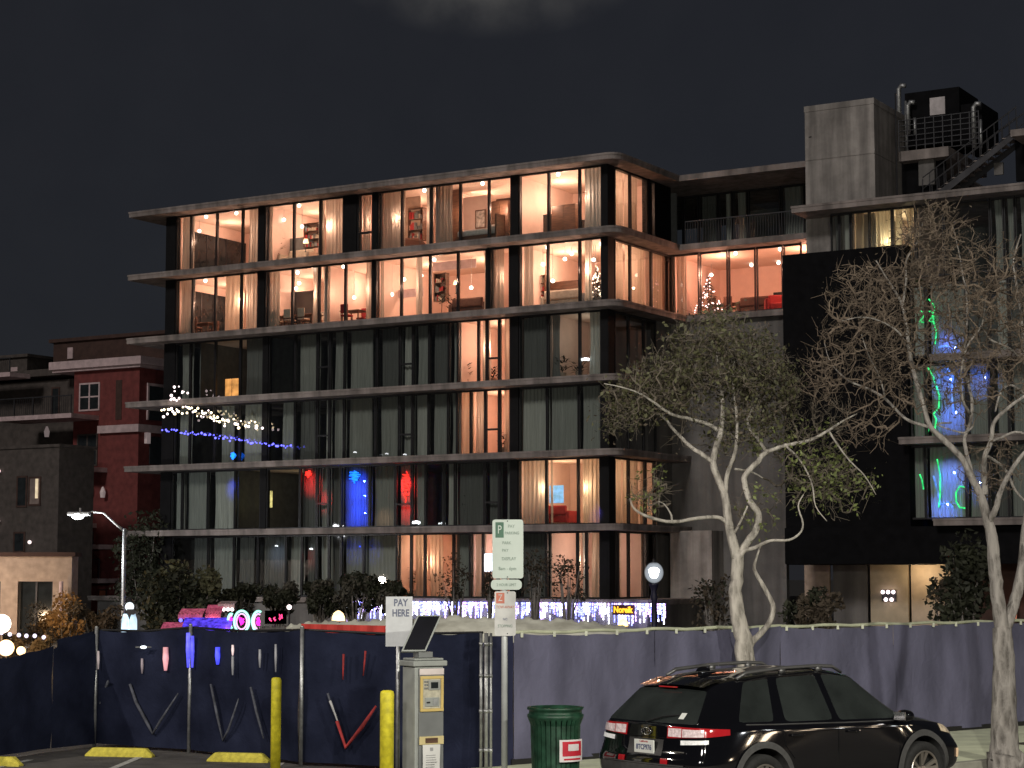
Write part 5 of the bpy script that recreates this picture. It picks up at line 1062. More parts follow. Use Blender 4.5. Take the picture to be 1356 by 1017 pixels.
balcony(rbd, 32, 131, 556, 528, R, 2.2); balcony(rbd, 78, 142, 622, 597, R); balcony(rbd, 80, 128, 694, 668, R); balcony(rbd, 96, 158, 766, 742, R); balcony(rbd, -20, 40, 500, 478, R); balcony(rbd, 96, 150, 722, 706, R)
for px0, px1, py0, py1 in ((82, 94, 505, 552), (48, 60, 510, 550), (108, 124, 640, 690), (86, 97, 638, 688), (107, 120, 700, 760), (130, 142, 780, 812)):
    a_, zA = R(px0, py1); c_, zB = R(px1, py0); yy = 1.15 if px1 < 98 and py0 < 600 else -.05
    lit = None
    if px0 == 86: lit = mat('beige drapes', (.3, .24, .19), .8)
    if px0 == 130: lit = mat('terracotta panel', (.35, .1, .05), .8)
    bwin(rbd, a_, c_, zA, zB, yy, 'brown', lit, False)
for px, py in ((67, 572), (123, 647), (141, 652), (92, 612)):
    x, z = R(px, py); MB().lathe([(.12, -.3), (.16, 0), (.05, .3)], (x, -.3), 8, z=z).build('wall_lantern', bpy.data.materials['dim lantern'], rbd)
# grey building on the far left
gb = lbase(75, 98); gbd = empty('grey_building', gb, UA); tag(gbd, 'dark grey stucco building with few small windows at the far left', 'building')
R2 = lambda px, py: lhit(px, py, gb, UA)
MB().box(-22, 0, 0, 2.5, 0, R2(75, 592)[1]).build('wall', M['grey'], gbd); MB().box(-22, .1, -.1, 2.6, R2(75, 592)[1] + .003, R2(75, 588)[1]).build('parapet', M['grey'], gbd)
litb = glow('warm strip', (1, .75, .5), .5, var=.4, scale=2)
a_, zA = R2(22, 672); c_, zB = R2(37, 630); bwin(gbd, a_, c_, zA, zB, -.06, 'brown', None, False)
a_, zA = R2(38, 670); c_, zB = R2(55, 631); bwin(gbd, a_, c_, zA, zB, -.06, 'brown', mat('drapes two', (.22, .17, .15), .8), False); a_, zA = R2(48, 660); c_, zB = R2(52, 634); MB().box(a_, c_, -.09, -.065, zA, zB).build('lit_gap', litb, gbd)
a_, zA = R2(18, 732); c_, zB = R2(34, 704); bwin(gbd, a_, c_, zA, zB, -.06, 'brown', None, False)
for px, py, s in ((43, 718, 1.2), (2, 624, .7), (1, 690, .5)):
    x, z = R2(px, py); MB().ball((x, -.2, z), .1, 8, 6).build('wall_lamp', glow('pinkish wall lamp', (1, .8, .78), 1.2) if s == 1.2 else bpy.data.materials['pinkish wall lamp'], gbd)
gb3 = lbase(62, 116); gbd3 = empty('dark_building', gb3, UA); tag(gbd3, 'very dark tall building behind the grey one at the left edge', 'building')
R3 = lambda px, py: lhit(px, py, gb3, UA)
MB().box(-24, -2, 0, 12, 0, R3(20, 474)[1]).build('wall', M['grey'], gbd3); MB().box(-24, -1.8, -.2, 12, R3(20, 474)[1] + .003, R3(20, 470)[1]).build('parapet', M['grey'], gbd3)
a_, zA = R3(15, 494); c_, zB = R3(24, 486); MB().box(a_, c_, -.06, -.01, zA, zB).build('vent', M['trim'], gbd3)
for px in (-10, 12, 30, 46):
    a_, zA = R3(px, 570); c_, zB = R3(px + 10, 540); bwin(gbd3, a_, c_, zA, zB, -.06, 'brown', None, False)
# tan low building
tb = lbase(95, 84); tbd = empty('tan_building', tb, 0); tag(tbd, 'low tan stucco building with large square windows at the left edge', 'building')
R4 = lambda px, py: lhit(px, py, tb, 0)
zt = R4(60, 737)[1]
wx0, wz0 = R4(22, 842); wx1, wz1 = R4(70, 770); vx1 = R4(1, 770)[0]
b = MB(); b.box(wx1, 0, 0, 1.2, 0, zt).box(wx0, wx1, 0, .35, wz1, zt).box(vx1, wx0, 0, 10, 0, zt).box(-22, vx1, 0, .35, wz1, zt).box(-22, vx1, .0, .35, 0, wz0).box(wx0, wx1, 0, .35, 0, wz0 - .3).build('wall', M['tan'], tbd)
MB().box(-22, .15, -.12, 1.3, zt + .003, zt + .18).build('parapet', M['brown'], tbd)
for x0_, x1_ in ((wx0, wx1), (vx1 - 2.5, vx1)):
    f = MB().box(x0_, x0_ + .08, .2, .3, wz0 - .3, wz1).box(x1_ - .08, x1_, .2, .3, wz0 - .3, wz1).box((x0_ + x1_) / 2 - .04, (x0_ + x1_) / 2 + .04, .2, .3, wz0 - .3, wz1).build('window', M['rail'], tbd)
    MB().box(x0_ + .081, x1_ - .081, .26, .28, wz0 - .3, wz1).build('pane', M['dkglass'], f)
    drape(lambda s, d: (s, d + .1), x0_ + .1, (x0_ + x1_) / 2 + .2, wz0 - .3, wz1, M['gcurtain'], f, d=.5)
xp, zp = R4(83, 842); MB().tube([(xp, -.5, 0), (xp, -.5, R4(83, 770)[1])], .09, 8).build('downpipe', M['trim'], tbd)
xg, zg = R4(60, 835); point('hedge_glow', tb + Vector((xg - 1, -3.5, 1.0)), 200, (1, .68, .4), .2); point('hedge_glow', tb + Vector((xg - 3.5, -3.5, 2.6)), 420, (1, .82, .68), .2)
# ------------------------------------------------------------------ trees
def leaf_mesh(P, size, jit=.5, aspect=.5, droop=0.0):
    """P: (n,3) leaf positions -> verts, faces of one quad each"""
    n = len(P); a = rng.normal(size=(n, 3)); a[:, 2] -= droop; a /= np.linalg.norm(a, axis=1)[:, None]
    b = rng.normal(size=(n, 3)); b -= a * (a * b).sum(1)[:, None]; b /= np.linalg.norm(b, axis=1)[:, None]
    s = size * (1 + jit * rng.uniform(-1, 1, n))[:, None]; a *= s; b *= s * aspect
    v = np.stack([P - a, P + b, P + a, P - b], 1).reshape(-1, 3); f = np.arange(4 * n).reshape(-1, 4)
    return v, f
def leaves(name, P, size, mt, parent, **k):
    if len(P) == 0: return None
    v, f = leaf_mesh(np.asarray(P), size, **k); me = bpy.data.meshes.new(name); me.from_pydata(v.tolist(), [], f.tolist()); me.materials.append(mt); me.update()
    o = bpy.data.objects.new(name, me); col.objects.link(o); o.parent = parent; return o
def photo_tree(name, label, Y, limbs, blobs, twigs, bark, twigm, leafspec, base_xy, scale_r=1.0, tiplen=.32):
    """limbs are polylines (px, py, radius px, depth offset m); all turned into world points once, then a real 3D crown is grown"""
    root = empty(name, (base_xy[0], base_xy[1], .12)); tag(root, label, 'tree'); O = root.location
    b = MB(); nodes = []; nrad = []
    for L_i, lm in enumerate(limbs):
        P = []; Rr = []
        for q in lm:
            p = at(q[0], q[1], Y + (q[3] if len(q) > 3 else 0)); P.append(p - O); Rr.append(q[2] * Y / F * scale_r)
        # subdivide smoothly with a slight wobble
        PP = []; RR = []
        for i in range(len(P) - 1):
            p0 = P[max(i - 1, 0)]; p1 = P[i]; p2 = P[i + 1]; p3 = P[min(i + 2, len(P) - 1)]
            for s in range(4):
                t = s / 4; q = .5 * ((2 * p1) + (-p0 + p2) * t + (2 * p0 - 5 * p1 + 4 * p2 - p3) * t * t + (-p0 + 3 * p1 - 3 * p2 + p3) * t ** 3)
                rr = Rr[i] * (1 - t) + Rr[i + 1] * t
                PP.append(q + Vector([random.gauss(0, .05) * rr for _ in range(3)])); RR.append(rr * random.uniform(.975, 1.03))
        PP.append(P[-1]); RR.append(Rr[-1])
        b.tube(PP, RR, 12 if L_i == 0 else 8)
        for q, rr in zip(PP, RR):
            if rr < .085: nodes.append(tuple(q)); nrad.append(rr)
    tr = b.build('trunk', bark, root, smooth=True)
    # grow twigs towards random points in the crown
    pts = []
    for (px, py, rx, ry, dep, n) in blobs:
        c = at(px, py, Y) - O; k = Y / F
        d = rng.normal(size=(n, 3)); d /= np.linalg.norm(d, axis=1)[:, None]; d *= rng.uniform(0, 1, n)[:, None] ** .45
        pts.append(np.array(c)[None] + d * np.array([rx * k, dep, ry * k])[None])
    pts = np.concatenate(pts); nodes = np.array(nodes); n0 = len(nodes)
    order = np.argsort([np.min(((nodes - p) ** 2).sum(1)) for p in pts]); pts = pts[order]
    arr = np.zeros((len(pts) * 5 + n0, 3)); arr[:n0] = nodes; cnt = n0; par = {}; depth = np.zeros(len(arr)); segs = []; tips = []
    for p in pts:
        d2 = ((arr[:cnt] - p) ** 2).sum(1) + depth[:cnt] * .004; j = int(np.argmin(d2)); a = arr[j].copy(); D = math.sqrt(((a - p) ** 2).sum())
        if D < .05: continue
        n = int(min(4, max(2, D / .22))); prev = j
        mid_off = rng.normal(size=3) * D * .13; 
        for i in range(1, n + 1):
            t = i / n; q = a + (p - a) * t + mid_off * math.sin(PI * t) + rng.normal(size=3) * .02
            arr[cnt] = q; depth[cnt] = depth[j] + 1; par[cnt] = prev; prev = cnt; cnt += 1
        tips.append((a, p))
    load = np.ones(cnt)
    for i in range(cnt - 1, n0 - 1, -1): load[par[i]] += load[i] * .9 if par[i] >= n0 else 0
    V_ = []; F_ = []
    for i in range(n0, cnt):
        a = arr[par[i]]; c = arr[i]; ra = .0042 * (load[par[i]] if par[i] >= n0 else load[i]) ** .42; rc = .0042 * load[i] ** .42; ra = min(max(ra, .005), .035); rc = min(max(rc, .004), .03)
        d = c - a; L2 = np.linalg.norm(d)
        if L2 < 1e-5: continue
        d /= L2; u = np.cross(d, (0, 0, 1.0) if abs(d[2]) < .9 else (1.0, 0, 0)); u /= np.linalg.norm(u); w_ = np.cross(d, u); base_ = len(V_)
        for (o_, r_) in ((a, ra), (c, rc)):
            for k in range(3):
                an = 2 * PI * k / 3; V_.append(tuple(o_ + (u * math.cos(an) + w_ * math.sin(an)) * r_))
        for k in range(3): F_.append((base_ + k, base_ + (k + 1) % 3, base_ + 3 + (k + 1) % 3, base_ + 3 + k))
    # fine outer twiglets
    for a, p in tips:
        for _ in range(twigs):
            d = (p - a); d = d / (np.linalg.norm(d) + 1e-6) + rng.normal(size=3) * .7; d[2] += .25; d /= np.linalg.norm(d); l_ = tiplen * rng.uniform(.4, 1); st = a + (p - a) * rng.uniform(.4, 1); q = st + d * l_
            u = np.cross(d, rng.normal(size=3)); u /= np.linalg.norm(u) + 1e-9; bs = len(V_); V_ += [tuple(st - u * .004), tuple(st + u * .004), tuple(q + u * .0018), tuple(q - u * .0018)]; F_.append((bs, bs + 1, bs + 2, bs + 3))
    me = bpy.data.meshes.new('twigs'); me.from_pydata(V_, [], F_); me.materials.append(twigm); me.update(); cr = bpy.data.objects.new('crown', me); col.objects.link(cr); cr.parent = root
    T = np.array([p for a, p in tips])
    for (m_, per, spread, size, sel, asp, dr) in leafspec:
        s = [T[i] for i in range(len(T)) if sel(T[i], at, O, rng.random())]
        if not s: continue
        s = np.repeat(np.array(s), per, 0); s = s + rng.normal(size=s.shape) * spread
        leaves('leaves', s, size, m_, cr, aspect=asp, droop=dr)
    return root
def bark_mat(name, hi, lo, sc):
    m, nt, b = newmat(name); N = nt.nodes; L = nt.links; tc = N.new('ShaderNodeTexCoord'); mp = N.new('ShaderNodeMapping'); mp.inputs['Scale'].default_value = (1, 1, .35); L.new(tc.outputs['Object'], mp.inputs['Vector'])
    vo = N.new('ShaderNodeTexVoronoi'); vo.inputs['Scale'].default_value = sc; no = N.new('ShaderNodeTexNoise'); no.inputs['Scale'].default_value = sc * .6; no.inputs['Detail'].default_value = 12; no.inputs['Roughness'].default_value = .75
    L.new(mp.outputs[0], no.inputs['Vector']); mxv = N.new('ShaderNodeVectorMath'); mxv.operation = 'MULTIPLY_ADD'; L.new(no.outputs['Color'], mxv.inputs[0]); mxv.inputs[1].default_value = (.25, .25, .25); L.new(mp.outputs[0], mxv.inputs[2]); L.new(mxv.outputs[0], vo.inputs['Vector'])
    ad = N.new('ShaderNodeMath'); ad.operation = 'MULTIPLY_ADD'; L.new(vo.outputs['Distance'], ad.inputs[0]); ad.inputs[1].default_value = .55; L.new(no.outputs['Fac'], ad.inputs[2])
    r = N.new('ShaderNodeValToRGB'); r.color_ramp.elements[0].position = .48; r.color_ramp.elements[1].position = .85; r.color_ramp.elements[0].color = (*lo, 1); r.color_ramp.elements[1].color = (*hi, 1); L.new(ad.outputs[0], r.inputs['Fac']); L.new(r.outputs['Color'], b.inputs['Base Color'])
    bp = N.new('ShaderNodeBump'); bp.inputs['Strength'].default_value = 1; bp.inputs['Distance'].default_value = .05; L.new(ad.outputs[0], bp.inputs['Height']); L.new(bp.outputs['Normal'], b.inputs['Normal']); b.inputs['Roughness'].default_value = .95; return m
M['bark'] = bark_mat('patchy pale bark', (.58, .54, .48), (.20, .18, .155), 9); M['bark2'] = bark_mat('patchy grey bark', (.34, .315, .29), (.09, .08, .07), 9)
t1 = [
 [(990, 993, 24), (990, 985, 19), (990, 965, 15.5), (990, 930, 13.5), (988, 900, 12.5), (987, 870, 12.5), (984, 845, 11.5), (978, 820, 10), (974, 790, 8.8), (976, 762, 8.2), (977, 733, 8)],
 [(976, 738, 7.5), (967, 705, 6), (962, 670, 5.2), (958, 650, 5), (950, 632, 4.6), (944, 612, 4.4), (949, 590, 4), (955, 570, 3.6), (957, 540, 2.8), (954, 505, 2), (950, 480, 1.2), (948, 455, .8)],
 [(944, 612, 3.6), (928, 600, 3), (915, 592, 2.6, .1), (893, 570, 2.2, .3), (875, 550, 1.8, .5), (850, 545, 1.3, .7), (826, 547, .9, .8), (806, 540, .6, .9)],
 [(951, 570, 3), (938, 562, 2.6), (915, 555, 2.4, -.1), (888, 548, 2, -.3), (866, 533, 1.6, -.5), (845, 520, 1.1, -.6), (820, 512, .8, -.7), (800, 508, .5, -.7)],
 [(964, 692, 3.4), (950, 685, 2.6), (925, 686, 2.5, -.2), (890, 691, 2.3, -.4), (860, 685, 2, -.6), (840, 674, 1.5, -.7), (834, 660, .8, -.8)],
 [(890, 690, 1.6, -.4), (888, 680, 1.2, -.4), (880, 668, .8, -.4), (872, 664, .6, -.4)],
 [(960, 655, 3.4), (963, 628, 2.9, -.1), (973, 600, 2.4, -.2), (976, 570, 2.1, -.2), (975, 545, 1.7, -.2), (971, 510, 1.4, -.1), (972, 485, 1, 0), (975, 450, .7, 0)],
 [(977, 737, 5.5), (990, 718, 4.8, -.05), (1002, 700, 4.6, -.1), (1004, 680, 4.4, -.15), (993, 663, 4, -.2), (986, 640, 3.8, -.2), (988, 627, 3.7, -.2), (1003, 612, 3.5, -.2), (1013, 600, 3.2, -.2), (1040, 590, 2.5, -.3), (1072, 583, 2.2, -.4), (1097, 570, 1.8, -.5), (1115, 558, 1.2, -.5), (1135, 548, .8, -.6)],
 [(1014, 597, 2.6, -.2), (1003, 580, 2.1, -.2), (993, 570, 1.9, -.15), (990, 555, 1.7, -.1), (997, 540, 1.3, 0), (1006, 510, .9, .1), (1010, 480, .6, .2)],
 [(973, 705, 1.8), (983, 686, 1.5, -.1), (990, 670, 1.1, -.15)],
 [(973, 621, 1.6, -.1), (995, 625, 1.3, .2), (1010, 633, .9, .3)],
 [(976, 748, 3.6), (985, 730, 3, -.1), (1000, 725, 2.4, -.15), (1020, 716, 2, -.3), (1045, 715, 1.7, -.5), (1060, 705, 1.4, -.6), (1063, 692, 1.2, -.6), (1057, 670, 1, -.6), (1064, 655, .6, -.6)],
 [(989, 862, 6.5), (996, 850, 4.6, .0), (1010, 836, 3.8, .05), (1021, 820, 3.6, .1), (1023, 800, 3.4, .1), (1010, 775, 3, .1), (999, 754, 2.4, .1), (1002, 738, 1.6, .1), (1008, 720, .9, .1)],
 [(1097, 570, 1.4, -.5), (1110, 590, 1.2, -.6), (1125, 610, 1, -.6), (1145, 630, .8, -.7), (1160, 655, .5, -.7)],
 [(1040, 590, 1.5, -.3), (1060, 610, 1.2, -.4), (1075, 640, 1, -.5), (1080, 670, .7, -.6), (1095, 690, .5, -.6)]]
def sel_up(p, at_, O, r_): return r_ < .9
b1 = [(950, 470, 78, 62, 1.25, 560), (890, 510, 72, 44, 1.0, 340), (1010, 520, 52, 62, 1.1, 330), (830, 540, 48, 42, .7, 150), (1075, 620, 58, 62, .8, 250), (970, 570, 90, 45, 1.0, 130), (1120, 640, 45, 50, .6, 80), (1000, 680, 40, 40, .5, 40), (860, 650, 34, 32, .5, 50), (1090, 550, 44, 34, .6, 80)]
def X_(p, O): q = p; return 0
def pxy(p, O):
    w_ = Vector(p) + O - CAM; d = w_.y * math.cos(PITCH) + w_.z * math.sin(PITCH); u = -w_.y * math.sin(PITCH) + w_.z * math.cos(PITCH); return 678 + F * w_.x / d, 508.5 - F * u / d
def up1(p, a, O, r_): x, y = pxy(p, O); return y < 600 and x < 1060 and r_ < .95
def low1(p, a, O, r_): x, y = pxy(p, O); return ((y >= 560 and x > 990) or (y > 600)) and r_ < .5
tb_ = at(990, 991, 31.0)
photo_tree('street_tree', 'pale barked street tree with forking trunk and thin olive crown behind the parked car', 31.0, t1, b1, 2, M['bark'], M['twigc'],
    [(M['leaf'], 10, .085, .036, (lambda p, a, O, r_: up1(p, a, O, r_) and r_ < .40), .55, 0), (M['leafb'], 2, .13, .028, up1, .5, 0), (M['leaf2'], 9, .07, .036, (lambda p, a, O, r_: low1(p, a, O, r_) and r_ < .26), .5, .3)], (tb_.x, tb_.y))
t2 = [
 [(1331, 1016, 30), (1331, 1006, 24), (1330, 990, 18.5), (1330, 950, 16.5), (1330, 900, 15), (1329, 860, 13.5), (1327, 832, 12.5)],
 [(1327, 836, 10.5), (1322, 800, 9.2), (1318, 760, 8.6), (1315, 720, 8), (1309, 692, 7.2), (1300, 660, 5.6), (1288, 635, 5), (1272, 605, 4.4), (1250, 583, 4), (1232, 565, 3.6), (1222, 535, 3.3), (1212, 500, 3), (1205, 470, 2.7), (1200, 430, 2.4), (1195, 405, 2), (1185, 385, 1.5), (1172, 365, 1.1), (1160, 345, .8)],
 [(1195, 405, 1.6), (1200, 370, 1.4, .2), (1200, 345, 1.1, .3), (1215, 320, .8, .4), (1222, 295, .5, .5)],
 [(1205, 465, 1.6), (1190, 440, 1.3, -.3), (1165, 425, 1, -.5), (1140, 420, .8, -.7), (1115, 425, .5, -.8)],
 [(1230, 565, 2.4), (1200, 555, 2.1, .2), (1172, 528, 1.9, .3), (1150, 515, 1.6, .4), (1122, 503, 1.2, .5), (1100, 480, .8, .6), (1092, 455, .5, .6)],
 [(1172, 528, 1.2, .3), (1165, 500, 1, .2), (1150, 470, .8, .1), (1140, 440, .6, 0)],
 [(1305, 655, 4.6), (1303, 630, 4), (1304, 605, 3.6, -.2), (1312, 585, 3.2, -.3), (1316, 560, 2.8, -.4), (1335, 540, 2.4, -.5), (1356, 525, 2, -.6), (1380, 505, 1.5, -.7)],
 [(1288, 632, 3), (1280, 600, 2.8, .2), (1277, 580, 2.6, .3), (1285, 560, 2.5, .3), (1287, 530, 2.3, .4), (1280, 500, 2.2, .5), (1275, 470, 2, .5), (1280, 440, 1.8, .5), (1280, 390, 1.5, .5), (1275, 365, 1.1, .5), (1270, 335, .8, .6), (1262, 300, .5, .6)],
 [(1285, 548, 2, .3), (1275, 530, 1.8, .1), (1272, 500, 1.7, .0), (1280, 460, 1.4, -.1), (1300, 430, 1, -.2), (1305, 395, .7, -.3)],
 [(1310, 690, 4.6), (1318, 675, 4, -.2), (1325, 650, 3.4, -.3), (1338, 625, 3, -.4), (1356, 600, 2.5, -.5), (1380, 580, 1.8, -.6)],
 [(1304, 602, 2.2, -.1), (1330, 620, 2, .2), (1345, 650, 1.8, .3), (1362, 668, 1.3, .3)],
 [(1312, 585, 2, -.3), (1325, 580, 1.9, -.5), (1345, 572, 1.8, -.6), (1370, 578, 1.2, -.7)],
 [(1260, 560, 1.4, .1), (1240, 562, 1.2, .2), (1275, 573, 1.3, .0), (1288, 565, 1, 0)],
 [(1328, 838, 9), (1337, 815, 8, .1), (1347, 785, 7.5, .15), (1354, 750, 7, .2), (1358, 710, 6.4, .2), (1364, 660, 5.5, .3), (1372, 600, 4.6, .4), (1368, 540, 3.8, .5), (1358, 480, 3, .5), (1352, 420, 2.3, .5), (1345, 370, 1.8, .5), (1342, 345, 1.2, .5), (1352, 310, .7, .5)],
 [(1358, 480, 2, .5), (1335, 460, 1.7, .3), (1312, 450, 1.4, .2), (1300, 430, 1, .1)],
 [(1366, 530, 2, .4), (1340, 510, 1.6, .2), (1325, 520, 1.5, .1), (1318, 545, 1.2, .1)],
 [(1372, 600, 2.5, .4), (1400, 560, 2, .4), (1420, 500, 1.5, .4), (1430, 440, 1, .4)]]
b2 = [(1235, 385, 100, 84, 1.5, 600), (1160, 450, 84, 78, 1.2, 330), (1235, 300, 54, 34, .8, 150), (1310, 410, 70, 110, 1.3, 360), (1130, 380, 40, 40, .8, 80), (1250, 500, 110, 60, 1.3, 300), (1150, 560, 46, 46, .8, 60), (1370, 450, 60, 130, 1.2, 300), (1310, 620, 60, 50, .9, 90), (1400, 600, 40, 80, .8, 80), (1090, 500, 34, 50, .7, 110)]
tb_ = on_ground(1331, 1010, .12)
photo_tree('street_tree', 'nearly bare grey street tree with a dense twig crown at the right edge', tb_.y, t2, b2, 2, M['bark2'], M['twig'],
    [(M['leafb'], 2, .10, .022, lambda p, a, O, r_: r_ < .55, .4, .2)], (tb_.x, tb_.y), tiplen=.3)
# background bushes and small trees
def bush(name, label, px0, px1, py0, py1, Y, mt, n=1500, size=.11, group=None, cat='shrub', clumps=14, trunk=True, mt2=None):
    a = at(px0, py0, Y); c = at(px1, py1, Y); cx = (a.x + c.x) / 2; w_ = (c.x - a.x) / 2; zt_ = a.z; zb_ = max(.1, c.z); root = empty(name, (cx, Y, 0)); tag(root, label, cat, group)
    b = MB(); P = []
    for k in range(clumps):
        an = random.uniform(0, 2 * PI); rr = random.uniform(.1, .85); cc = Vector((rr * math.cos(an) * w_, rr * math.sin(an) * min(w_, 1.6), zb_ + (zt_ - zb_) * random.uniform(.12, .88) * (1 - .25 * rr)))
        rad = (zt_ - zb_) * random.uniform(.12, .24); m_ = n // clumps; d = rng.normal(size=(m_, 3)); d /= np.linalg.norm(d, axis=1)[:, None]; d *= (rng.uniform(.3, 1.15, m_) ** .6)[:, None] * rad; d[:, 0] *= max(1, w_ / (zt_ - zb_) * .7); P.append(np.array(cc)[None] + d)
        b.tube([(cc.x * .15, cc.y * .15, 0), (cc.x * .5, cc.y * .5, zb_ * .6 + cc.z * .2), tuple(cc)], [.05, .035, .012], 5)
    b.build('trunk', M['bark2'], root); P = np.concatenate(P); k = len(P) * 3 // 4
    cr = leaves('crown', P[:k], size, mt, root); leaves('leaves', P[k:], size * .9, mt2 or M['leafd'], cr)
G1 = 'dark shrubs along the foot of the apartment block'
bush('garden_tree', 'dark leafy tree in front of the left end of the apartment block', 182, 300, 738, 845, 58, M['leafd'], 5200, .10, None, 'tree', 26, mt2=mat('dim olive leaves', (.10, .10, .05), .7, var=.4))
bush('garden_tree', 'darker slim tree between the red building and the apartment block', 150, 230, 664, 800, 95, M['leafd'], 2600, .12, None, 'tree', 22)
for i, (x0, x1, y0, l) in enumerate(((285, 345, 766, 'left of the blue grey window'), (335, 400, 764, 'under the blue grey window'), (392, 455, 762, 'under the dim pink curtain'), (440, 500, 750, 'left of the orange window'), (492, 540, 766, 'just left of the pay sign'))):
    bush('shrub', 'dark shrub ' + l, x0, x1, y0, 815, 66, M['leafd'], 2000, .085, G1, clumps=13, mt2=mat('dusty leaves %d' % i, (.085, .08, .06), .8, var=.4))
for i, (x0, x1, y0, y1, l) in enumerate(((690, 725, 722, 800, 'thin bare shrub right of the parking sign'), (732, 772, 728, 800, 'thin leafy shrub before the pink window'), (580, 625, 735, 800, 'small plant with pale leaves right of the orange window'), (636, 662, 752, 798, 'small plant under the lit window sign'))):
    bush('terrace_plant', l, x0, x1, y0, y1, 73.5, M['leafb'], 420, .07, None, 'plant', 9, mt2=M['leafd'])
bush('shrub', 'dark tall shrub behind the right street tree', 1248, 1312, 700, 840, 52, M['leafd'], 1800, .10, None, 'shrub', 16)
bush('shrub', 'brown leafy shrub against the tan ground floor panel', 1040, 1110, 765, 838, 48, M['leafb'], 1300, .08, None, 'shrub', 12)
bush('shrub', 'sparse brown shrub at the foot of the concrete pillar', 920, 975, 742, 836, 50, M['leafb'], 500, .07, None, 'shrub', 10)
bush('shrub', 'low brown shrub beside the cream lit panel', 1232, 1262, 750, 825, 60, M['leafb'], 420, .09, None, 'shrub', 9)
mh = mat('amber lit leaves', (.30, .17, .06), .8, var=.5, scale=1.5)  # amber light on the hedge is put into the leaf colour
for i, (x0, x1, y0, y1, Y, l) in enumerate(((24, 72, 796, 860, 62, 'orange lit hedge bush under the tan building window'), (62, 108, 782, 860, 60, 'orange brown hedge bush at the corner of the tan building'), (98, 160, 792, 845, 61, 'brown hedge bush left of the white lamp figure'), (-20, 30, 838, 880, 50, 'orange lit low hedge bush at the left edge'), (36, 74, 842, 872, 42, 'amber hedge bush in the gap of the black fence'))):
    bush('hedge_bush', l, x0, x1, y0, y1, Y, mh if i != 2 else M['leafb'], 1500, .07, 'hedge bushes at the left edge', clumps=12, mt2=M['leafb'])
point('hedge_glow', at(60, 800, 57), 130, (1, .62, .28), .2)
# ------------------------------------------------------------------ parked car
CA = math.radians(38.8)
car = empty('parked_car', (0, 0, 0), CA); tag(car, 'glossy black crossover car parked along the kerb, red and white tail lamps', 'car')
paint = mat('black car paint', (.003, .003, .004), .06, var=.1, coat=1.0); clad = mat('grey plastic cladding', (.055, .055, .055), .6, var=.2, scale=20); cglass = mat('dark car glass', (.022, .026, .025), .05, var=.35, scale=2); tyre = mat('tyre rubber', (.015, .015, .015), .85, var=.3, scale=20, bump=.5)
# cage: rows of the half section from the sill to the roof; columns along the length (x forward, 0 = wheelbase middle)
#   x_low, x_belt, x_roof, z_bottom, half_low, half_belt, z_belt, half_roof, z_roof
Cc = [(-2.24, -2.17, -1.80, .38, .80, .72, 1.03, .50, 1.44),
      (-2.12, -2.06, -1.66, .31, .87, .81, 1.04, .555, 1.49),
      (-1.74, -1.66, -1.34, .26, .895, .845, 1.035, .575, 1.54),
      (-1.22, -1.12, -.98, .25, .90, .86, 1.02, .585, 1.575),
      (-.98, -.94, -.86, .25, .90, .865, 1.01, .587, 1.58),
      (-.30, -.16, -.24, .24, .90, .87, .995, .59, 1.60),
      (-.18, -.06, -.14, .24, .90, .87, .99, .59, 1.60),
      (.38, .42, .10, .24, .90, .87, .98, .58, 1.585),
      (.84, .86, .30, .24, .90, .865, .97, .565, 1.55),
      (.98, .98, .40, .24, .90, .86, .965, .555, 1.525),
      (1.26, 1.20, 1.06, .26, .90, .85, .955, .64, 1.03),
      (1.72, 1.66, 1.60, .27, .89, .80, .92, .55, .985),
      (2.06, 2.00, 1.98, .28, .82, .72, .84, .45, .885),
      (2.22, 2.17, 2.15, .32, .68, .60, .70, .35, .73)]
bm = bmesh.new(); rows = 9; gridv = {}; cl_ = bm.edges.layers.float.new('crease_edge'); vl_ = bm.verts.layers.float.new('crease_vert')
def section(c):
    xl_, xb, xr, zb, hl, hb, zbe, hr, zr = c
    th_ = (zr - zbe); P = [(xl_ * .985, hl * .80, zb), (xl_, hl * .985, zb + .05), (xl_ if abs(xl_) < 2 else xl_ * 1.01, hl * 1.0, zb + .28), (xl_ * .5 + xb * .5, hl * .995, .70 if zbe > .8 else zbe - .2), (xb, hb + .02, zbe - .045), (xb, hb - .012, zbe)]
    for f in (.05, .93): P.append((xb + (xr - xb) * f, (hb - .02) + (hr + .015 - (hb - .02)) * (f ** 1.15), zbe + (zr - zbe) * (f * .98)))
    P.append((xr, hr - .03, zr - .004)); P.append((xr, hr * .55, zr + .022)); return P
S = [section(c) for c in Cc]; NR = len(S[0])
for s in (-1, 1):
    for i, P in enumerate(S):
        for j, (x, y, z) in enumerate(P): gridv[(s, i, j)] = bm.verts.new((x, -y * s, z))      # s = 1 is the right side of the car
for i, P in enumerate(S): x, y, z = P[-1]; gridv[(0, i, 0)] = bm.verts.new((x, 0, z + .012))
def ff(vs, m, flip=False):
    f = bm.faces.new(list(reversed(vs)) if flip else vs); f.material_index = m; f.smooth = True; return f
SIDE = {(2, 6): 1, (3, 6): 0, (4, 6): 2, (5, 6): 0, (6, 6): 3, (7, 6): 3, (8, 6): 0}     # (column, row) -> glass pane number
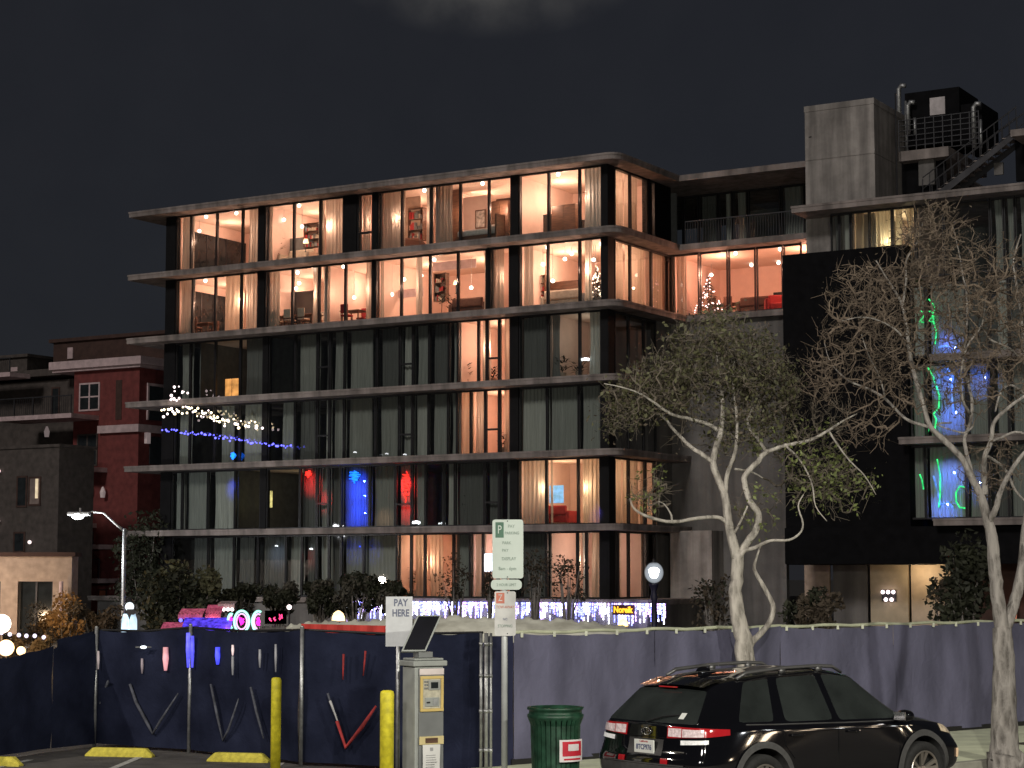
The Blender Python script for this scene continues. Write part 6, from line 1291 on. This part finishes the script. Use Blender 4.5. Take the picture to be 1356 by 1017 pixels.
for s in (-1, 1):
    for i in range(len(S) - 1):
        for j in range(NR - 1):
            m = 0
            if j == 6 and i in (2, 4, 6, 7, 8): m = {2: 1, 4: 1, 6: 1, 7: 1, 8: 1}[i]
            if i == 9 and j >= 6: m = 1
            ff([gridv[(s, i, j)], gridv[(s, i + 1, j)], gridv[(s, i + 1, j + 1)], gridv[(s, i, j + 1)]], m, s < 0)
        ff([gridv[(s, i, NR - 1)], gridv[(s, i + 1, NR - 1)], gridv[(0, i + 1, 0)], gridv[(0, i, 0)]], 1 if i == 9 else 0, s < 0)
    ff([gridv[(s, i, 0)] for i in range(len(S))][::1] + [gridv[(-s, i, 0)] for i in reversed(range(len(S)))], 0) if s == 1 else None
# rear and front caps: three columns across
for end, i in ((0, 0), (1, len(S) - 1)):
    mids = {}
    for j in range(NR):
        x, y, z = S[i][j]
        bulge = (-.05 if end == 0 else .05) * (1 if j < 6 else .6)
        for q, fy in ((-1, -.45), (1, .45)):
            mids[(q, j)] = bm.verts.new((x + bulge, -fy * y, z + (.015 if j >= 7 else 0)))
    for j in range(NR - 1):
        L0, L1 = gridv[(-1, i, j)], gridv[(-1, i, j + 1)]; R0_, R1_ = gridv[(1, i, j)], gridv[(1, i, j + 1)]; a0, a1_ = mids[(-1, j)], mids[(-1, j + 1)]; c0, c1_ = mids[(1, j)], mids[(1, j + 1)]
        m = 1 if (end == 0 and j == 6) else 0
        for quad in ((L0, a0, a1_, L1), (a0, c0, c1_, a1_), (c0, R0_, R1_, c1_)): ff(list(quad), m, end == 0 and False)
    j = NR - 1; ff([gridv[(-1, i, j)], mids[(-1, j)], gridv[(0, i, 0)]], 0); ff([mids[(-1, j)], mids[(1, j)], gridv[(0, i, 0)]], 0); ff([mids[(1, j)], gridv[(1, i, j)], gridv[(0, i, 0)]], 0)
bmesh.ops.recalc_face_normals(bm, faces=bm.faces)
cvs = set()
for e in bm.edges:
    ms = {f.material_index for f in e.link_faces}
    if len(ms) > 1:
        e[cl_] = 1.0
        for v in e.verts: cvs.add(v)
    zs = [v.co.z for v in e.verts]; js = [abs(v.co.z - S[0][4][2]) < .14 for v in e.verts]
for v in cvs: v[vl_] = .75
for s in (-1, 1):
    for i in range(len(S) - 1):
        for j, cr_ in ((4, .55), (0, .6), (2, .2)):
            e = bm.edges.get((gridv[(s, i, j)], gridv[(s, i + 1, j)]))
            if e and e[cl_] < cr_: e[cl_] = cr_
me = bpy.data.meshes.new('car_cage'); bm.to_mesh(me); bm.free()
o = bpy.data.objects.new('car_cage', me); col.objects.link(o); md = o.modifiers.new('s', 'SUBSURF'); md.levels = 3; md.render_levels = 3
WX = (-1.335, 1.335); WR = .345
cutters = []
for wx in WX:
    for s in (-1, 1):
        b = MB(); n_ = 40; b.v = [(wx + .405 * math.cos(2 * PI * k / n_), y, WR + .02 + .405 * math.sin(2 * PI * k / n_)) for y in (s * .60, s * 1.2) for k in range(n_)]; b.f = [tuple(range(n_)), tuple(reversed(range(n_, 2 * n_)))] + [(k, n_ + k, n_ + (k + 1) % n_, (k + 1) % n_) for k in range(n_)]; b.m = [0] * len(b.f)
        c_ = b.build('cut', paint); 
        bmm = bmesh.new(); bmm.from_mesh(c_.data); bmesh.ops.recalc_face_normals(bmm, faces=bmm.faces); bmm.to_mesh(c_.data); bmm.free()
        cutters.append(c_); bo = o.modifiers.new('b', 'BOOLEAN'); bo.object = c_; bo.operation = 'DIFFERENCE'; bo.solver = 'EXACT'
o.data.materials.append(paint); o.data.materials.append(cglass)
bpy.context.view_layer.update(); dg = bpy.context.evaluated_depsgraph_get(); full_me = bpy.data.meshes.new_from_object(o.evaluated_get(dg))
for c_ in cutters: bpy.data.objects.remove(c_)
bpy.data.objects.remove(o)
bm = bmesh.new(); bm.from_mesh(full_me); bm.faces.ensure_lookup_table()
# connected glass regions become panes of their own
seen = set(); regions = []
for f in bm.faces:
    if f.material_index == 1 and f.index not in seen:
        st = [f]; seen.add(f.index); reg = []
        while st:
            g_ = st.pop(); reg.append(g_.index)
            for e in g_.edges:
                for h_ in e.link_faces:
                    if h_.material_index == 1 and h_.index not in seen: seen.add(h_.index); st.append(h_)
        regions.append(reg)
def sub(faces_idx, nm, m):
    idx = {}; V_ = []; F_ = []
    for fi in faces_idx:
        f = bm.faces[fi]; t = []
        for v in f.verts:
            if v.index not in idx: idx[v.index] = len(V_); V_.append(tuple(v.co))
            t.append(idx[v.index])
        F_.append(t)
    m2 = bpy.data.meshes.new(nm); m2.from_pydata(V_, [], F_); m2.materials.append(m); m2.polygons.foreach_set('use_smooth', [True] * len(F_)); m2.update()
    o2 = bpy.data.objects.new(nm, m2); col.objects.link(o2); o2.parent = car; return o2
bm.verts.ensure_lookup_table()
body = sub([f.index for f in bm.faces if f.material_index == 0], 'body', paint)
for reg in regions:
    if len(reg) < 8: sub(reg, 'body_trim', paint); continue
    cx_ = sum(bm.faces[i].calc_center_median().x for i in reg) / len(reg); cy_ = sum(bm.faces[i].calc_center_median().y for i in reg) / len(reg)
    nm = 'rear_window' if cx_ < -1.5 and abs(cy_) < .2 else ('windscreen' if cx_ > .7 and abs(cy_) < .2 else 'side_window'); sub(reg, nm, cglass)
bm.free()
# surface lookups on the body so that trim sits on it
from mathutils.bvhtree import BVHTree
bpy.context.view_layer.update()
bv = BVHTree.FromPolygons([v.co[:] for v in full_me.vertices], [tuple(p.vertices) for p in full_me.polygons])
def side_y(x, z, s=-1):
    h_ = bv.ray_cast(Vector((x, s * 3, z)), Vector((0, -s, 0))); return h_[0].y if h_[0] else s * .88
def rear_x(y, z):
    h_ = bv.ray_cast(Vector((-4, y, z)), Vector((1, 0, 0))); return h_[0].x if h_[0] else -2.15
def rear_patch(y0, y1, z0, z1, off, nm, m, parent=car, nu=8, nv=4, shape=None):
    def fn(s, t):
        y = y0 + (y1 - y0) * s; z = z0 + (z1 - z0) * t
        if shape: y, z = shape(s, t)
        return (rear_x(y, z) - off, y, z)
    b = MB().grid(fn, nu, nv); return b.build(nm, m, parent, smooth=True)
def wrap_patch(pts, off, nm, m, parent=car, ns=10):
    """patch around the rear corner: pts = list of (angle 0 rear..1 side) handled by casting from the rear quarter"""
    (a0, a1, f0, f1) = pts
    def fn(s, t):
        a = a0 + (a1 - a0) * s; z = f0(s) + (f1(s) - f0(s)) * t; sg = -1 if a >= 0 else 1; aa = abs(a)
        o_ = Vector((-1.2 - 3 * math.cos(aa), sg * 3 * math.sin(aa) * 1.0, z)); d = (Vector((-1.2, 0, z)) - o_).normalized(); h_ = bv.ray_cast(o_, d)
        p = h_[0] if h_[0] else Vector((-2.1, sg * .8, z)); return tuple(p - d * off)
    return MB().grid(fn, ns, 4).build(nm, m, parent, smooth=True)
mrl = mat('red tail lens', (.30, .010, .014), .15, var=.3, coat=1, emit=(1, .02, .03), es=.12); mwl = mat('clear tail lens', (.80, .62, .62), .2, var=.4, scale=30, coat=1, emit=(1, .75, .75), es=.10); mwl2 = mat('clear reverse lens', (.85, .85, .82), .2, var=.3, scale=30, emit=(1, 1, .95), es=.2)
for sg in (1, -1):
    tlp = wrap_patch((sg * .30, sg * .95, lambda s: .885 + .045 * s, lambda s: 1.02 - .01 * s - .04 * max(0, s - .6)), .008, 'tail_lamp', mrl)
    wrap_patch((sg * .315, sg * .475, lambda s: .905, lambda s: 1.0), .014, 'lens', mwl, tlp); wrap_patch((sg * .485, sg * .70, lambda s: .905 + .012 * s, lambda s: .995), .014, 'lens', mwl, tlp)
    wrap_patch((sg * .47, sg * .74, lambda s: .82 + .02 * s, lambda s: .87 + .015 * s), .012, 'lens', mwl2, tlp)
    wrap_patch((sg * .25, sg * .34, lambda s: .60, lambda s: .66), .012, 'reflector', mrl)
# plate, emblem, tailgate lines, spoiler, wiper
cw = mat('white number plate', (.72, .74, .70), .4, var=.05); xk = rear_x(0, .80)
kp = MB().box(xk - .035, xk - .02, -.16, .15, .70, .85).build('number_plate', cw, car, bevel=.004)
text('plate_text', '8TCF976', .082, mat('plate ink', (.10, .12, .22), .5), kp, (xk - .038, -.005, .765), rot=(PI / 2, 0, -PI / 2), bold=.002, sx=.78, depth=.001)
text('plate_text', 'California', .034, mat('plate red', (.5, .06, .06), .5), kp, (xk - .038, -.005, .832), rot=(PI / 2, 0, -PI / 2), depth=.001)
rear_patch(-.27, .27, .685, .865, .004, 'plate_recess', M['blackp'])
chrome = mat('chrome', (.75, .75, .75), .15, 1.0, var=.05)
xe = rear_x(0, .945); b = MB(); b.tube([(xe - .012, .075 * math.cos(a), .945 + .038 * math.sin(a)) for a in np.linspace(0, 2 * PI, 24)], .006, 6)
for (y, z, q) in ((.035, .955, .012), (-.01, .96, .007), (-.035, .945, .007), (-.01, .935, .007), (.02, .932, .007), (-.035, .958, .006)): b.ball((xe - .014, y, z), q, 6, 4)
b.build('emblem', chrome, car, smooth=True)
b = MB(); 
for z_, w_ in ((.885, .56), (.665, .60)): b.tube([(rear_x(y, z_) - .003, y, z_) for y in np.linspace(-w_, w_, 16)], .005, 5)
b.build('tailgate_seam', M['black'], car)
rear_patch(-.72, .72, .40, .58, .012, 'lower_bumper', clad, nu=20, nv=5); rear_patch(-.62, .62, .585, .60, .02, 'bumper_step', clad, nu=16, nv=1)
text('badge', 'CROSS', .045, chrome, car, (rear_x(-.50, .80) - .012, -.50, .765), rot=(PI / 2, 0, -PI / 2 - .12), depth=.001) if False else MB().box(rear_x(-.5, .74) - .012, rear_x(-.5, .74) - .004, -.60, -.40, .735, .748).build('badge', chrome, car)
b = MB(); b.grid(lambda s, t: (-1.86 + .28 * t - .04 * (1 - abs(2 * s - 1)), -.50 + 1.0 * s, 1.445 + .075 * t + .02 * (1 - (2 * s - 1) ** 2)), 16, 4); b.grid(lambda s, t: (-1.86 + .26 * t - .04 * (1 - abs(2 * s - 1)), -.49 + .98 * s, 1.425 + .06 * t + .02 * (1 - (2 * s - 1) ** 2)), 16, 4); b.build('roof_spoiler', paint, car, smooth=True)
b = MB(); b.box(-1.91, -1.895, -.14, .14, 1.430, 1.444); b.build('brake_lamp', mrl, car)
b = MB(); xw = rear_x(.05, 1.06); b.tube([(xw - .02, .05, 1.05), (rear_x(-.2, 1.1) - .02, -.2, 1.12), (rear_x(-.4, 1.15) - .02, -.38, 1.14)], .009, 6); b.build('rear_wiper', M['blackp'], car)
MB().grid(lambda s, t: (rear_x(-.47 + .075 * s, 1.10 + .065 * t) - .006, -.47 + .075 * s, 1.10 + .065 * t), 2, 2).build('window_sticker', cw, car)
MB().box(-1.42, -1.18, -.03, .03, 1.54, 1.59).build('antenna_base', paint, car, bevel=.006); MB().grid(lambda s, t: (-1.46 + .2 * s, (-.022 + .044 * t) * (1 - .7 * s), 1.588 + .065 * math.sin(PI * min(1, .2 + .6 * (1 - s))) * (1 - abs(2 * t - 1) * .8)), 8, 6).build('antenna', paint, car, smooth=True)
silver = mat('dull silver rail', (.14, .14, .14), .4, .6)
for s in (-1, 1):
    b = MB(); ys = s * .55; P = [(-1.40, ys, 1.53), (-1.26, ys, 1.595), (-.7, ys, 1.635), (-.1, ys, 1.645), (.15, ys, 1.63), (.30, ys, 1.555)]; b.tube(P, [.02, .024, .022, .022, .022, .018], 8); b.box(-.72, -.64, ys - .02, ys + .02, 1.57, 1.63).box(-.12, -.04, ys - .02, ys + .02, 1.58, 1.64); b.build('roof_rail', silver, car, smooth=True)
# side: cladding arches, sills, seams, handles, mirror
def sideline(pts, r, nm, m, s, off=.004):
    b = MB(); b.tube([(x, side_y(x, z, s) + s * off, z) for x, z in pts], r, 5); return b.build(nm, m, car)
for s in (-1, 1):
    for wx in WX:
        def fn(a, t, wx=wx, s=s):
            an = -.12 + (PI + .24) * a; rr = .398 + .075 * t; x = wx + rr * math.cos(an); z = max(.20, WR + .02 + rr * math.sin(an)); y = side_y(wx + .45 * math.cos(an), max(.32, z if t > .5 else z + .05), s)
            return (x, y + s * (.022 - .008 * t), z)
        b = MB().grid(fn, 32, 3); b.grid(lambda a, t, wx=wx, s=s: (fn(a, 0)[0], fn(a, 0)[1] * (1 - t) + s * .70 * t, fn(a, 0)[2]), 32, 1); b.build('wheel_arch_cladding', clad, car, smooth=True)
    MB().grid(lambda a, t: (-.93 + 1.86 * a, side_y(-.93 + 1.86 * a, .30 + .08, s) + s * .018, .235 + .135 * t), 20, 3).build('sill', clad, car, smooth=True)
    sideline([(-.42, .38), (-.42, .7), (-.16, .95)] if False else [(-.14, .40), (-.14, .7), (-.13, .94)], .006, 'door_seam', M['black'], s, .001)
    sideline([(-1.55, 1.03), (-1.1, 1.015), (-.5, 1.0), (.0, .985), (.5, .975), (.85, .968)], .009, 'belt_trim', mat('grey belt trim', (.06, .06, .06), .4), s, .002); sideline([(.84, .40), (.90, .6), (.92, .93)], .006, 'door_seam', M['black'], s, .001); sideline([(-.86, .62), (-1.0, .78), (-1.02, .95)], .006, 'door_seam', M['black'], s, .001)
    for x0 in (-.92, .0):
        z_ = .885; MB().tube([(x0 - .0, side_y(x0, z_, s) + s * .01, z_), (x0 + .04, side_y(x0 + .04, z_, s) + s * .035, z_), (x0 + .16, side_y(x0 + .16, z_, s) + s * .035, z_ - .004), (x0 + .20, side_y(x0 + .2, z_, s) + s * .01, z_ - .004)], .014, 8).build('door_handle', paint, car, smooth=True)
    mb = MB(); yb = side_y(.90, .95, s)
    m_ = MB().grid(lambda a, t: (.86 + .10 * math.cos(2 * PI * a) * math.sin(PI * t), yb + s * (.15 - .11 * math.cos(PI * t)), 1.035 + .072 * math.sin(2 * PI * a) * math.sin(PI * t) ** .7), 16, 8).build('wing_mirror', paint, car, smooth=True)
    MB().box(.76, .775, min(yb + s * .07, yb + s * .23), max(yb + s * .07, yb + s * .23), .985, 1.085).build('mirror_glass', chrome, m_); MB().tube([(.88, yb - s * .02, .965), (.86, yb + s * .09, .99)], .02, 6).build('mirror_arm', paint, m_)
# head lamps wrap onto the wing
for s in (-1, 1):
    def fnh(a, t, s=s):
        x = 1.72 + .36 * a; z = .80 - .07 * a + (.09 - .0 * a) * t; return (x, side_y(x, z, s) + s * .008, z)
    MB().grid(fnh, 10, 4).build('headlight', mat('clear headlamp %d' % s, (.62, .52, .38), .2, var=.5, scale=15, coat=1, emit=(1, .72, .45), es=.10), car, smooth=True)
    MB().grid(lambda a, t, s=s: (2.00 + .08 * a, side_y(2.00 + .08 * a, .46 + .11 * t, s) + s * .012, .46 + .11 * t), 4, 4).build('fog_lamp', mat('amber fog lamp %d' % s, (.7, .5, .3), .3, var=.4, emit=(1, .65, .4), es=.35), car, smooth=True)
# wheels
alloy = mat('machined alloy', (.55, .50, .44), .3, .85, var=.1); dk = mat('dark alloy', (.02, .02, .02), .4)
def wheel(wx, s):
    r_ = empty('wheel', (wx, s * .80, WR), 0, car)
    b = MB(); prof = [(.235, -.10), (.30, -.112), (.335, -.10), (.345, -.07), (.345, .07), (.335, .10), (.30, .112), (.235, .10)]
    n_ = 48
    for rr, yy in prof:
        for k in range(n_): a = 2 * PI * k / n_; b.v.append((rr * math.cos(a), yy, rr * math.sin(a)))
    for i in range(len(prof)):
        i2 = (i + 1) % len(prof)
        for k in range(n_): b.f.append((i * n_ + k, i * n_ + (k + 1) % n_, i2 * n_ + (k + 1) % n_, i2 * n_ + k)); b.m.append(0)
    b.build('tyre', tyre, r_, smooth=True)
    b = MB(); yo = s * .085
    b.tube([(.228 * math.cos(a), s * .095, .228 * math.sin(a)) for a in np.linspace(0, 2 * PI, 41)], .014, 6)
    for k in range(5):
        a = 2 * PI * k / 5 + .3
        for da in (-.20, .20):
            e = Vector((math.cos(a + da), 0, math.sin(a + da))); e0 = Vector((math.cos(a + da * .5), 0, math.sin(a + da * .5))); t_ = Vector((-math.sin(a + da), 0, math.cos(a + da)))
            p0 = e0 * .055 + Vector((0, s * .06, 0)); p1 = e * .222 + Vector((0, s * .10, 0)); b.face([p0 - t_ * .014, p0 + t_ * .014, p1 + t_ * .026, p1 - t_ * .026]); b.face([p0 - t_ * .014, p1 - t_ * .026, p1 - t_ * .026 - Vector((0, s * .03, 0)), p0 - t_ * .014 - Vector((0, s * .03, 0))]); b.face([p0 + t_ * .014, p1 + t_ * .026, p1 + t_ * .026 - Vector((0, s * .03, 0)), p0 + t_ * .014 - Vector((0, s * .03, 0))])
    b.tube([(0, s * .03, 0), (0, s * .085, 0)], .05, 16); b.build('rim', alloy, r_)
    MB().tube([(0, s * .0, 0), (0, s * .03, 0)], .232, 32).build('brake_disc', dk, r_)
for wx in WX:
    for s in (-1, 1): wheel(wx, s)
MB().box(-1.9, 1.9, -.62, .62, .20, .42).build('underbody', M['black'], car)
# place: rear right wheel ground point known from the photo
fwd = Vector((math.cos(CA), math.sin(CA), 0)); lef = Vector((-fwd.y, fwd.x, 0)); SC = 1.055
rw = Vector((3.02, 23.8, 0)); car.scale = (1.10, 1.11, 1.045); car.location = rw + fwd * (1.335 * SC) + lef * (.89 * SC) + Vector((0, 0, .004))
